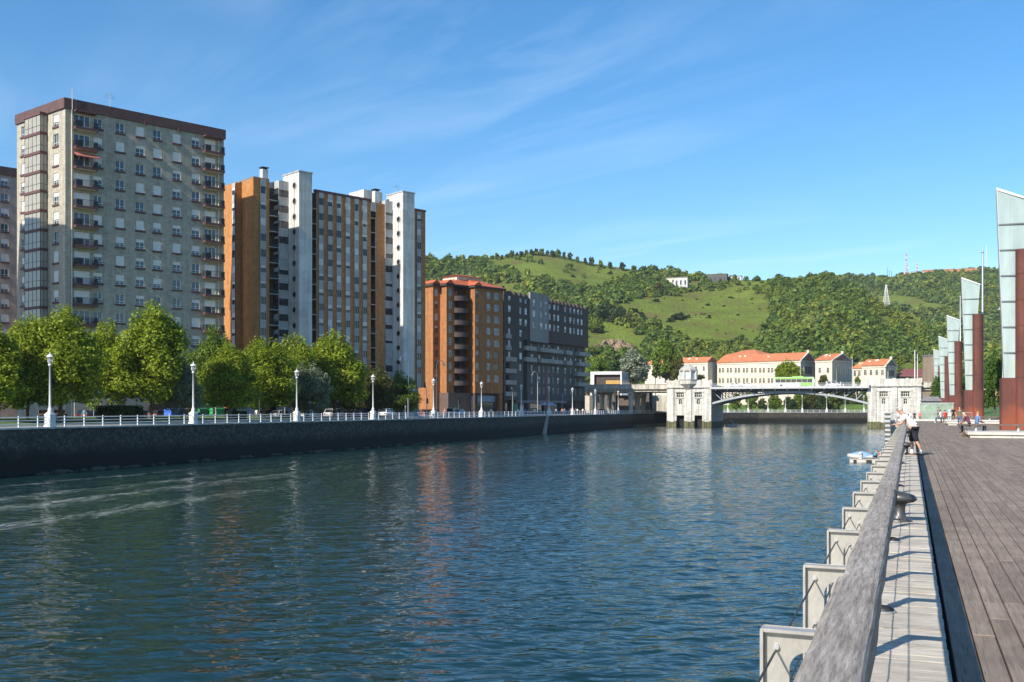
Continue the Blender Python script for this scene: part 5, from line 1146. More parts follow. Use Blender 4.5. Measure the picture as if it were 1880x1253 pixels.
def tree_blobs(r, H, Wd, base, n, spire=.35, lean=0):
    """clumps spread over the crown's volume; a few taller shoots on top"""
    bl = []
    for i in range(n):
        t = r.random()**.8; z = base+(H-base)*t*(.70+.18*r.random())
        prof = math.sin(math.pi*min(1, (.16+.84*t)))**.65 if t < .5 else math.cos((t-.5)*math.pi*.86)**.75
        rad = Wd/2*max(.16, prof)*(.35+.65*r.random()**.5); a = r.random()*6.283
        s = Wd*(.10+.10*r.random())
        bl.append(((rad*math.cos(a)*.86, rad*math.sin(a)*.86, z), (s, s, s*(.75+.5*r.random()))))
    for i in range(int(n*spire)):
        a = r.random()*6.283; rad = Wd*.34*r.random()**.6; s = Wd*.05*(1+r.random())
        z = H-(rad/(Wd*.5))**1.6*(H-base)*.55-s*1.0+r.random()*.06*H
        bl.append(((rad*math.cos(a), rad*math.sin(a), z), (s*.85, s*.85, s*2.7)))
    return bl
def trunk_mesh(seed, H, base, r0, blobs):
    r = random.Random(seed); b = MB(); top = base+(H-base)*.55
    pts = [(0, 0, -.3), (.05, 0, base*.5), (.1, .05, base), (.0, .1, top)]; b.tube(pts, [r0*1.25, r0, r0*.8, r0*.25], 8)
    for c, rad in r.sample(blobs, min(12, len(blobs))):
        z0 = base*.8+(min(c[2], top)-base*.8)*r.uniform(.2, .6); z0 = max(base*.7, min(z0, top*.9))
        m = Vector((c[0]*.5, c[1]*.5, (z0+c[2])/2+.2)); b.tube([(.05, .03, z0), tuple(m), c], [r0*.42, r0*.26, r0*.1], 5)
    return b.mesh('trunk', M['trunk'])
LEAF = {'lime': leaf_mat('leaf_lime', (.140, .205, .012), (.325, .40, .030), .42), 'green': leaf_mat('leaf_green', (.07, .13, .014), (.18, .26, .03), .36), 'dark': leaf_mat('leaf_dark', (.022, .050, .014), (.065, .11, .026), .25),
        'silver': leaf_mat('leaf_silver', (.13, .165, .09), (.32, .36, .23), .36), 'olive': leaf_mat('leaf_olive', (.06, .075, .018), (.14, .15, .035), .3), 'park': leaf_mat('leaf_park', (.030, .08, .008), (.09, .17, .02), .35), 'pale': leaf_mat('leaf_pale', (.14, .18, .12), (.30, .34, .24), .25)}
_tm = {}
def tree_meshes(kind, seed, H, Wd, base, nb, npb, size, r0=.22, spire=.35):
    k = (kind, seed, H, Wd)
    if k in _tm: return _tm[k]
    r = np.random.default_rng(seed); bl = tree_blobs(r, H, Wd, base, nb, spire)
    V, Fc = leaf_cloud(r, bl, [max(20, int(npb*(b[1][0]/(Wd*.15))**2)) for b in bl], size)
    _tm[k] = (np_mesh('crown', V, Fc, LEAF[kind]), trunk_mesh(seed, H, base, r0, bl)); return _tm[k]
def tree(name, label, p, kind, seed, H, Wd, base, nb=46, npb=170, size=.24, group=None, rot=0., sc=(1, 1, 1), r0=.22, spire=.35):
    cm, tm = tree_meshes(kind, seed, H, Wd, base, nb, npb, size, r0, spire)
    root = thing(name, label, 'tree', T(p) @ RZ(rot), group); Mx = WM[root] @ Matrix.Diagonal((*sc, 1))
    inst('crown', cm, root, Mx); inst('trunk', tm, root, Mx); return root
G_ = 'trees along the left promenade'
# (px, offset inland, top py, crown width px, kind, seed, label)
TREES = [(-22, 13, 596, 120, 'lime', 1, 'leafy tree cut by the left edge, behind the railing'),
 (50, 14, 583, 92, 'lime', 9, 'leafy tree below the glazed gallery stack, dark at its foot'),
 (112, 11, 568, 128, 'lime', 2, 'tall yellow-green tree left of the nearest white lamp post top'),
 (196, 16, 592, 84, 'lime', 3, 'narrow yellow-green tree between the two tallest trees of the row'),
 (276, 11, 562, 130, 'lime', 4, 'tallest yellow-green tree in front of the beige tower, with two shoots on top'),
 (334, 9, 664, 62, 'silver', 5, 'small greyish-green tree left of the second white lamp post'),
 (393, 22, 600, 78, 'green', 6, 'dense darker tree in front of the right edge of the beige tower'),
 (422, 8, 634, 92, 'lime', 2, 'yellow-green tree in front of the orange wing, over the green container'),
 (484, 10, 622, 104, 'lime', 7, 'broad yellow-green tree right of the orange wing corner'),
 (540, 12, 617, 88, 'lime', 3, 'yellow-green tree in front of the first white round-windowed tower'),
 (565, 8, 668, 74, 'silver', 8, 'pale grey-green tree right behind the third white lamp post'),
 (614, 10, 613, 104, 'lime', 4, 'tall yellow-green tree below the striped facade'),
 (655, 18, 668, 60, 'green', 9, 'dark tree in shade behind the yellow-green ones'),
 (692, 9, 672, 66, 'olive', 10, 'olive-brown tree beside the fourth white lamp post'),
 (735, 12, 684, 66, 'green', 11, 'rounded dark green tree at the end of the row')]
for px, off, top, wpx, kind, seed, lab in TREES:
    p = LB(px, off, LEFT_Z+(.4 if px < 520 else .0)); Y = p.y; H = ((HY-top)/F*Y+EYE-p.z)*.955; Wd = wpx*1.14/F*Y
    rs = [8.5, 12.0]; H0 = 13.0; W0 = 8.2
    tree('tree', lab, p, kind, seed, H0, W0, 2.5, nb=74, npb=240, size=.19, spire=.62 if kind == 'lime' else .3, group=G_, rot=seed*1.3+px*.01, sc=(Wd/W0, Wd/W0, H/H0))
# ==== white lamp posts and the promenade railing ============================
def lamp_proto():
    root = thing('lamp_post', 'x', 'lamp post', Matrix())
    b = MB(); b.box(-.46, .46, -.46, .46, 0, .18)
    for i in range(3): b.box(-.40, .40, -.40, .40, .20+i*.29, .46+i*.29)
    b.box(-.37, .37, -.37, .37, .18, 1.10); b.box(-.43, .43, -.43, .43, 1.08, 1.2); b.prism([(-.4, -.4), (.4, -.4), (.4, .4), (-.4, .4)], 1.2, 1.45, top=[(-.16, -.16), (.16, -.16), (.16, .16), (-.16, .16)])
    b.v = [(x*.86, y*.86, z) for x, y, z in b.v]; b.build('plinth', M['white_paint'], root)
    b = MB(); b.lathe([(.20, 1.4), (.21, 1.7), (.14, 1.75), (.115, 2.0), (.088, 5.75), (.17, 5.78), (.17, 5.9), (.10, 5.95)], 12); b.build('pole', M['white_paint'], root)
    b = MB(); b.lathe([(.10, 5.95), (.20, 6.1), (.26, 6.2)], 8); b.box(-.02, .02, -.27, -.23, 6.15, 6.62); b.box(-.02, .02, .23, .27, 6.15, 6.62); b.box(-.27, -.23, -.02, .02, 6.15, 6.62); b.box(.23, .27, -.02, .02, 6.15, 6.62)
    ln = b.build('lantern', M['white_paint'], root)
    b = MB(); b.lathe([(.17, 6.2), (.23, 6.58)], 8); b.build('lantern_glass', M['lantern_glass'], ln)
    b = MB(); b.lathe([(.36, 6.6), (.30, 6.72), (.14, 6.84), (.05, 6.86), (.05, 7.02), (.01, 7.1)], 12); b.build('lantern_cap', M['white_paint'], ln)
    return root
M['lantern_glass'] = mat('lantern_glass', (.45, .46, .45), .2, .1, 3)
LP = lamp_proto()
lamps = [(92, 'nearest white lamp post, far left, in front of the darkest trees'), (355, 'white lamp post beside the small silvery tree, before the beige tower'), (545, 'white lamp post in front of the green trees below the first round-windowed tower'),
 (685, 'white lamp post beside the olive tree'), (796, 'white lamp post in front of the lit orange wall of the red-roofed building'), (884, 'white lamp post in front of the facade of the red-roofed building'),
 (957, 'white lamp post at the near end of the dark building'), (1008, 'white lamp post right beside the red pole'), (1051, 'white lamp post at the far end of the dark building'), (1093, 'white lamp post by the arcade, left of the hanging yellow sign'), (1135, 'white lamp post next to the hanging yellow sign'), (1174.5, 'white lamp post right of the flared viaduct column'), (1208.5, 'white lamp post just left of the domed pier')]
lx = []
for i, (px, lab) in enumerate(lamps):
    x = BANK.sx(px, .5); lx.append(x); Mx = BANK.M @ T(x, .5, LEFT_Z)
    if i == 0: LP.matrix_basis = Mx; LP['label'] = lab; LP['group'] = 'white lamp posts along the left promenade'; src = LP
    else: copy_tree(LP, Mx, lab)
for px, lab in ((1337, 'white lamp post under the bridge right of the small moored boat'), (1374.5, 'second white lamp post under the bridge from the domed pier'), (1411, 'white lamp post under the middle left of the arch'), (1443, 'white lamp post left of the concrete ramp under the bridge'), (1474, 'white lamp post at the top of the concrete ramp under the bridge'), (1519, 'white lamp post under the right half of the arch'), (1553, 'white lamp post beside the small sign under the bridge'), (1587.5, 'white lamp post next to the plain pier, under the bridge')):
    Y = 400+8*(px-1330)/260; p = at(px, 0, Y); copy_tree(LP, T(p.x, Y+.9, LEFT_Z), lab)
# railing bays between the plinths
def rail_bay(x0, x1, y, n, frM, z, lab):
    root = thing('railing', lab, 'railing', frM @ T((x0+x1)/2, y, z), 'white railings along the left promenade')
    for k, zz in enumerate((.32, .62, .92)):
        b = MB(); b.tube([(x0, y, z+zz), (x1, y, z+zz)], .034 if k < 2 else .045, 6); b.build('rail', M['rail_paint'], root, frM)
    key = 'railpost'
    if key not in _wc: b = MB(); b.box(-.05, .05, -.05, .05, 0, .97); b.ball((0, 0, 1.0), .07, .07, .06, 8, 5); _wc[key] = b.mesh('post', M['rail_paint'])
    for i in range(n): inst('post', _wc[key], root, frM @ T(x0+(x1-x0)*(i+.5)/n, y, z))
M['rail_paint'] = mat('rail_paint', (.66, .68, .70), .5, .1, 3)
xs = [BANK.sx(-30, .4)]+lx+[BANK.sx(1226, .4)]
desc = ['left of the nearest lamp post', 'between the nearest lamp post and the second', 'between the second and third lamp posts, before the lawn trees', 'between the third and fourth lamp posts, before the parked cars', 'between the olive tree lamp post and the orange wall', 'before the parking sign', 'before the near half of the dark building shops', 'just left of the red pole', 'before the shops of the dark building right of the red pole', 'before the arcade', 'left of the yellow hanging sign', 'left of the flared column', 'right of the flared column', 'ending at the domed pier']
for i in range(len(xs)-1):
    rail_bay(xs[i]+.45, xs[i+1]-.45, .4, max(2, int((xs[i+1]-xs[i])/2.35)), BANK.M, LEFT_Z, 'white three-bar promenade railing '+desc[i])
for i, (a, c, d) in enumerate((((78, 388.4), (98, 397.4), 'left of the small moored boat'), ((98, 397.4), (150, 404.4), 'above the far quay wall under the arch'), ((150, 404.4), (230, 411), 'far right, behind the plain pier'))):
    L = math.hypot(c[0]-a[0], c[1]-a[1]); rail_bay(0, L, .4, int(L/2.4), T(a[0], a[1], 0) @ RZ(math.atan2(c[1]-a[1], c[0]-a[0])), LEFT_Z, 'white railing under the bridge, '+d)

# ==== cars ==================================================================
def car_proto(kind):
    L, Wd, Hh = (4.3, 1.76, 1.48) if kind == 'hatch' else (4.7, 1.85, 1.70) if kind == 'suv' else (4.4, 1.8, 1.85)
    if kind == 'van': roof = [(-2.15, 1.78), (.55, Hh)]; ws, rw = (1.35, 1.08), (-2.18, 1.0)
    elif kind == 'suv': roof = [(-1.9, 1.62), (.35, Hh)]; ws, rw = (1.25, 1.05), (-2.3, 1.05)
    else: roof = [(-1.45, 1.38), (.15, Hh)]; ws, rw = (1.1, .95), (-2.1, .95)
    root = thing('parked_car', 'x', 'car', Matrix()); h = Wd/2
    low = [(-L/2, .34), (-L/2, .72), rw, ws, (L/2-.12, .74), (L/2, .55), (L/2-.05, .3)]
    b = MB()
    def ring(pts, y, ins=lambda z: 0): return [(x, y, z) for x, z in pts]
    # lower body lofted over five widths so the flanks round off
    secs = [(-h, .10), (-h*.93, .0), (0, -.02), (h*.93, .0), (h, .10)]; rows = []
    for y, ins in secs: rows.append([(x*(1-ins*.12), y, z+(.04 if 0 < ins and z < .5 else 0)-(ins*.3 if z > .6 else 0)) for x, z in low])
    n = len(low); vs = [v for r_ in rows for v in r_]
    b.add(vs, [(j*n+i, (j+1)*n+i, (j+1)*n+(i+1) % n, j*n+(i+1) % n) for j in range(4) for i in range(n)]+[tuple(range(n)), tuple(range(5*n-1, 4*n-1, -1))], 0, True)
    # cabin: roof narrower than the belt
    t = h*.76; bz = .93
    c0 = [(rw[0]+.05, -h*.92, rw[1]-.06), (ws[0], -h*.92, ws[1]-.08), (roof[1][0], -t, Hh), (roof[0][0], -t, roof[0][1])]; c1 = [(x, -y, z) for x, y, z in c0]
    b.add(c0+c1, [(0, 1, 2, 3), (7, 6, 5, 4), (3, 2, 6, 7), (2, 1, 5, 6), (0, 3, 7, 4)], 0)
    body = b.build('body', M['car_paint'], root)
    g = MB()
    def sub(a, bb, c, d, k=.10, off=(0, 0, 0)):
        ctr = [(a[i]+bb[i]+c[i]+d[i])/4 for i in range(3)]
        return [tuple(p[i]*(1-k)+ctr[i]*k+off[i] for i in range(3)) for p in (a, bb, c, d)]
    for sgn, q in ((-1, c0), (1, c1)):
        mid0 = [(q[0][i]+q[1][i])/2 for i in range(3)]; mid1 = [(q[3][i]+q[2][i])/2 for i in range(3)]
        for quad in ((q[0], mid0, mid1, q[3]), (mid0, q[1], q[2], mid1)):
            s = sub(*quad, k=.14, off=(0, sgn*.012, 0)); g.quad(*s)
    g.quad(*sub(c0[1], c1[1], c1[2], c0[2], .10, (.012, 0, .006))); g.quad(*sub(c0[0], c1[0], c1[3], c0[3], .14, (-.012, 0, .006))); g.build('window', M['car_glass'], root)
    wm = MB(); wm.cyl((0, -.11, 0), (0, .11, 0), .33, n=16, m=0); wm.cyl((0, -.118, 0), (0, .118, 0), .2, n=10, m=1); wme = wm.mesh('wheel', [M['tyre'], M['galv']])
    for x in (-L*.30, L*.31):
        for y in (-h+.10, h-.10): inst('wheel', wme, root, T(x, y, .33))
    for y in (-h*.68, h*.68):
        q = MB(); q.box(-.05, .03, -.17, .17, -.08, .08); q.build('headlight', M['lamp_clear'], root, T(L/2-.06, y, .66)); q = MB(); q.box(-.03, .05, -.13, .13, -.1, .12); q.build('tail_light', M['lamp_red'], root, T(-L/2, y, .78))
    return root
cars = {}
def car(kind, px, off, color, label, flip=False, rot=0., z=LEFT_Z-.02, M_=None):
    Mx = M_ if M_ is not None else BANK.M @ T(BANK.sx(px, off), off, z) @ RZ(R(180 if flip else 0)+rot)
    if kind not in cars:
        cars[kind] = o = car_proto(kind); o.matrix_basis = Mx; WM[o] = Mx; o['label'] = label; o['group'] = 'cars parked along the left promenade'
    else: o = copy_tree(cars[kind], Mx, label)
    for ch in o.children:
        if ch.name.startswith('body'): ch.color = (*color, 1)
    return o
car('van', 429, 28, (.72, .72, .72), 'white van parked under the tree next to the green container', rot=R(10))
car('hatch', 488, 17, (.16, .02, .025), 'dark red car behind the lawn, left of the third lamp post')
car('hatch', 517, 15, (.35, .37, .40), 'silver car just left of the third lamp post')
car('hatch', 566, 12, (.75, .75, .75), 'white car right of the third lamp post, partly behind its plinth')
car('suv', 615, 14, (.5, .52, .54), 'silver car with a pale roof below the tall tree, left of the walking couple')
car('hatch', 664, 15, (.10, .11, .22), 'dark blue car beside the walking couple')
car('suv', 712, 12, (.82, .82, .82), 'clean white car right of the fourth lamp post')
car('hatch', 738, 19, (.03, .03, .035), 'black car behind the white one by the fourth lamp post')
car('van', 832, 13, (.55, .58, .60), 'light grey car with a pale roof beside the person in pink', rot=R(5))
car('hatch', 845, 12, (.78, .78, .78), 'small white car left of the blue parking sign')
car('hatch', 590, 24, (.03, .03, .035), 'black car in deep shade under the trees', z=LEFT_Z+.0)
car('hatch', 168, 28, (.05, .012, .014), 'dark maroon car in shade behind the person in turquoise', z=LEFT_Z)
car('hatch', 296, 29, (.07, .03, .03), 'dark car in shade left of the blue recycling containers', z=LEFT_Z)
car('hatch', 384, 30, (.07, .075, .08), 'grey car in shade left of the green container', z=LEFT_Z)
car('hatch', 978, 11, (.02, .03, .05), 'dark car left of the blue parasol')
car('suv', 1034, 12, (.03, .05, .10), 'dark blue car right of the red pole')
car('hatch', 1106, 11, (.25, .27, .3), 'grey car with a bright windscreen by the arcade')
car('hatch', 1148, 12, (.02, .02, .025), 'black car under the viaduct by the flared column')
# ==== street things on the left bank ========================================
def small(name, label, cat, px, off, mb_mats, group=None, rot=0., z=LEFT_Z, base=None):
    Mx = BANK.M @ T(BANK.sx(px, off), off, z) @ RZ(rot); root = thing(name, label, cat, Mx, group)
    for part, mb, mt in mb_mats: mb.build(part, M[mt], root, Mx)
    return root
def container(px, off, mt, lab, w=1.6, dome=False):
    b = MB(); b.prism([(-w/2, -.7), (w/2, -.7), (w/2, .7), (-w/2, .7)], .15, 1.35, top=[(-w*.46, -.62), (w*.46, -.62), (w*.46, .62), (-w*.46, .62)])
    l = MB(); l.extrude([(-.7, 1.35), (.7, 1.35), (.6, 1.6), (.3, 1.78), (-.3, 1.78), (-.6, 1.6)], 'x', -w/2-.04, w/2+.04)
    f = MB(); f.box(-w*.42, -w*.3, -.5, .5, 0, .15); f.box(w*.3, w*.42, -.5, .5, 0, .15)
    small('recycling_container', lab, 'recycling container', px, off, [('body', b, mt), ('lid', l, mt), ('foot', f, 'black_rubber')], 'recycling containers by the road')
container(314, 25.2, 'bin_blue', 'blue recycling container, left one of the two blue ones'); container(329, 25.2, 'bin_blue', 'blue recycling container right beside the yellow one')
container(346, 25.4, 'bin_yellow', 'yellow recycling container behind the second lamp post', 2.6); container(368, 25.6, 'sign_green', 'dull green recycling container right of the second lamp post', 2.0); container(398, 25, 'bin_green', 'bright green container left of the white van', 2.0)
def sign(px, off, h, w, hh, mt, lab, rnd=False, two=None):
    p = MB(); p.cyl((0, 0, 0), (0, 0, h), .045, n=8); f = MB()
    if rnd: f.cyl((0, -.06, h-hh/2), (0, -.03, h-hh/2), w/2, n=18)
    else: f.box(-w/2, w/2, -.08, -.05, h-hh, h)
    ps = [('pole', p, 'galv'), ('plate', f, mt)]
    if two: q = MB(); q.box(-w/2+.06, w/2-.06, -.085, -.081, h-hh*.62, h-hh*.38); ps.append(('sign_face', q, two))
    return small('road_sign', lab, 'road sign', px, off, ps, rot=R(10))
sign(172, 22, 3.3, .75, .75, 'white_paint', 'small white square road sign on a thin pole in front of the cream shopfront')
sign(581, 10.5, 3.9, 1.7, .95, 'white_paint', 'green and white street direction sign on a pole right of the third lamp post', two='sign_green')
s_ = sign(866, 8.4, 4.3, .95, .95, 'sign_blue', 'blue round road sign on a pole before the red-roofed building', rnd=True)
sign(744, 9, 2.2, .5, .4, 'white_paint', 'small white plate low on a pole right of the dark round tree')
sign(1196, 5, 4.2, 1.3, 1.3, 'pale_panel', 'pale square sign on a post left of the domed pier')
sign(1032, 13, 6.0, 2.0, 1.2, 'bin_blue', 'blue and white shop sign on a post before the dark building', two='white_paint')
for px, off, h, lab in ((51, 15, 5.2, 'thin pale post in front of the dark trees left of the nearest lamp post'), (137, 16, 6.0, 'thin grey post left of the maroon shop pillar'), (396, 15, 6.8, 'thin light pole left of the green container'), (509, 11, 5.4, 'thin light pole behind the silver car'), (523, 14, 5.4, 'thin dark pole right of the silver car'), (476, 8, 3.4, 'short pale post on the lawn before the dark red car')):
    b = MB(); b.lathe([(.08, 0), (.06, h*.5), (.05, h)], 8); b.lathe([(.12, 0), (.12, .25), (.08, .3)], 8); small('pole', lab, 'pole', px, off, [('shaft', b, 'galv')])
b = MB(); b.lathe([(.22, 0), (.20, .3), (.16, .35), (.13, 10.2), (.02, 10.4)], 10); small('flag_pole', 'tall red pole standing at the top of the quay stair', 'pole', 1004.5, .9, [('shaft', b, 'red_pole')])
def curved_lamp(px, off, h, lab, mt='white_paint', sd=-1):
    b = MB(); pts = [(0, 0, 0), (0, 0, h*.7), (0, 0, h-1.2)]+[(sd*1.1*(1-math.cos(a)), 0, h-1.2+1.25*math.sin(a)) for a in np.linspace(.25, 2.75, 8)]; b.tube(pts, [.11, .09]+[.07]*9, 8)
    l = MB(); e = pts[-1]; l.box(e[0]-.22, e[0]+.22, -.16, .16, e[2]-.25, e[2]); small('street_lamp', lab, 'street lamp', px, off, [('mast', b, mt), ('lamp_head', l, mt)], 'curved street lamps', rot=R(-25))
curved_lamp(750, 10, 11.6, 'pale crook-necked street lamp in front of the second white tower'); curved_lamp(801, 9, 11.2, 'crook-necked street lamp before the orange wall of the red-roofed building', 'galv', 1); curved_lamp(987, 12, 11.4, 'crook-necked street lamp before the dark building', 'pale_panel')
def traffic_light(px, off, lab, arm=False):
    p = MB(); p.cyl((0, 0, 0), (0, 0, 3.6 if not arm else 4.2), .07, n=8)
    if arm: p.tube([(0, 0, 4.2), (0, 0, 5.0), (-.4, 0, 5.8), (-1.4, 0, 6.4), (-2.8, 0, 6.6)], .07, 6)
    ps = [('mast', p, 'galv')]
    for (x, z) in ((0, 2.6),)+(((-2.9, 5.7),) if arm else ()): 
        h = MB(); h.box(x-.2, x+.2, -.32, -.08, z, z+1.1)
        for k in range(3): h.cyl((x, -.34, z+.2+k*.35), (x, -.32, z+.2+k*.35), .12, n=10)
        ps.append(('signal_head', h, 'dark_metal'))
    small('traffic_light', lab, 'traffic light', px, off, ps, 'traffic lights on the promenade road', rot=R(15))
traffic_light(749, 9, 'traffic light right of the dark round tree'); traffic_light(783, 11, 'traffic light with an overhead arm in front of the orange pillar', True); traffic_light(941, 11, 'traffic light with an overhead arm by the near corner of the dark building', True); traffic_light(842, 17, 'short traffic light in the dark passage of the red-roofed building')
# yellow-brown sign panel hanging beside a lamp
b = MB(); b.box(-.75, .75, -.08, .08, 5.0, 8.2); p_ = MB(); p_.cyl((.85, 0, 0), (.85, 0, 8.4), .07, n=8); p_.box(-.75, .9, -.04, .04, 8.2, 8.3); q_ = MB(); q_.cyl((-.1, -.10, 7.3), (-.1, -.081, 7.3), .3, n=12)
small('hanging_sign', 'tall yellow-brown sign panel hanging by a lamp post before the viaduct', 'sign', 1129, 3, [('panel', b, 'rust_sign'), ('post', p_, 'galv'), ('sign_face', q_, 'dark_metal')])
# parasols of the cafe
for px, off, lab in ((1000, 12, 'pale blue cafe parasol left of the white lamp post by the red pole'), (1011, 13, 'pale blue cafe parasol half hidden behind the lamp post by the red pole')):
    c = MB(); c.prism([(2.0*math.cos(a), 2.0*math.sin(a)) for a in np.linspace(0, 2*math.pi, 9)[:-1]], 2.5, 3.3, top=[(.05*math.cos(a), .05*math.sin(a)) for a in np.linspace(0, 2*math.pi, 9)[:-1]]); p = MB(); p.cyl((0, 0, 0), (0, 0, 3.35), .04, n=8); q = MB(); q.lathe([(.3, 0), (.3, .12), (.06, .15)], 10)
    small('parasol', lab, 'parasol', px, off, [('canopy', c, 'pale_blue'), ('pole', p, 'white_paint'), ('base', q, 'lower_clad')], 'cafe parasols')
# bus shelters behind the cars
for px, off, lab in ((619, 20.5, 'glass bus shelter behind the silver car'), (663, 20.5, 'glass bus shelter behind the dark blue car'), (704, 20.5, 'glass bus shelter behind the white car by the fourth lamp post')):
    r1 = MB(); r1.box(-2.2, 2.2, -.8, .8, 2.9, 3.05); g = MB(); g.box(-2.0, 2.0, .68, .71, .3, 2.8); p = MB()
    for x in (-2, 2): p.box(x-.05, x+.05, .6, .7, 0, 2.9); p.box(x-.05, x+.05, -.6, -.5, 0, 2.9)
    small('bus_shelter', lab, 'bus shelter', px, off, [('roof', r1, 'pale_panel'), ('glass_panel', g, 'gallery_glass'), ('post', p, 'galv')], 'bus shelters')
# poster column and graffiti wall far left
b = MB(); b.box(-3.6, 3.6, -.2, .2, 0, 4.4); h_ = MB()
for k in range(9): h_.add([(x, -.215, z) for x, z in ((-1.7+k*.36, 4.2-.5*(k % 2)), (-1.5+k*.36, 4.3-.5*(k % 2)), (-1.2+k*.20, 1.9+.3*(k % 3)), (-1.35+k*.20, 1.9+.3*(k % 3)))], [(0, 1, 2, 3)])
small('mural_wall', 'grey wall with a dark red painted flare, behind the tree right of the white van', 'wall', 457, 27, [('wall', b, 'pale_panel'), ('paint', h_, 'shop_red')])
# clipped hedge
def hedge(px0, px1, off, h, wd, lab):
    x0, x1 = BANK.sx(px0, off), BANK.sx(px1, off); r = np.random.default_rng(5); n = 5200
    P = np.stack([r.uniform(x0, x1, n), r.uniform(off, off+wd, n), r.uniform(.1, h, n)], 1)
    f = r.integers(0, 4, n); P[f == 0, 1] = off; P[f == 1, 2] = h; P[f == 2, 0] = np.where(r.random((f == 2).sum()) < .5, x0, x1)
    P += r.normal(size=P.shape)*.05; d = r.normal(size=(n, 3)); d /= np.linalg.norm(d, axis=1)[:, None]; a = np.cross(d, r.normal(size=(n, 3))); a /= np.linalg.norm(a, axis=1)[:, None]; bb = np.cross(d, a); s = .13
    V = np.stack([P-a*s, P-bb*s*.6, P+a*s, P+bb*s*.6], 1).reshape(-1, 3); root = thing('hedge', lab, 'hedge', BANK.M @ T((x0+x1)/2, off, LEFT_Z)); 
    inst('foliage', np_mesh('foliage', V, np.arange(len(V)).reshape(-1, 4), M['hedge_leaf']), root, BANK.M @ T(0, 0, LEFT_Z+.2))
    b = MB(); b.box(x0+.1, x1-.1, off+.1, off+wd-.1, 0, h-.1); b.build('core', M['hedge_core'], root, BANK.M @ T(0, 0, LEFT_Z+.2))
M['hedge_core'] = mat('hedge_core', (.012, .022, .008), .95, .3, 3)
hedge(205, 262, 10, 1.75, 2.2, 'dark clipped hedge on the lawn behind the promenade railing'); hedge(432, 452, 9, 1.0, 1.6, 'low green hedge on the lawn before the white van')
# benches far left and a clipped dark shrub
for px, lab in ((85, 'brown wooden bench left of the nearest lamp post'), (112, 'brown wooden bench right of the nearest lamp post')):
    s = MB(); s.box(-1, 1, -.25, .25, .42, .48); b = MB(); b.box(-1, 1, .22, .27, .55, .95); l = MB()
    for x in (-.8, .8): l.box(x-.04, x+.04, -.2, .2, 0, .42); l.box(x-.04, x+.04, .2, .26, 0, .95)
    small('bench', lab, 'bench', px, 16, [('seat', s, 'rust_bench'), ('backrest', b, 'rust_bench'), ('leg', l, 'dark_metal')], 'benches on the lawn', rot=R(8), z=LEFT_Z+.62)
# ==== the railing of the boardwalk ===========================================
root = thing('boardwalk_railing', 'weathered timber handrail on steel brackets along the boardwalk edge, with wires', 'railing', DK @ T(-.2, 20, 0))
RAIL_END = 118.0
def beam(v0, v1, seed):
    """rounded, slightly worn timber beam"""
    r = random.Random(seed); n = max(2, int((v1-v0)/.25)); b = MB()
    prof = [(-.256, .885), (-.255, .978), (-.247, .992), (-.228, 1.0), (-.133, 1.0), (-.115, .993), (-.108, .982), (-.106, .885)]
    k = len(prof); vs = []; wob = [r.uniform(-.0035, .0035) for _ in range(n+1)]; wz = [r.uniform(-.002, .002) for _ in range(n+1)]
    dx0 = r.uniform(-.004, .004)
    for i in range(n+1):
        v = v0+(v1-v0)*i/n
        for j, (x, z) in enumerate(prof): vs.append((x+dx0+wob[i]*(1 if j < 4 else -.6)+r.uniform(-.0012, .0012), v, z+wz[i]+r.uniform(-.001, .001)))
    if v0 < 4: vs = [(x-.007 if j_ % k < 4 else x+.007, y, z+.004) for j_, (x, y, z) in enumerate(vs)]
    b.add(vs, [(i*k+j, i*k+(j+1) % k, (i+1)*k+(j+1) % k, (i+1)*k+j) for i in range(n) for j in range(k)], 0, False)
    b.add(vs, [tuple(range(k-1, -1, -1)), tuple(range(n*k, n*k+k))]); return b
v, s = -2.0, 0
cuts = [-2.0, 1.05, 4.05, 5.72, 8.7, 11.7, 14.7, 17.7, 20.7, 23.7, 26.7]
while cuts[-1] < RAIL_END-3: cuts.append(cuts[-1]+(3.0 if cuts[-1] < 60 else 6.0))
for i, (a, c) in enumerate(zip(cuts[:-1], cuts[1:])): beam(a+.003, c-.003, i).build('handrail', M['rail_wood'], root, DK)
def bracket_meshes():
    out = [(-.474, -.45), (-.388, -.45), (-.388, .745)]+[(-.388+.065*(1-math.cos(a)), .745+.062*math.sin(a)) for a in np.linspace(.15, math.pi/2, 8)]+[(-.13, .805), (-.13, .872), (-.474, .872)]
    b = MB(); b.extrude(out, 'y', -.006, .006)
    f = MB(); f.box(-.485, -.474, -.034, .034, -.45, .884); f.box(-.474, -.13, -.034, .034, .872, .884)
    h = MB()
    for z in (.815, .60, .385, .17): h.cyl((-.432, -.016, z+.004), (-.432, .016, z+.004), .011, n=10); h.cyl((-.432, -.02, z), (-.432, -.012, z), .007, n=8)
    return b.mesh('bracket', M['bracket_steel'], bevel=.0015), f.mesh('flange', M['bracket_steel'], bevel=.002), h.mesh('wire_clip', M['galv'])
bm1, bm2, bm3 = bracket_meshes()
nb_ = 0
for k in range(76):
    v = 3.56-3.0+1.5*k
    if v > RAIL_END: break
    o = inst('bracket', bm1, root, DK @ T(0, v, 0)); inst('flange', bm2, o, WM[o])
    if k < 20: inst('wire_clip', bm3, o, WM[o])
for z in (.81, .595, .38, .165):
    b = MB(); b.tube([(-.432, -2, z), (-.432, 60, z), (-.432, RAIL_END, z)], .0042, 6); b.build('wire', M['dark_wire'], root, DK)
M_ = None
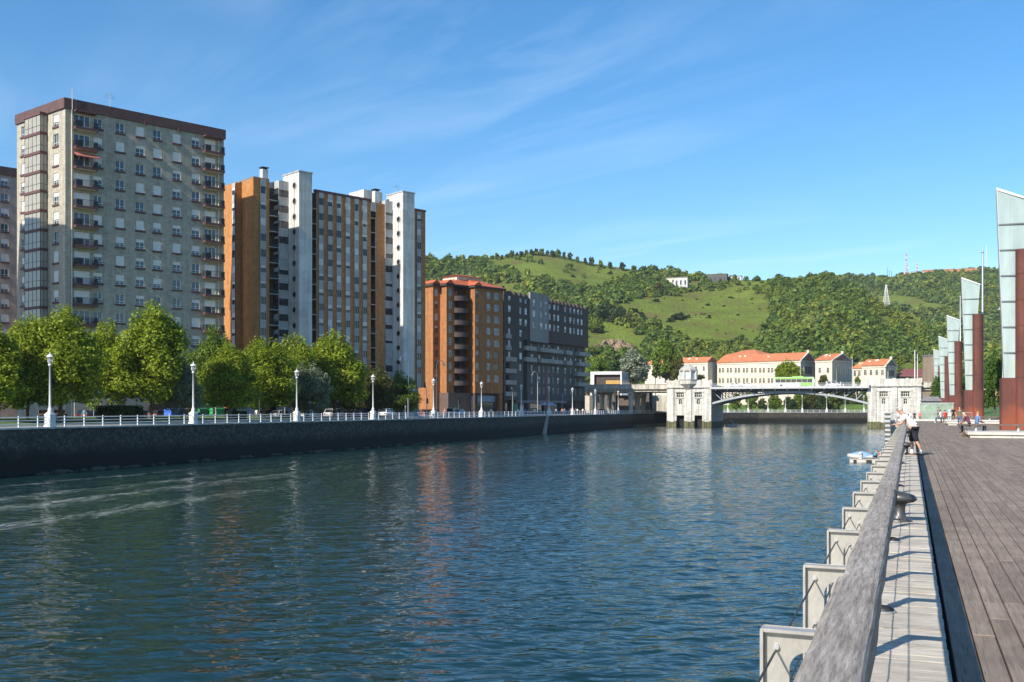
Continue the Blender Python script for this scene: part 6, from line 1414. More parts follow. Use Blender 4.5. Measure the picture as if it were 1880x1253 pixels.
# bollards
def bollard():
    root = thing('bollard', 'x', 'bollard', Matrix())
    b = MB(); b.lathe([(.19, 0), (.19, .02), (.175, .035), (.10, .05)], 18, sc=(1.0, 1.0)); fl = b.build('base_flange', M['cast_iron'], root)
    b = MB()
    for i in range(5): a = 2*math.pi*i/5+.3; b.cyl((.155*math.cos(a), .155*math.sin(a), .03), (.155*math.cos(a), .155*math.sin(a), .055), .02, n=6)
    b.build('bolt', M['cast_iron'], fl)
    b = MB(); rings = [(.115, 0, 0, .04), (.085, .012, 0, .10), (.073, .02, 0, .18), (.078, .02, 0, .24), (.115, .01, 0, .275), (.165, .02, 0, .295), (.195, .03, 0, .325), (.20, .03, 0, .355), (.175, .02, 0, .395), (.12, .0, 0, .42), (.05, -.015, 0, .432)]
    n = 22; vs = []
    for r_, cx, cy, z in rings:
        for i in range(n):
            a = 2*math.pi*i/n; tilt = -.10*(r_*math.cos(a)) if z > .26 else 0
            vs.append((cx+r_*math.cos(a)*(1.12 if z > .26 else 1), cy+r_*math.sin(a), z+tilt))
    b.add(vs, [(j*n+i, j*n+(i+1) % n, (j+1)*n+(i+1) % n, (j+1)*n+i) for j in range(len(rings)-1) for i in range(n)], 0, True); b.add(vs, [tuple(range((len(rings)-1)*n, len(rings)*n))], 0, True); b.build('mushroom_head', M['cast_iron'], root)
    return root
bo = bollard(); spots = [(14.4, 'nearest iron mooring bollard on the pale strip, with its whole mushroom head showing'), (35.0, 'iron mooring bollard right at the feet of the leaning man'), (56.0, 'small iron bollard just beyond the leaning man'), (77.0, 'farthest iron bollard by the rail, beyond the leaning man')]
for i, (Y, lab) in enumerate(spots):
    u = -.16; v = (Y+u*math.sin(R(RIVER_AZ)))/math.cos(R(RIVER_AZ)); Mx = DK @ T(u, v, .012)
    if i == 0: bo.matrix_basis = Mx; bo['label'] = lab; bo['group'] = 'bollards along the pale strip'
    else: copy_tree(bo, Mx, lab)
# hooded deck lights
def deck_light():
    root = thing('deck_light', 'x', 'deck light', Matrix()); b = MB(); n = 14; vs = []
    for j in range(6):
        t = (math.pi/2)*j/5
        for i in range(n+1):
            a = math.pi*i/n; vs.append((.095*math.cos(t)*math.cos(a)*1.0, .07*math.cos(t)*math.sin(a), .055*math.sin(t)))
    b.add(vs, [(j*(n+1)+i, j*(n+1)+i+1, (j+1)*(n+1)+i+1, (j+1)*(n+1)+i) for j in range(5) for i in range(n)], 0, True); b.add(vs, [tuple(range(n+1))]); b.build('hood', M['black_rubber'], root)
    b = MB(); b.cyl((0, 0, 0), (0, 0, .012), .10, n=18); b.build('rim', M['galv'], root); return root
dl = deck_light()
for i, (Y, lab) in enumerate(((8.0, 'nearest black hooded deck light beside the timber rail'), (12.2, 'second black hooded deck light, just before the nearest bollard'), (20.6, 'black hooded deck light beyond the nearest bollard'), (29.0, 'black hooded deck light shortly before the leaning man'))):
    u = -.205; v = (Y+u*math.sin(R(RIVER_AZ)))/math.cos(R(RIVER_AZ)); Mx = DK @ T(u, v, .014) @ RZ(R(180))
    if i == 0: dl.matrix_basis = Mx; dl['label'] = lab; dl['group'] = 'hooded lights set in the pale strip'
    else: copy_tree(dl, Mx, lab)
# ==== glass sail pylons ======================================================
def pylon():
    root = thing('sail_pylon', 'x', 'pylon', Matrix())
    def col(z0, z1, x0=.95, x1=2.2, yd=1.45):
        b = MB(); pts = []; n = 16
        for i in range(n+1):
            a = math.pi*i/n; pts.append(((x0+x1)/2-math.cos(a)*(x1-x0)/2, -math.sin(a)*.55))
        b.prism(pts+[(x1, yd), (x0, yd)], z0, z1, sm=False); return b
    h = 1.9; z = 3.85; i = 0
    cb = MB()
    for j in range(5):
        za, zb = 3.86+j*h, min(13.3, 3.85+(j+1)*h); c = col(za+.012, zb-.012); cb.add(c.v, c.f)
    c = col(3.8, 13.2, .97, 2.18, 1.43); cb.add([(x, y+.03, z) for x, y, z in c.v], c.f)
    cb.build('steel_column', M['corten'], root)
    b = MB(); pts = [(0, 1.5), (0, -.22), (.06, -.30), (.93, -.30)]+[((.95+2.25)/2-math.cos(math.pi*i/14)*.65, -.30-math.sin(math.pi*i/14)*.42) for i in range(15)]+[(2.25, 1.5)]
    b.prism(pts, -1.3, 1.896); b.prism(pts, 1.9, 3.85); b.build('steel_base', M['corten'], root)
    L = lambda z: .25-.5*(z-3.85)/13.95; Rr = lambda z: 1.0+.85*(z-3.85)/13.95
    y0, y1 = .02, .95
    for j in range(7):
        za = 3.87+j*h; zb = 3.85+(j+1)*h-.03 if j < 6 else None
        zl, zr = (zb, zb) if zb else (17.8, 16.9)
        b = MB(); fr_ = [(L(za), za), (Rr(za), za), (Rr(zr), zr), (L(zl), zl)]
        vs = [(x, y0+(.06 if k in (1, 2) else 0), z) for k, (x, z) in enumerate(fr_)]+[(x, y1, z) for x, z in fr_]
        b.add(vs, [(0, 1, 2, 3), (7, 6, 5, 4), (0, 4, 5, 1), (1, 5, 6, 2), (2, 6, 7, 3), (3, 7, 4, 0)])
        p = b.build('glass_panel', M['sail_glass'], root)
        f = MB(); f.box(L(za)-.02, Rr(za)+.02, y0-.06, y1+.02, za-.10, za-.002); f.build('glazing_bar', M['bridge_dark'], p)
    t = MB(); t.add([(L(17.8)-.05, y0-.06, 17.8), (Rr(16.9)+.05, y0-.06, 16.9), (Rr(16.9)+.05, y1+.06, 16.9), (L(17.8)-.05, y1+.06, 17.8), (L(17.8)-.05, y0-.06, 18.0), (Rr(16.9)+.05, y0-.06, 17.05), (Rr(16.9)+.05, y1+.06, 17.05), (L(17.8)-.05, y1+.06, 18.0)], [(3, 2, 1, 0), (4, 5, 6, 7), (0, 1, 5, 4), (1, 2, 6, 5), (2, 3, 7, 6), (3, 0, 4, 7)]); t.build('top_cap', M['white_paint'], root)
    for x in (0,):
        e = MB(); e.add([(L(3.87)-.05, y0-.02, 3.87), (L(3.87), y0-.02, 3.87), (L(17.8), y0-.02, 17.8), (L(17.8)-.05, y0-.02, 17.8), (L(3.87)-.05, y1, 3.87), (L(3.87)-.003, y1, 3.87), (L(17.8)-.003, y1, 17.8), (L(17.8)-.05, y1, 17.8)], [(0, 1, 2, 3), (0, 3, 7, 4), (4, 7, 6, 5)]); e.build('edge_strip', M['galv'], root)
    return root
py = pylon()
p2 = DKI @ Vector(((1770-CX)/F*124.5, 124.5, 0))
labs = ['nearest glass and rust-red steel sail pylon, cut by the right edge', 'second sail pylon from the right, complete, with a tall flagpole behind it', 'third sail pylon from the right, its foot behind the walking man', 'fourth sail pylon from the right, thin, beside a small leafy tree', 'farthest and smallest sail pylon, left of all the others']
for i in range(5):
    Mx = DK @ T(p2.x, p2.y+54.6*(i-1), 0)
    if i == 0: py.matrix_basis = Mx; py['label'] = labs[0]; py['group'] = 'row of sail pylons'
    else: copy_tree(py, Mx, labs[i])
def pole_at(px, Y, top_py, r0, lab, mt='steel', z0=0.):
    p = at(px, HY, Y); h = EYE+(HY-top_py)/F*Y-z0; root = thing('flagpole', lab, 'pole', T(p.x, p.y, z0), 'tall metal poles')
    b = MB(); b.lathe([(r0*1.5, 0), (r0*1.5, .2), (r0, .25), (r0*.75, h)], 10); b.build('shaft', M[mt], root, WM[root])
    b = MB(); b.ball((0, 0, h+.12), r0*1.3, r0*1.3, .15, 10, 6); b.build('finial', M[mt], root, WM[root])
pole_at(1804, 129, 465, .14, 'tall steel flagpole behind the second sail pylon'); pole_at(1763, 182, 546, .13, 'steel flagpole between the second and third sail pylons'); pole_at(1841, 90, 645, .06, 'thin pole close to the left edge of the nearest sail pylon')
pole_at(1679.5, 300, 645, .16, 'white mast above the right end of the bridge, left one of two', 'white_paint'); pole_at(1684.5, 303, 652, .12, 'white mast above the right end of the bridge, right one of two', 'white_paint')
# ==== stone platforms with long plank benches ==================================
def bench_set(u0, u1, v, lab_p, lab_b, z=0):
    root = thing('stone_platform', lab_p, 'platform', DK @ T((u0+u1)/2, v, 0)); b = MB(); n = int((u1-u0)/1.9)
    for i in range(n): b.box(u0+(u1-u0)*i/n+.006, u0+(u1-u0)*(i+1)/n-.006, v, v+5, .0, .17)
    b.build('plinth_block', M['white_stone'], root, DK); b = MB(); b.box(u0-.12, u1, v-.1, v+5.1, .172, .30); b.build('top_slab', M['white_stone'], root, DK)
    rb = thing('bench', lab_b, 'bench', DK @ T((u0+u1)/2, v+3.5, .3))
    b = MB()
    for k in range(3): b.box(u0-.5, u1, v+3.2+k*.19, v+3.38+k*.19, .62, .70)
    b.build('seat', M['bench_wood'], rb, DK)
    for i in range(int((u1-u0)/2.2)+1): b = MB(); b.cyl((u0+.5+i*2.2, v+3.48, .30), (u0+.5+i*2.2, v+3.48, .62), .09, .07, n=10); b.build('leg', M['galv'], rb, DK)
bench_set(3.05, 13.5, 60.2, 'pale stone platform in front of the nearest sail pylon', 'long dark plank bench on the nearest stone platform')
bench_set(3.3, 13.5, 102.0, 'pale stone platform behind the walking man', 'long dark plank bench behind the walking man')
bench_set(3.3, 13.5, 119.0, 'pale stone platform near the end of the boardwalk', 'long dark plank bench near the end of the boardwalk')
# ==== end of the boardwalk =====================================================
b = MB(); b.box(-2.05, -.405, 121, V1, WATER_Z-1, -.02); tag(b.build('jetty', M['strip_wood'], None, DK), kind='structure')
root = thing('mooring_post', 'grey ribbed mooring post standing in the water at the jetty corner', 'mooring post', DK @ T(-2.4, 120, WATER_Z)); b = MB(); b.box(-2.62, -2.12, 119.6, 120.1, WATER_Z-1, 1.2); b.build('shaft', M['galv'], root, DK)
for i in range(11):
    b = MB(); b.box(-2.7, -2.02, 119.5, 119.6, WATER_Z+.3+i*.5, WATER_Z+.48+i*.5); b.build('rib', M['lower_clad'], root, DK)
def metal_rail(pts, lab, kerb=True):
    root = thing('railing', lab, 'railing', DK @ T(pts[0][0], pts[0][1], 0))
    for (x0, y0), (x1, y1) in zip(pts[:-1], pts[1:]):
        n = max(1, int(math.hypot(x1-x0, y1-y0)/1.1))
        b = MB(); b.tube([(x0, y0, 1.08), (x1, y1, 1.08)], .03, 6); b.build('top_rail', M['steel'], root, DK)
        b = MB()
        for z in (.3, .5, .7, .9): b.tube([(x0, y0, z), (x1, y1, z)], .008, 5)
        b.build('wire', M['steel'], root, DK)
        for i in range(n+1): p = (x0+(x1-x0)*i/n, y0+(y1-y0)*i/n); b = MB(); b.box(p[0]-.02, p[0]+.02, p[1]-.03, p[1]+.03, 0, 1.06); b.build('post', M['steel'], root, DK)
        if kerb: d = Vector((x1-x0, y1-y0)).normalized(); b = MB(); nx, ny = -d.y*.15, d.x*.15; b.prism([(x0-nx, y0-ny), (x1-nx, y1-ny), (x1+nx, y1+ny), (x0+nx, y0+ny)], .004, .22); b.build('kerb', M['white_stone'], root, DK)
metal_rail([(-2.0, 121.2), (-2.0, 133.5), (7.0, 133.5)], 'thin steel railing round the end of the boardwalk')
root = thing('glass_screen', 'green-tinted glass screen wall beyond the end railing', 'screen', DK @ T(3.6, 168, -1)); b = MB(); b.box(1.4, 6.2, 168, 168.08, -1, 2.3); b.build('glass_panel', M['screen_glass'], root, DK); b = MB(); b.box(1.3, 6.3, 167.95, 168.15, 2.3, 2.42); b.build('top_rail', M['galv'], root, DK)
root = thing('kiosk', 'low grey-roofed shed under the right viaduct', 'shed', DK @ T(3.8, 215, -1)); b = MB(); b.box(2.1, 5.6, 215, 221, -1, 3.0); b.build('wall', M['pale_panel'], root, DK); b = MB(); b.prism([(1.8, 214.4), (5.9, 214.4), (5.9, 221.5), (1.8, 221.5)], 3.0, 3.9, top=[(2.8, 217.5), (5.2, 217.5), (5.2, 218.5), (2.8, 218.5)]); b.build('roof', M['roof_flat'], root, DK)
# ==== pontoon and moored boats =====================================================
pt = DKI @ gp(1560, 849, WATER_Z); root = thing('pontoon', 'small white floating pontoon with dark fenders beside the boardwalk', 'pontoon', DK @ T(pt.x+3, pt.y, WATER_Z)); b = MB(); b.box(pt.x, pt.x+5.6, pt.y, pt.y+2.4, WATER_Z-.2, WATER_Z+.30); b.build('float', M['pontoon_white'], root, DK)
b = MB(); b.box(pt.x-.05, pt.x+5.65, pt.y-.05, pt.y+2.45, WATER_Z+.302, WATER_Z+.40); b.build('deck', M['strip_wood'], root, DK)
for i in range(4): b = MB(); x = pt.x+.4+i*1.35; b.box(x, x+.3+.25*(i % 2), pt.y-.14, pt.y-.06, WATER_Z-.1, WATER_Z+.28); b.build('fender', M['black_rubber'], root, DK)
b = MB(); b.box(pt.x+4.2, pt.x+5.4, pt.y+1.2, pt.y+1.9, WATER_Z+1.15, WATER_Z+1.23); b.box(pt.x+4.3, pt.x+4.36, pt.y+1.3, pt.y+1.36, WATER_Z+.40, WATER_Z+1.15); b.box(pt.x+5.2, pt.x+5.26, pt.y+1.3, pt.y+1.36, WATER_Z+.40, WATER_Z+1.15); b.build('frame', M['galv'], root, DK)
root = thing('dinghy', 'inflatable dinghy under a pale blue cover, lying on the white pontoon', 'dinghy', DK @ T(pt.x+1.3, pt.y+1, WATER_Z+.40)); BM = DK @ T(pt.x+1.15, pt.y+1.0, WATER_Z+.40) @ RZ(R(8))
b = MB(); b.tube([(1.15, -.62, .22), (-.5, -.62, .22), (-1.05, -.45, .28), (-1.3, 0, .34), (-1.05, .45, .28), (-.5, .62, .22), (1.15, .62, .22)], [.18, .22, .22, .2, .22, .22, .18], 12); b.build('tube', M['pontoon_white'], root, BM)
b = MB(); vs = []; n = 12; sec = [(-1.45, .12, .25), (-1.1, .5, .42), (-.5, .78, .60), (.2, .84, .74), (.8, .8, .58), (1.25, .66, .38)]
for x, hw, h in sec:
    for i in range(n+1): a = math.pi*i/n; vs.append((x, -hw*math.cos(a), .12+h*math.sin(a)**.7*(1+.07*math.sin(3*x+2*a))))
b.add(vs, [(j*(n+1)+i, (j+1)*(n+1)+i, (j+1)*(n+1)+i+1, j*(n+1)+i+1) for j in range(len(sec)-1) for i in range(n)], 0, True); b.add(vs, [tuple(range((len(sec)-1)*(n+1), len(sec)*(n+1)))]); b.build('cover', M['boat_blue'], root, BM)
b = MB(); b.box(-.35, .0, -1.0, -.8, .0, .5); b.ball((-.15, -.9, .6), .22, .16, .2, 10, 6); b.build('outboard_motor', M['pontoon_white'], root, BM)
def motorboat():
    Y = 322; p = at(1343, 749, Y); Mx = T(p.x, p.y, WATER_Z) @ RZ(R(15)); root = thing('motorboat', 'small white motorboat with a folded canopy frame moored beside the domed pier', 'boat', Mx)
    b = MB(); vs = []; n = 8; sec = [(-1.9, 1.0, .75), (-.8, 1.05, .75), (.5, .95, .8), (1.4, .6, .9), (2.0, .08, 1.0)]
    for x, hw, h in sec:
        for i in range(n+1): a = math.pi*i/n; vs.append((x, -hw*math.cos(a)*(1 if abs(math.cos(a)) > .1 else 1), h-(h+.25)*math.sin(a)**.8))
    b.add(vs, [(j*(n+1)+i, (j+1)*(n+1)+i, (j+1)*(n+1)+i+1, j*(n+1)+i+1) for j in range(len(sec)-1) for i in range(n)], 0, True); b.add(vs, [tuple(range(n+1))]); b.build('hull', M['white_paint'], root, Mx)
    b = MB(); b.box(-1.8, 1.0, -.85, .85, .62, .70); b.box(-.2, .5, -.5, .5, .7, 1.3); b.build('deck', M['grey_deck'], root, Mx)
    b = MB(); b.tube([(-1.2, -.9, .7), (-1.1, -.9, 1.9), (-1.1, .9, 1.9), (-1.2, .9, .7)], .035, 6); b.tube([(.6, -.85, .7), (.2, -.85, 1.95), (.2, .85, 1.95), (.6, .85, .7)], .035, 6); b.build('canopy_frame', M['galv'], root, Mx)
    b = MB(); b.box(-1.25, .3, -.92, .92, 1.9, 1.97); b.build('canopy', M['white_paint'], root, Mx)
motorboat()
# ==== park on the right: mound, trees, climbing frame ================================
def mound():
    us = np.linspace(9, 240, 60); vs = np.linspace(96, 330, 60); V = []; r = np.random.default_rng(2)
    for v in vs:
        for u in us: V.append((u, v, -.05+3.2*(1-math.exp(-max(0, u-10)/14))*(1-math.exp(-max(0, v-104)/22))+.05*r.normal()*(u > 12)))
    n = 60; Fc = np.array([(j*n+i, j*n+i+1, (j+1)*n+i+1, (j+1)*n+i) for j in range(n-1) for i in range(n-1)])
    tag(inst('park_mound', np_mesh('park_mound', np.array(V), Fc, M['grass'], smooth=True), None, DK), kind='structure')
mound()
GR = 'trees of the park on the right'
for px, Y, top, wpx, kind, seed, lab in ((1826, 136, 652, 46, 'park', 21, 'bright green dense tree between the second and the nearest sail pylon'), (1724, 262, 686, 30, 'park', 22, 'small bright green tree left of the fourth sail pylon'), (1764, 226, 690, 34, 'park', 23, 'leafy tree between the second and third sail pylons'), (1862, 150, 640, 40, 'park', 24, 'leafy tree mostly hidden by the nearest sail pylon')):
    p = at(px, 749, Y); p.z = 1.2; H = (HY-top)/F*Y+EYE-p.z; tree('tree', lab, p, kind, seed, 9.0, 6.0, 1.4, nb=46, npb=170, size=.22, group=GR, sc=(wpx/F*Y/6, wpx/F*Y/6, H/9.0), spire=.2)
Y = 150; p = at(1831, 749, Y); Mx = T(p.x, p.y, 2.0); root = thing('climbing_frame', 'wooden climbing frame with slanted poles on the park lawn', 'climbing frame', Mx)
b = MB(); b.cyl((-.8, 0, 0), (.25, 0, 3.2), .1, n=8); b.cyl((1.1, 0, 0), (.15, 0, 3.2), .1, n=8); b.build('pole', M['climb_wood'], root, Mx)
b = MB(); b.cyl((-.3, 0, 1.5), (.7, 0, 1.5), .07, n=8); b.box(-.25, .5, -.06, .06, 2.0, 2.5); b.build('crossbar', M['climb_wood'], root, Mx)
# ==== people: one skinned body each, grown from a posed skeleton ======================
def skin_mesh(name, nodes_, edges, root_node, sub=1):
    me = bpy.data.meshes.new(name); keys = list(nodes_); ix = {k: i for i, k in enumerate(keys)}
    me.from_pydata([nodes_[k][:3] for k in keys], [(ix[a], ix[b]) for a, b in edges], [])
    o = bpy.data.objects.new(name, me); C.objects.link(o)
    sk = o.modifiers.new('skin', 'SKIN'); sk.use_smooth_shade = True
    for k in keys:
        sv = me.skin_vertices[0].data[ix[k]]; r = nodes_[k][3]; r = r if isinstance(r, tuple) else (r, r); sv.radius = r; sv.use_root = (k == root_node)
    if sub: s = o.modifiers.new('sub', 'SUBSURF'); s.levels = sub; s.render_levels = sub
    dg = bpy.context.evaluated_depsgraph_get(); dg.update(); out = bpy.data.meshes.new_from_object(o.evaluated_get(dg)); out.name = name
    bpy.data.objects.remove(o); bpy.data.meshes.remove(me); return out
def assign(me, nodes_, edges, bone_mat, mats):
    """material of each face from the nearest bone"""
    for m in mats: me.materials.append(m)
    segs = [(Vector(nodes_[a][:3]), Vector(nodes_[b][:3]), bone_mat(a, b)) for a, b in edges]
    for p in me.polygons:
        c = p.center; best = (1e9, 0)
        for a, b, m in segs:
            d = b-a; t = max(0, min(1, (c-a).dot(d)/max(1e-9, d.length_squared))); q = (c-a-d*t).length
            if q < best[0]: best = (q, m)
        m = best[1]
        if callable(m): m = m(c)
        p.material_index = m; p.use_smooth = True
def figure(pose):
    """skeleton of a 1.74 m person facing +y"""
    N = dict(pelvis=(0, 0, .95, (.15, .11)), waist=(0, 0, 1.10, (.135, .10)), chest=(0, 0, 1.30, (.165, .115)), neck0=(0, 0, 1.45, (.07, .065)), neck=(0, .01, 1.52, .055), head=(0, .03, 1.62, (.078, .095)), crown=(0, .015, 1.70, (.07, .085)))
    for s, q in ((-1, 'l'), (1, 'r')):
        N.update({q+'sh': (s*.18, 0, 1.40, .062), q+'el': (s*.23, -.03, 1.13, .044), q+'wr': (s*.22, .06, .90, .032), q+'ha': (s*.21, .09, .80, (.03, .04)), q+'hip': (s*.095, 0, .88, .092), q+'kn': (s*.10, .02, .49, .062), q+'an': (s*.10, -.01, .09, .043), q+'to': (s*.115, .16, .04, (.045, .03))})
    if pose == 'walk':
        N.update(lkn=(-.10, .17, .50, .062), lan=(-.10, .26, .10, .043), lto=(-.11, .42, .06, (.045, .03)), rkn=(.10, -.06, .49, .062), ran=(.10, -.30, .14, .043), rto=(.115, -.17, .05, (.045, .03)), lel=(-.23, -.12, 1.15, .044), lwr=(-.23, -.14, .92, .032), lha=(-.22, -.12, .82, (.03, .04)), rel=(.23, .03, 1.13, .044), rwr=(.22, .20, .97, .032), rha=(.21, .27, .91, (.03, .04)))
    if pose == 'sit':
        dz = -.42
        for k in list(N):
            if k[1:] not in ('kn', 'an', 'to'): x, y, z, r = N[k]; N[k] = (x, y+(.03 if z > 1.2 else 0), z+dz, r)
        for s, q in ((-1, 'l'), (1, 'r')):
            N.update({q+'kn': (s*.13, .44, .50, .066), q+'an': (s*.13, .42, .09, .043), q+'to': (s*.14, .58, .04, (.045, .03)), q+'el': (s*.24, .10, .76, .044), q+'wr': (s*.14, .32, .62, .032), q+'ha': (s*.09, .40, .60, (.03, .04))})
    if pose == 'sitlean':
        N = figure('sit')[0]
        for k, (x, y, z, r) in list(N.items()):
            if k in ('waist', 'chest', 'neck0', 'neck', 'head', 'crown', 'lsh', 'rsh'): N[k] = (x, y+(z-.55)*.45, z-(z-.55)*.08, r)
        for s, q in ((-1, 'l'), (1, 'r')): N.update({q+'el': (s*.22, .36, .66, .044), q+'wr': (s*.12, .56, .56, .032), q+'ha': (s*.07, .62, .52, (.03, .04))})
    E = [('pelvis', 'waist'), ('waist', 'chest'), ('chest', 'neck0'), ('neck0', 'neck'), ('neck', 'head'), ('head', 'crown')]
    for q in 'lr': E += [('chest', q+'sh'), (q+'sh', q+'el'), (q+'el', q+'wr'), (q+'wr', q+'ha'), ('pelvis', q+'hip'), (q+'hip', q+'kn'), (q+'kn', q+'an'), (q+'an', q+'to')]
    return N, E
_pp = {}
def person_mesh(pose):
    if pose in _pp: return _pp[pose]
    N, E = figure(pose); me = skin_mesh('person', N, E, 'pelvis')
    hz = N['head'][2]; hy = N['head'][1]
    def bm_(a, b):
        k = {a, b}
        if 'crown' in k: return lambda c: 4 if (c.y < hy+.045 or c.z > hz+.085) else 0
        if 'neck' in k and 'head' in k: return lambda c: 4 if c.y < hy-.02 and c.z > hz-.06 else 0
        if any(x[1:] in ('wr', 'ha') for x in k) or ('neck' in k): return 0
        if any(x[1:] == 'to' for x in k): return 3
        if any(x[1:] in ('hip', 'kn', 'an') for x in k): return 2
        return 1
    assign(me, N, E, bm_, [M['skin'], M['white_cloth'], M['denim'], M['brown_leather'], M['dark_hair']]); _pp[pose] = me; return me
def person(label, Mx, pose='walk', top='white_cloth', bottom='denim', shoes='brown_leather', hair='dark_hair', scale=1.0, group=None):
    o = inst('person', person_mesh(pose), None, Mx @ Matrix.Scale(scale, 4)); tag(o, label, 'person', group)
    for i, m in ((1, top), (2, bottom), (3, shoes), (4, hair)): o.material_slots[i].link = 'OBJECT'; o.material_slots[i].material = M[m]
    return o
GP = 'people walking on the left promenade'
def lp(px, off, lab, pose='walk', head=0, **k):
    Mx = BANK.M @ T(BANK.sx(px, off), off, LEFT_Z-.03) @ RZ(R(head)); return person(lab, Mx, pose, group=GP, **k)
lp(635, 5, 'person in dark clothes walking left of the couple', top='black_cloth', bottom='navy_cloth', head=-90)
lp(646, 3, 'person in a black top and pale jeans, left of the couple', top='black_cloth', bottom='pale_blue', head=-90); lp(651.5, 3.2, 'person with blond hair in a brown jacket, right one of the walking couple', top='brown_leather', bottom='denim', hair='blond_hair', head=-80)
lp(769, 5, 'person in pink standing left of the orange pillar', top='pink_cloth', bottom='pink_cloth', pose='stand', head=60); lp(777, 6.5, 'person in a red top crouching on the pavement beside the person in pink', top='red_cloth', bottom='pink_cloth', pose='sit', head=-70)
lp(816.5, 3.5, 'person in a pink top and grey trousers before the light grey car', top='pink_cloth', bottom='grey_cloth', head=90)
lp(878, 5, 'person in navy left of the lamp post before the red-roofed building', top='navy_cloth', bottom='grey_cloth', pose='stand', head=120); lp(901.5, 3, 'person in a white shirt and dark trousers walking before the dark passage', top='white_cloth', bottom='black_cloth', head=-90)
lp(950.5, 3, 'person in pale clothes just left of the lamp post by the dark building', top='white_cloth', bottom='khaki_cloth', head=90); lp(964.5, 2.5, 'person in blue jeans and a grey-blue top right of that lamp post', top='blue_cloth', bottom='denim', head=-90)
lp(1021, 2.5, 'person in a white shirt right of the red pole', top='white_cloth', bottom='khaki_cloth', head=-90); lp(1032, 2.5, 'person in a yellow top', top='yellow_cloth', bottom='brown_leather', head=90); lp(1036, 3.5, 'person in a blue top just behind the one in yellow', top='blue_cloth', bottom='denim', head=90)
lp(1047.5, 3, 'person in a brown coat by the lamp post at the dark building far end', top='khaki_cloth', bottom='navy_cloth', head=-90); lp(1057, 3, 'person in brown with a backpack, just right of that lamp post', top='brown_leather', bottom='black_cloth', head=90); lp(1060, 2.2, 'person in a white top at the end of the dark building', top='white_cloth', bottom='black_cloth', head=-90); lp(1070, 2.6, 'person in a white top left of the arcade', top='white_cloth', bottom='pink_cloth', head=-90)
lp(1075, 3.6, 'small person in grey left of the arcade', top='grey_cloth', bottom='navy_cloth', head=90, scale=.85); lp(1120.5, 3, 'person in white in front of the arcade columns', top='white_cloth', bottom='navy_cloth', head=-90); lp(1129, 4.5, 'person in a red jacket below the hanging yellow sign', top='red_cloth', bottom='khaki_cloth', head=90); lp(1133, 3.8, 'person in a pink top below the hanging yellow sign', top='pink_cloth', bottom='grey_cloth', head=90)
lp(1164.5, 3, 'person in an orange-pink top by the flared column', top='pink_cloth', bottom='khaki_cloth', head=-90); lp(1187, 3, 'person in white, left of three near the square sign', top='white_cloth', bottom='grey_cloth', head=90); lp(1191.5, 2.2, 'person in red, middle of three near the square sign', top='red_cloth', bottom='pink_cloth', head=90); lp(1197, 3, 'person in a pale top, right of three near the square sign', top='white_cloth', bottom='denim', head=90); lp(1219, 3, 'person in grey beside the domed pier', top='grey_cloth', bottom='navy_cloth', head=-90)
lp(154.5, 25.5, 'person in a turquoise top on the pavement near the cream shopfront', top='teal_cloth', bottom='pale_blue', head=-90); lp(160, 26, 'person in red and white seated beside the person in turquoise', top='red_cloth', bottom='white_cloth', pose='sit', head=40); lp(199, 26, 'person in a dark red coat left of the hedge', top='red_cloth', bottom='black_cloth', head=90)
lp(471, 14, 'pale-haired person behind the lawn, near the short pale post', top='white_cloth', bottom='grey_cloth', hair='blond_hair', head=90)
# people on the boardwalk
def bw(px, Y, lab, pose, head, dz=0., off=(0, 0), group=None, **k):
    p = DKI @ at(px, HY, Y); return person(lab, DK @ T(p.x+off[0], p.y+off[1], dz) @ RZ(R(head)), pose, group=group, **k)
bw(1762, 77, 'man in a khaki jacket, white shirt and blue jeans walking on the boardwalk', 'walk', 165, top='khaki_cloth', bottom='denim', hair='dark_hair')
p = DKI @ at(1776, HY, 59.4)
person('man in a dark plaid shirt sitting bent forward on the end of the nearest bench', DK @ T(3.22, 63.55, .17) @ RZ(R(75)), 'sitlean', top='plaid_cloth', bottom='black_cloth', hair='grey_hair')
person('woman in a denim jacket sitting behind the man in plaid', DK @ T(3.6, 63.78, .17) @ RZ(R(-70)), 'sit', top='blue_cloth', bottom='denim', hair='blond_hair')
person('person in a red top sitting beyond the man in plaid', DK @ T(3.15, 105.55, .17) @ RZ(R(30)), 'sit', top='red_cloth', bottom='navy_cloth')
person('man in a white shirt and jeans sitting at the bench end, feet to the river', DK @ T(2.75, 105.5, .17) @ RZ(R(80)), 'sit', top='white_cloth', bottom='denim', shoes='white_cloth', hair='dark_hair')
bw(1743.5, 118, 'person in a pale patterned top standing behind the bench', 'stand', 150, top='pale_blue', bottom='white_cloth'); bw(1750, 117, 'person in black beside the pale patterned top', 'stand', 200, top='black_cloth', bottom='black_cloth', hair='blond_hair'); bw(1723.5, 129, 'person in a grey top and black shorts standing near the end railing', 'stand', 30, top='grey_cloth', bottom='black_cloth')
GE = 'people beyond the end railing'
for px, lab, t_, b_ in ((1649, 'person in white beyond the end railing, left of the leaning man', 'white_cloth', 'grey_cloth'), (1671, 'person in a white top beyond the end railing, right of the leaning man head', 'white_cloth', 'denim'), (1679, 'person in navy beyond the end railing', 'navy_cloth', 'black_cloth'), (1689, 'person in a pink top beyond the end railing, beside the pier corner', 'pink_cloth', 'khaki_cloth')): bw(px, 150, lab, 'stand', 180, dz=-.6, group=GE, top=t_, bottom=b_)
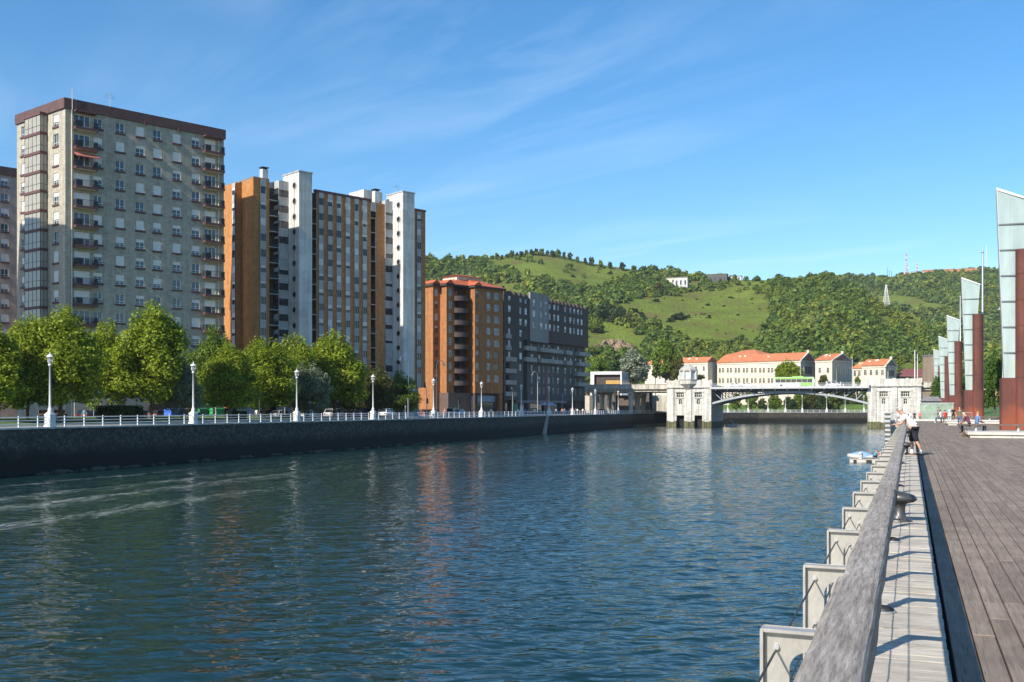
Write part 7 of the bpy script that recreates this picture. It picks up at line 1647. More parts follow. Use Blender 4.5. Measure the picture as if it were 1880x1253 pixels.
b = MB(); b.extrude([(-.17, .004), (.17, .004), (.15, .22), (.08, .28), (-.08, .28), (-.15, .22)], 'y', -.07, .07); root = thing('shoulder_bag', 'brown bag lying on the boardwalk in front of the man in plaid', 'bag', DK @ T(2.95, 62.6, 0)); b.build('body', M['brown_leather'], root, WM[root]); b = MB(); b.tube([(-.1, 0, .26), (-.06, 0, .42), (.06, 0, .42), (.1, 0, .26)], .015, 6); b.build('strap', M['black_cloth'], root, WM[root])
p = DK @ T(pt.x+2.55, pt.y+.9, WATER_Z+.40); person('person in turquoise and red sitting on the white pontoon', p @ T(0, 0, -.2) @ RZ(R(-60)), 'sitlean', top='teal_cloth', bottom='navy_cloth', hair='blond_hair', scale=.95); person('person in a red cap crouching on the white pontoon', p @ T(.7, .3, -.2) @ RZ(R(60)), 'sitlean', top='pink_cloth', bottom='black_cloth', hair='dark_hair', scale=.9)

# ==== the man leaning on the handrail ==================================================
def leaning_man():
    # local frame: +x is towards the river (he faces it), y to his right, z up; feet on the deck
    N = dict(pelvis=(.03, 0, .93, (.115, .155)), belly=(.11, 0, 1.06, (.13, .155)), chest=(.27, 0, 1.27, (.125, .175)), neck0=(.36, 0, 1.40, (.07, .075)), neck=(.43, 0, 1.46, .058), head=(.50, 0, 1.545, (.088, .074)), crown=(.485, 0, 1.625, (.085, .072)), jaw=(.555, 0, 1.49, (.045, .045)))
    for s, q, hx, kx, ax in ((1, 'n', .0, -.04, -.19), (-1, 'f', .05, .10, .09)):
        N.update({q+'hip': (hx, s*.095, .86, .098), q+'kn': (kx, s*.12, .49, .066), q+'cf': ((kx+ax)/2-.03, s*.125, .33, .058), q+'an': (ax, s*.13, .09, .044), q+'to': (ax+.17, s*.15, .035, (.045, .028)),
                  q+'sh': (.33, s*.185, 1.35, .068), q+'el': (.42, s*.25, 1.085, .047), q+'fa': (.50, s*.19, 1.06, .044), q+'wr': (.61, s*.09, 1.055, .031), q+'pa': (.665, s*.06, 1.05, (.022, .040))})
        for i in range(4):
            y = s*(.085-.021*i); L = (.055, .072, .078, .066)[3-i]; z = 1.05
            N.update({f'{q}f{i}a': (.695, y, z, .011), f'{q}f{i}b': (.695+L*.6, y-s*.006, z-.012, .0095), f'{q}f{i}c': (.695+L*.85, y-s*.012, z-.045, .008)})
        N.update({q+'ta': (.655, s*.015, 1.062, .012), q+'tb': (.695, s*-.004, 1.075, .0095)})
    E = [('pelvis', 'belly'), ('belly', 'chest'), ('chest', 'neck0'), ('neck0', 'neck'), ('neck', 'head'), ('head', 'crown'), ('head', 'jaw')]
    for q in 'nf':
        E += [('chest', q+'sh'), (q+'sh', q+'el'), (q+'el', q+'fa'), (q+'fa', q+'wr'), (q+'wr', q+'pa'), ('pelvis', q+'hip'), (q+'hip', q+'kn'), (q+'kn', q+'cf'), (q+'cf', q+'an'), (q+'an', q+'to'), (q+'pa', q+'ta'), (q+'ta', q+'tb')]
        for i in range(4): E += [(q+'pa', f'{q}f{i}a'), (f'{q}f{i}a', f'{q}f{i}b'), (f'{q}f{i}b', f'{q}f{i}c')]
    # stands at u ~ .16, turned to the river
    v = 34.6/math.cos(R(RIVER_AZ)); Mx = DK @ T(.14, v, .012) @ RZ(R(180))
    me = skin_mesh('person', N, E, 'pelvis'); o = inst('person', me, None, Mx); assign(me, N, E, lambda a, b: 0, [M['skin']])
    tag(o, 'grey-haired man in a white T-shirt and dark knee shorts leaning on the handrail', 'person')
    def garment(name, keys, grow, mt, extra=(), trim=None):
        n2 = {k: (*N[k][:3], tuple(x+grow for x in (N[k][3] if isinstance(N[k][3], tuple) else (N[k][3],)*2))) for k in keys if k in N}
        for k, v_ in (trim or {}).items(): n2[k] = v_
        e2 = [(a, b) for a, b in list(E)+list(extra) if a in n2 and b in n2]; me2 = skin_mesh(name, n2, e2, 'belly' if 'belly' in n2 else 'pelvis')
        me2.materials.append(mt)
        for p_ in me2.polygons: p_.use_smooth = True
        return inst(name, me2, o, Mx)
    mid = lambda a, b, t: tuple(N[a][i]*(1-t)+N[b][i]*t for i in range(3))
    garment('t_shirt', ['pelvis', 'belly', 'chest', 'nsh', 'fsh', 'neck0'], .02, M['white_cloth'], [('nsh', 'nsl'), ('fsh', 'fsl')], {'nsl': (*mid('nsh', 'nel', .62), .078), 'fsl': (*mid('fsh', 'fel', .62), .078), 'pelvis': (.035, 0, .985, (.14, .175)), 'neck0': (.345, 0, 1.385, (.085, .09))})
    garment('shorts', ['pelvis', 'nhip', 'fhip'], .022, M['navy_cloth'], [('nhip', 'nle'), ('fhip', 'fle')], {'nle': (*mid('nhip', 'nkn', 1.17), .10), 'fle': (*mid('fhip', 'fkn', 1.17), .10), 'pelvis': (.03, 0, .93, (.135, .172))})
    for q in 'nf':
        b = MB(); a = N[q+'an']; b.lathe([(.052, .05), (.05, .13), (.053, .19)], 12, c=(a[0], a[1], 0)); b.build('sock', M['white_cloth'], o, Mx)
        b = MB(); t = N[q+'to']; b.ball(((a[0]+t[0])/2+.01, (a[1]+t[1])/2, .04), .145, .052, .045, 14, 8); b.box(a[0]-.06, t[0]+.05, t[1]-.055, t[1]+.045, -.003, .022); b.build('shoe', M['brown_leather'], o, Mx)
    hc = N['head']; b = MB()
    b.ball((hc[0]-.035, 0, hc[2]+.035), .088, .083, .088, 16, 10); b.ball((hc[0]+.0, 0, hc[2]+.085), .085, .076, .045, 16, 8); b.build('hair', M['grey_hair'], o, Mx)
    b = MB(); b.add([(hc[0]+.085, -.018, hc[2]+.01), (hc[0]+.085, .018, hc[2]+.01), (hc[0]+.122, .0, hc[2]-.028), (hc[0]+.085, .02, hc[2]-.036), (hc[0]+.085, -.02, hc[2]-.036), (hc[0]+.088, 0, hc[2]+.018)], [(5, 0, 2), (5, 2, 1), (1, 2, 3), (2, 4, 3), (0, 4, 2)]); 
    for s in (-1, 1): b.ball((hc[0]-.005, s*.078, hc[2]-.005), .022, .010, .034, 8, 6)
    b.box(hc[0]+.07, hc[0]+.096, -.025, .025, hc[2]-.058, hc[2]-.052); b.build('face', M['skin'], o, Mx)
    b = MB(); 
    for s in (-1, 1): b.ball((hc[0]+.083, s*.036, hc[2]+.012), .014, .032, .022, 10, 6); b.box(hc[0]-.02, hc[0]+.075, s*.074-.004, s*.074+.004, hc[2]+.012, hc[2]+.022)
    b.build('sunglasses', M['black_rubber'], o, Mx)
leaning_man()
# ==== hills ===================================================================
def smooth(t): return t*t*(3-2*t)
class Hill:
    def __init__(s, Y0, zb, ridge_px, ridge_py, yr_px, yr, power, amp):
        s.Y0, s.zb, s.rp, s.ry, s.yp, s.yr, s.pw, s.amp = Y0, zb, ridge_px, ridge_py, yr_px, yr, power, amp
    def z(s, px, Y):
        Yr = np.interp(px, s.yp, s.yr); zr = EYE+(HY-np.interp(px, s.rp, s.ry))/F*Yr
        t = (Y-s.Y0)/(Yr-s.Y0); X = (px-CX)/F*Y
        up = s.zb+(zr-s.zb)*np.clip(t, 0, 1)**s.pw
        bump = s.amp*(np.sin(X*.021+Y*.013)+.6*np.sin(X*.047-Y*.031+1.3)+.4*np.sin(Y*.071+X*.055))*np.clip(t*3, 0, 1)*np.clip((1.02-t)*5, 0, 1)
        return np.where(t <= 1, up+bump, zr-(t-1)*90)
    def py(s, px, Y): return HY-(s.z(px, Y)-EYE)*F/Y
    def hit(s, px, py):
        Ys = np.linspace(s.Y0+2, float(np.interp(px, s.yp, s.yr)), 500); p = s.py(np.full(500, float(px)), Ys); m = np.minimum.accumulate(p)
        i = int(np.argmax(m <= py)); 
        if m[-1] > py: i = 499
        Y = Ys[i]; return Vector(((px-CX)/F*Y, Y, float(s.z(np.array([float(px)]), np.array([Y]))[0])))
    def mesh(s, name, p0, p1, Ymax, mt):
        pxs = np.arange(p0, p1, 9.0); ts = np.concatenate([np.linspace(0, 1, 60), np.linspace(1.03, 1.5, 8)])
        V = []; 
        for t in ts:
            Yr = np.interp(pxs, s.yp, s.yr); Y = s.Y0+(Yr-s.Y0)*t; V.append(np.stack([(pxs-CX)/F*Y, Y, s.z(pxs, Y)], 1))
        V = np.concatenate(V); n = len(pxs); m = len(ts)
        Fc = np.array([(j*n+i, j*n+i+1, (j+1)*n+i+1, (j+1)*n+i) for j in range(m-1) for i in range(n-1)])
        return tag(inst(name, np_mesh(name, V, Fc, mt, smooth=True)), kind='structure')
FH = Hill(545., 2., [500, 600, 783, 850, 905, 940, 985, 1040, 1080, 1150, 1220, 1300, 1360, 1420, 1470, 1510, 1560, 1600, 1650, 1700, 1740, 1800, 1880, 2000, 2300],
          [484, 482, 477, 476, 474, 468, 463, 472, 483, 493, 500, 511, 514, 515, 513, 510, 525, 550, 574, 594, 608, 642, 672, 692, 700],
          [500, 985, 1250, 1500, 1700, 1880, 2300], [950, 1150, 1080, 960, 820, 720, 700], 1.22, 1.6)
BH = Hill(960., 0., [1200, 1380, 1500, 1540, 1600, 1650, 1700, 1740, 1790, 1840, 1900, 2000, 2300], [540, 525, 516, 513, 511, 507, 504, 500, 497, 498, 494, 498, 505], [1200, 2300], [1700, 1750], 1.05, 2.5)
def hill_mat():
    m = bpy.data.materials.new('hill_grass'); nt, nd, lk, b = nodes(m); tc = nd.new('ShaderNodeTexCoord')
    n = nd.new('ShaderNodeTexNoise'); n.inputs['Scale'].default_value = .03; n.inputs['Detail'].default_value = 8; n.inputs['Roughness'].default_value = .65; lk.new(tc.outputs['Object'], n.inputs['Vector'])
    r1 = ramp(nd, [(.32, (.15, .125, .045)), (.44, (.13, .15, .03)), (.56, (.135, .19, .026)), (.72, (.19, .215, .05))]); lk.new(n.outputs['Fac'], r1.inputs[0])
    n2 = nd.new('ShaderNodeTexNoise'); n2.inputs['Scale'].default_value = .5; n2.inputs['Detail'].default_value = 5; lk.new(tc.outputs['Object'], n2.inputs['Vector']); r2 = ramp(nd, [(.35, (.6, .6, .6)), (.62, (1.05, 1.05, 1.05))]); lk.new(n2.outputs['Fac'], r2.inputs[0])
    mx = nd.new('ShaderNodeMix'); mx.data_type = 'RGBA'; mx.blend_type = 'MULTIPLY'; mx.inputs[0].default_value = 1; lk.new(r1.outputs[0], mx.inputs[6]); lk.new(r2.outputs[0], mx.inputs[7])
    lk.new(mx.outputs[2], b.inputs['Base Color']); b.inputs['Roughness'].default_value = .95; b.inputs['Specular IOR Level'].default_value = .1
    bp = nd.new('ShaderNodeBump'); bp.inputs['Strength'].default_value = .8; bp.inputs['Distance'].default_value = 1.5; lk.new(n2.outputs['Fac'], bp.inputs['Height']); lk.new(bp.outputs[0], b.inputs['Normal'])
    return m
M['hill'] = hill_mat()
FH.mesh('hills', 500, 2300, 0, M['hill']); BH.mesh('hills', 1200, 2300, 0, M['hill'])
def inside(px, py, poly):
    c = np.zeros(px.shape, bool); n = len(poly)
    for i in range(n):
        (x0, y0), (x1, y1) = poly[i], poly[(i+1) % n]
        c ^= ((y0 > py) != (y1 > py)) & (px < (x1-x0)*(py-y0)/((y1-y0) or 1e-9)+x0)
    return c
OPEN = [[(1128, 562), (1165, 550), (1230, 545), (1290, 535), (1400, 540), (1416, 560), (1418, 600), (1400, 622), (1330, 628), (1270, 626), (1215, 612), (1190, 597), (1150, 580)],
        [(1072, 606), (1110, 590), (1150, 600), (1185, 620), (1180, 652), (1072, 652)]]
SPARSE = [[(895, 482), (930, 468), (1000, 462), (1040, 470), (1080, 482), (1150, 492), (1190, 506), (1130, 512), (1060, 508), (1000, 515), (960, 520), (940, 500)], [(1000, 508), (1090, 500), (1135, 514), (1100, 528), (1020, 524)], [(900, 520), (960, 520), (960, 545), (900, 548)]]
BOPEN = [[(1600, 542), (1680, 546), (1745, 572), (1700, 578), (1640, 566)]]
fr_ = np.random.default_rng(42)
def crown_template(seed, nblob=10, nleaf=125, size=.25):
    r = np.random.default_rng(seed); bl = []
    for i in range(nblob):
        a = r.random()*6.283; t = r.random(); rad = .62*math.sqrt(r.random())*(1-.4*t); s = .26+.20*r.random(); bl.append(((rad*math.cos(a), rad*math.sin(a), .25+t*.75), (s, s, s*.85)))
    return leaf_cloud(r, bl, [int(nleaf/nblob*(1+.5*r.random())) for _ in bl], size, flat=.26)
TPL = [crown_template(100+i) for i in range(8)]
TINTS = np.array([(.66, .80, .62), (.82, .93, .64), (1.0, 1.02, .6), (1.2, 1.12, .55), (.8, .85, .7), (1.35, 1.25, .95), (.6, .8, .75), (.9, 1.05, .5)])
def forest(name, hill, p0, p1, step, opn, sparse, rad, label):
    V, FC, COL = [], [], []; nv = 0
    for Y in np.arange(hill.Y0+4, 1800, step):
        w = step/Y*F; px = np.arange(p0, p1, w); px = px+fr_.uniform(-.5, .5, len(px))*w; Yj = Y+fr_.uniform(-.5, .5, len(px))*step
        Yr = np.interp(px, hill.yp, hill.yr); ok = Yj < Yr*1.0; px, Yj = px[ok], Yj[ok]
        if not len(px): continue
        z = hill.z(px, Yj); py = HY-(z-EYE)*F/Yj; X = (px-CX)/F*Yj
        keep = np.ones(len(px), bool)
        for P in opn: keep &= ~inside(px, py, P)
        sp = np.zeros(len(px), bool)
        for P in sparse: sp |= inside(px, py, P)
        keep &= ~(sp & (fr_.random(len(px)) < .93))
        gl = np.sin(X*.03+1.1)+np.sin(Yj*.037+X*.011)+np.sin(X*.083-Yj*.05); keep &= ~((gl > 1.75) & (fr_.random(len(px)) < .75))
        for x, y, zz, pxx in zip(X[keep], Yj[keep], z[keep], px[keep]):
            tv, tf = TPL[fr_.integers(0, len(TPL))]; g = math.sin(x*.017+y*.021)+math.sin(x*.041-y*.013+2)
            R_ = rad*(.65+.75*fr_.random())*(1+.18*g); a = fr_.random()*6.283; c, s_ = math.cos(a), math.sin(a)
            v = np.empty_like(tv); v[:, 0] = (tv[:, 0]*c-tv[:, 1]*s_)*R_+x; v[:, 1] = (tv[:, 0]*s_+tv[:, 1]*c)*R_+y; v[:, 2] = tv[:, 2]*R_*(.85+.35*fr_.random())+zz-R_*.2
            V.append(v); FC.append(tf+nv); nv += len(v)
            k = int(min(len(TINTS)-1, max(0, abs(g)*2.0+fr_.normal()*1.6))); t = TINTS[k]*(.85+.3*fr_.random()); COL.append(np.repeat(t[None], len(v), 0))
    V, FC, COL = np.concatenate(V), np.concatenate(FC), np.concatenate(COL)
    o = inst(name, np_mesh(name, V, FC, M['forest_leaf'], cols=COL)); return tag(o, label, 'woodland', kind='stuff')
M['forest_leaf'] = leaf_mat('forest_leaf', (.110, .155, .032), (.245, .305, .065), .42, tint=True, vary=.6)
forest('woodland', FH, 730, 1960, 6.6, OPEN, SPARSE, 4.9, 'mixed green woodland covering the slopes of the near hill'); forest('woodland', BH, 1400, 1960, 10.5, BOPEN, [], 7.6, 'bluish green woodland on the farther hill with the transmitter')
# ---- single trees that stand out -------------------------------------------
def lone(lab, p, kind, seed, H, Wd, group, base=None, leaf=.5, spire=.1, nb=22, npb=70):
    H0, W0 = 8.0, 6.0
    return tree('tree', lab, p, kind, seed, H0, W0, base or 1.6, nb=nb, npb=npb, size=leaf, group=group, rot=seed+p.x, sc=(Wd/W0, Wd/W0, H/H0), r0=.3, spire=spire)
GH = 'lone trees along the bare hilltop'
for i, (px, top, w) in enumerate(((912, 464, 9), (922, 467, 6), (931, 466, 7), (940, 459, 10), (949, 463, 6), (957, 460, 9), (966, 458, 8), (975, 457, 8), (985, 456, 9), (995, 455, 10), (1005, 459, 8), (1014, 459, 9), (1025, 457, 10), (1036, 461, 7), (1046, 463, 11), (1060, 470, 7), (1074, 473, 7), (1086, 470, 10), (1102, 477, 8), (1120, 480, 8), (1142, 481, 12), (1163, 486, 8), (1184, 488, 9), (1204, 488, 10))):
    Yr = float(np.interp(px, FH.yp, FH.yr))*.985; z = float(FH.z(np.array([px*1.]), np.array([Yr]))[0]); p = Vector(((px-CX)/F*Yr, Yr, z-.2)); H = EYE+(HY-top)/F*Yr-z
    lone('small lone tree standing on the skyline of the bare hilltop', p, 'dark' if i % 3 else 'green', 30+i % 4, max(4, H), w/F*Yr, GH)
GS = 'shrubs scattered over the bright meadow'
rs_ = random.Random(4)
for i in range(46):
    px, py = rs_.uniform(1140, 1415), rs_.uniform(542, 622)
    if rs_.random() < .5: py = 560+(px-1150)*-.05+rs_.uniform(-3, 3)+(28 if rs_.random() < .5 else 0)
    if not inside(np.array([px]), np.array([py]), OPEN[0])[0]: continue
    p = FH.hit(px, py); w = rs_.uniform(2.5, 6.5); lone('small low shrub in the bright meadow', p, ('olive', 'dark', 'green')[i % 3], 46+i % 3, w*.5/F*p.y, w/F*p.y, 'small low shrubs of the meadow', base=.2, nb=14, npb=50)
for i, (px, py, w) in enumerate(((1247, 588, 26), (1232, 592, 14), (1262, 585, 12), (1300, 562, 9), (1300, 585, 10), (1187, 592, 14), (1226, 606, 15), (1175, 585, 20), (1165, 575, 16), (1205, 555, 12), (1355, 580, 6), (1340, 548, 7))):
    p = FH.hit(px, py); lone('dark rounded shrub on the bright green meadow', p, 'dark', 40+i % 3, w*.62/F*p.y, w/F*p.y, GS, base=.2, nb=18)
GT = 'big trees at the edge of the meadow'
for i, (px, py, w, h, k, lab) in enumerate(((1112, 590, 40, 36, 'dark', 'big dark tree above the grassy spur, left edge of the meadow'), (1136, 594, 34, 30, 'dark', 'dark tree right of the biggest one above the grassy spur'), (1096, 612, 30, 18, 'green', 'broad low tree on the grassy spur right of the dark building'), (1154, 600, 26, 24, 'olive', 'brownish tree between the spur and the meadow'), (1210, 540, 22, 20, 'olive', 'brownish tree below the white hillside house'))):
    p = FH.hit(px, py); lone(lab, p, k, 50+i, h/F*p.y, w/F*p.y, GT, base=.8, nb=40, npb=110, leaf=.35)
GF = 'trees at the foot of the hill'
for px, Y, ybase, top, w, k, seed, lab in ((1163, 372, 700, 644, 58, 'pale', 61, 'large silvery pale tree behind the pavilion'), (1223, 380, 700, 622, 50, 'green', 62, 'tall green tree left of the domed cabin'), (1243, 376, 700, 652, 30, 'olive', 63, 'olive-brown tree just left of the domed cabin'), (1098, 395, 700, 655, 40, 'green', 64, 'green tree behind the left end of the pavilion'), (1128, 410, 700, 662, 36, 'dark', 65, 'dark tree behind the pavilion roof'), (1284, 345, 700, 688, 20, 'olive', 66, 'small bush beside the domed cabin'), (1446, 425, 712, 664, 52, 'lime', 67, 'rounded bright tree in front of the main university wing'), (1512, 425, 712, 688, 18, 'olive', 68, 'small shrub in front of the middle gabled wing'), (1592, 428, 712, 684, 15, 'dark', 69, 'small palm-like shrub before the right gabled wing'), (1574, 428, 712, 690, 12, 'green', 70, 'low shrub left of the palm-like one')):
    p = at(px, ybase, Y); lone(lab, p, k, seed, (ybase-top)/F*Y, w/F*Y, GF, base=.8, nb=44, npb=150, leaf=.26, spire=.15)
GU = 'trees on the far bank seen under the bridge'
rt = random.Random(9); tl = ['at the left end under the bridge', 'right of the first', 'by the second lamp post under the bridge', 'left of the middle', 'dark, in the middle under the arch', 'left of the ramp', 'over the ramp', 'right of the ramp', 'dark, under the right half of the arch', 'behind the small sign under the bridge', 'beside the plain pier', 'last before the plain pier']
for i, (px, top, w, k) in enumerate(((1352, 722, 24, 'green'), (1380, 718, 26, 'green'), (1400, 730, 18, 'dark'), (1422, 724, 26, 'green'), (1448, 728, 22, 'dark'), (1468, 718, 26, 'green'), (1486, 716, 30, 'olive'), (1508, 720, 26, 'dark'), (1528, 718, 28, 'green'), (1548, 716, 24, 'dark'), (1568, 718, 26, 'olive'), (1586, 716, 24, 'green'))):
    Y = 414+(px-1340)*.04+rt.uniform(0, 4); p = Vector(((px-CX)/F*Y, Y, LEFT_Z)); lone('tree on the far bank, '+tl[i], p, k, 71+i % 4, EYE+(HY-top)/F*Y-LEFT_Z, w/F*Y, GU, base=1.8, nb=36, npb=110, leaf=.26)
# ---- rock outcrop -------------------------------------------------------------
def outcrop():
    r = np.random.default_rng(8); n, m = 46, 16; V = []
    c = FH.hit(1126, 640)
    for j in range(m):
        for i in range(n):
            s = i/(n-1)*2-1; t = j/(m-1); w = 21*s; h = 13*(1-s*s*.75)*t; out = -6*(1-s*s)*(1-t)**.8
            V.append((c.x+w+r.normal()*.35, c.y-6+out+t*7+r.normal()*1.0+1.2*math.sin(i*.9)*math.sin(j*.8), c.z-6+h+r.normal()*.4))
    Fc = np.array([(j*n+i, j*n+i+1, (j+1)*n+i+1, (j+1)*n+i) for j in range(m-1) for i in range(n-1)])
    tag(inst('cliff', np_mesh('cliff', np.array(V), Fc, M['outcrop'])), kind='structure')
M['outcrop'] = mat('outcrop', (.30, .215, .14), .95, .45, .25, bump=.5, stain=.2, fine=.4)
outcrop()
# ---- buildings, masts on the hills -----------------------------------------------
def hill_house(hill, px0, px1, pyb, pyt, dep, lab, mt='white_concrete', roof='roof_flat', win=True, name='hillside_house'):
    p = hill.hit((px0+px1)/2, pyb); Y = p.y; x0, x1 = (px0-CX)/F*Y, (px1-CX)/F*Y; h = (pyb-pyt)/F*Y; root = thing(name, lab, 'house', T((x0+x1)/2, Y, p.z)); Mx = T((x0+x1)/2, Y, p.z) @ RZ(R(-18)); w = (x1-x0)/2
    b = MB(); b.box(-w, w, 0, dep, -3, h); b.build('wall', M[mt], root, Mx); b = MB(); b.box(-w-.5, w+.5, -.5, dep+.5, h, h+.5); b.build('roof', M[roof], root, Mx)
    if win:
        n = max(2, int(w*2/4))
        for i in range(n): b = MB(); x = -w+2*w*(i+.5)/n; b.box(x-.8, x+.8, -.12, -.01, h*.35, h*.75); b.build('window', M['glass'], root, Mx)
hill_house(FH, 1222, 1240, 524, 511, 9, 'pale hillside house with a low roof, left one of the white pair', 'cream'); hill_house(FH, 1238, 1262, 531, 510, 10, 'white hillside house with a flat roof, right one of the white pair'); hill_house(FH, 1300, 1334, 522, 504, 14, 'dark modern building among the trees on the hill crest', 'lower_clad'); hill_house(FH, 1342, 1361, 517, 508, 8, 'small white house on the hill crest right of the dark modern building')
hill_house(BH, 1657, 1695, 503, 497, 10, 'low white transmitter station building on the far ridge', 'white_paint'); hill_house(BH, 1824, 1836, 570, 566, 8, 'small white house low on the far wooded slope', win=False)
hill_house(BH, 1697, 1792, 497, 492.5, 4, 'long terracotta wall along the far ridge', 'terracotta_wall', 'terracotta_wall', win=False, name='ridge_wall')
def mast(hill, px, pyb, pyt, w0, lab, bands=True):
    p = hill.hit(px, pyb); H = (pyb-pyt)/F*p.y+1; root = thing('radio_mast', lab, 'mast', T(p), 'masts on the far ridge'); n = 9
    for i in range(n):
        b = MB(); za, zb = H*i/n, H*(i+1)/n; wa, wb = w0*(1-.9*i/n), w0*(1-.9*(i+1)/n)
        for sx, sy in ((-1, -1), (1, -1), (1, 1), (-1, 1)): b.cyl((sx*wa, sy*wa, za), (sx*wb, sy*wb, zb), .22, n=5)
        b.cyl((-wa, -wa, za), (wb, -wb, zb), .14, n=4); b.cyl((wa, -wa, za), (-wb, -wb, zb), .14, n=4); b.box(-wa, wa, -wa, wa, za-.1, za+.1)
        b.build('lattice_section', M['mast_red' if i % 2 == 0 and bands else 'white_paint'], root, T(p))
    if bands and w0 > 2:
        for zz, xx in ((H*.25, -2.4), (H*.33, 2.2), (H*.5, -1.6)): b = MB(); b.cyl((xx, -2.5, zz), (xx, -1.9, zz), 1.3, n=12); b.build('dish', M['white_paint'], root, T(p))
M['mast_red'] = mat('mast_red', (.55, .04, .04), .6, .1, 2)
mast(BH, 1664, 498, 459, 2.8, 'tall red and white lattice transmitter mast on the far ridge'); mast(BH, 1683.5, 500, 475, 1.2, 'small thin red and white mast right of the tall transmitter'); mast(BH, 1811, 497, 450, .7, 'very thin tall mast left of the nearest sail pylon', False)
mast(FH, 1627, 552, 514, 2.4, 'grey lattice electricity pylon on the wooded slope', False)
for px, t in ((1629, 487), (1633, 492), (1637, 493)): p = BH.hit(px, 502); b = MB(); h = (504-t)/F*p.y; b.cyl((0, 0, -1), (0, 0, h), .4, .25, n=6); root = thing('ridge_post', 'thin dark post on the far ridge left of the transmitter', 'post', T(p), 'posts on the far ridge'); b.build('shaft', M['dark_metal'], root, T(p))
# ---- bus and cars on the bridge ------------------------------------------------------
def bus():
    y = 6.5; x0, x1 = BRG.sx(1421, y), BRG.sx(1496, y); L = x1-x0; Mx = BRG.M @ T(x0, y, ZD+.17); root = thing('bus', 'long white and lime green bus crossing the bridge', 'bus', Mx); H = 3.15
    b = MB(); b.extrude([(0, .35), (L-.3, .35), (L, .8), (L-.05, 2.2), (L-.35, H), (.15, H), (0, 2.6)], 'y', 0, 2.5, 0); b.build('body', M['bus_pattern'], root, Mx, bevel=.06)
    b = MB(); b.box(L*.62, L-.6, -.03, -.004, .45, 1.45); b.box(.3, L-.45, -.03, -.004, 2.62, 3.05); b.box(L-.2, L-.02, -.02, 2.52, .8, 1.35); b.box(L*.45, L*.72, .4, 2.1, H+.003, H+.35); b.build('green_panel', M['bus_green'], root, Mx)
    n = 7
    for i in range(n): b = MB(); b.box(.35+(L-1.0)*i/n+.04, .35+(L-1.0)*(i+1)/n-.04, -.025, -.003, 1.5, 2.55); b.build('window', M['car_glass'], root, Mx)
    b = MB(); b.box(L-.06, L+.03, .2, 2.3, 1.35, 2.7); b.build('windscreen', M['car_glass'], root, Mx)
    for x in (2.2, L-2.6, L-3.9):
        b = MB(); b.cyl((x, -.02, .48), (x, .25, .48), .48, n=16); b.build('wheel', M['tyre'], root, Mx)
bus()
car('hatch', 0, 0, (.6, .6, .62), 'pale car on the bridge right of the domed pier', M_=BRG.M @ T(BRG.sx(1352, 5), 5, ZD+.16)); car('hatch', 0, 0, (.8, .8, .8), 'white car on the bridge left of the middle', M_=BRG.M @ T(BRG.sx(1374, 5), 5, ZD+.16)); car('van', 0, 0, (.7, .7, .7), 'white van on the bridge right of the bus', M_=BRG.M @ T(BRG.sx(1530, 6), 6, ZD+.16))
for px in (1350, 1470, 1565): 
    x = BRG.sx(px, 26); b = MB(); Mx = BRG.M @ T(x, 24.5, ZD+.15); b.lathe([(.12, 0), (.10, 5), (.07, 9.2)], 8); b.tube([(0, 0, 9.1), (0, -.6, 9.5), (0, -1.5, 9.6)], .05, 6); root = thing('bridge_lamp', 'thin lamp post on the bridge deck', 'street lamp', Mx, 'lamp posts on the bridge'); b.build('mast', M['galv'], root, Mx); b = MB(); b.box(-.15, .15, -1.9, -1.3, 9.5, 9.62); b.build('lamp_head', M['galv'], root, Mx)
# distant building bits seen under and left of the bridge
P = at(1700, 749, 330); root = thing('brick_tower_block', 'tan brick stair block behind the farthest sail pylon', 'building', T(at(1716, 749, 335))); b = MB(); b.box(-2.0, 2.0, 0, 5, -2, 17.5); b.build('wall', M['cream_brick'], root, WM[root]); b = MB(); b.box(-2.2, 2.2, -.2, 5.2, 17.5, 17.9); b.build('roof', M['roof_flat'], root, WM[root])
M_ = None

# ==== the air over the river and hills =====================================
def haze():
    b = MB(); b.box(-2600, 2600, -30, 2750, WATER_Z-9.5, 420); o = b.build('haze', [])
    m = bpy.data.materials.new('haze_air'); m.use_nodes = True; nt = m.node_tree; nt.nodes.remove(nt.nodes['Principled BSDF'])
    v = nt.nodes.new('ShaderNodeVolumePrincipled'); v.inputs['Color'].default_value = (.78, .88, 1, 1); v.inputs['Density'].default_value = HAZE; v.inputs['Anisotropy'].default_value = .1
    nt.links.new(v.outputs[0], nt.nodes['Material Output'].inputs['Volume']); o.data.materials.append(m); tag(o, kind='stuff')
HAZE = .00006
haze()
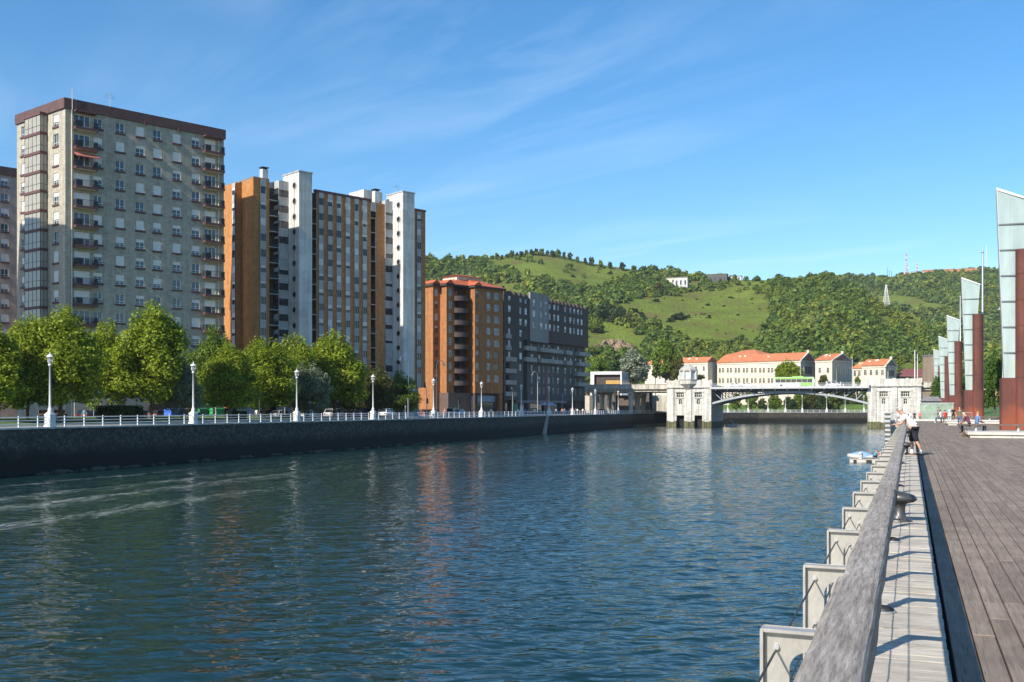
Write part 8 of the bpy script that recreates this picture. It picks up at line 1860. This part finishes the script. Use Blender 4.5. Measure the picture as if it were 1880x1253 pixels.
# ==== sky, sun, camera =============================================================
def world():
    sc = bpy.context.scene; w = bpy.data.worlds.new('World'); sc.world = w; w.use_nodes = True; nt = w.node_tree; nd, lk = nt.nodes, nt.links
    bg = nd['Background']; sky = nd.new('ShaderNodeTexSky'); sky.sky_type = 'NISHITA'; sky.sun_disc = False; sky.sun_elevation = R(SUN_EL); sky.sun_rotation = R((SUN_AZ+180) % 360)
    sky.altitude = 0; sky.air_density = SKY_AIR; sky.dust_density = SKY_DUST; sky.ozone_density = SKY_OZONE
    # thin cirrus: streaks laid out on a high plane, by direction
    tc = nd.new('ShaderNodeTexCoord'); sp = nd.new('ShaderNodeSeparateXYZ'); lk.new(tc.outputs['Generated'], sp.inputs[0])
    mz = nd.new('ShaderNodeMath'); mz.operation = 'MAXIMUM'; mz.inputs[1].default_value = .06; lk.new(sp.outputs[2], mz.inputs[0])
    cb = nd.new('ShaderNodeCombineXYZ')
    for i in (0, 1): d = nd.new('ShaderNodeMath'); d.operation = 'DIVIDE'; lk.new(sp.outputs[i], d.inputs[0]); lk.new(mz.outputs[0], d.inputs[1]); lk.new(d.outputs[0], cb.inputs[i])
    def nz(scale, rot, det, rough, dist, stretch):
        m0 = nd.new('ShaderNodeMapping'); m0.inputs['Rotation'].default_value = (0, 0, R(rot)); lk.new(cb.outputs[0], m0.inputs[0]); mp = nd.new('ShaderNodeMapping'); mp.inputs['Scale'].default_value = stretch; mp.inputs['Location'].default_value = CIRRUS_AT; lk.new(m0.outputs[0], mp.inputs[0])
        n = nd.new('ShaderNodeTexNoise'); n.inputs['Scale'].default_value = scale; n.inputs['Detail'].default_value = det; n.inputs['Roughness'].default_value = rough; n.inputs['Distortion'].default_value = dist; lk.new(mp.outputs[0], n.inputs[0]); return n
    a = nz(.9, -130, 9, .62, .9, (.45, 1.7, 1)); m = nz(.42, 20, 3, .5, .3, (1, 1, 1))
    ra = nd.new('ShaderNodeMapRange'); ra.inputs[1].default_value = .47; ra.inputs[2].default_value = .80; lk.new(a.outputs['Fac'], ra.inputs[0])
    rm = nd.new('ShaderNodeMapRange'); rm.inputs[1].default_value = .42; rm.inputs[2].default_value = .64; lk.new(m.outputs['Fac'], rm.inputs[0])
    mu = nd.new('ShaderNodeMath'); mu.operation = 'MULTIPLY'; lk.new(ra.outputs[0], mu.inputs[0]); lk.new(rm.outputs[0], mu.inputs[1])
    k = nd.new('ShaderNodeMath'); k.operation = 'MULTIPLY'; k.inputs[1].default_value = CIRRUS; lk.new(mu.outputs[0], k.inputs[0])
    hs = nd.new('ShaderNodeHueSaturation'); hs.inputs['Saturation'].default_value = SKY_SAT; hs.inputs['Hue'].default_value = SKY_HUE; lk.new(sky.outputs[0], hs.inputs['Color'])
    mx = nd.new('ShaderNodeMix'); mx.data_type = 'RGBA'; lk.new(k.outputs[0], mx.inputs[0]); lk.new(hs.outputs[0], mx.inputs[6]); mx.inputs[7].default_value = (8.5, 9.0, 9.6, 1)
    lk.new(mx.outputs[2], bg.inputs['Color']); bg.inputs['Strength'].default_value = SKY_STRENGTH
    s = bpy.data.lights.new('sun', 'SUN'); s.energy = SUN_STRENGTH; s.angle = R(.53); s.color = (1, .915, .79); so = bpy.data.objects.new('sun', s); C.objects.link(so)
    so.rotation_euler = Vector((math.sin(R(SUN_AZ))*math.cos(R(SUN_EL)), math.cos(R(SUN_AZ))*math.cos(R(SUN_EL)), -math.sin(R(SUN_EL)))).to_track_quat('-Z', 'Y').to_euler()
    cam = bpy.data.cameras.new('camera'); co = bpy.data.objects.new('camera', cam); C.objects.link(co); co.location = (0, 0, EYE); co.rotation_euler = (R(90), 0, 0)
    cam.sensor_width = 36; cam.lens = F/1880*36; cam.shift_y = (HY-626.5)/1880; cam.clip_start = .1; cam.clip_end = 9000; sc.camera = co
    sc.view_settings.view_transform = 'Standard'; sc.view_settings.look = 'None'; sc.view_settings.exposure = EXPOSURE; sc.view_settings.gamma = 1; sc.view_settings.use_curve_mapping = False
    cy = sc.cycles; cy.max_bounces = 6; cy.diffuse_bounces = 3; cy.glossy_bounces = 3; cy.transmission_bounces = 4; cy.volume_bounces = 0; cy.transparent_max_bounces = 4; cy.caustics_reflective = False; cy.caustics_refractive = False; cy.sample_clamp_indirect = 4
    try: cy.use_denoising = True
    except Exception: pass
    sc.cycles.use_fast_gi = False
CIRRUS_AT = (1.3, .4, 0)
SKY_AIR, SKY_DUST, SKY_OZONE, SKY_STRENGTH, SUN_STRENGTH, EXPOSURE, CIRRUS, SKY_SAT, SKY_HUE = 1.0, .4, 3.2, .125, 5.0, .57, .25, 1.30, .497
world()
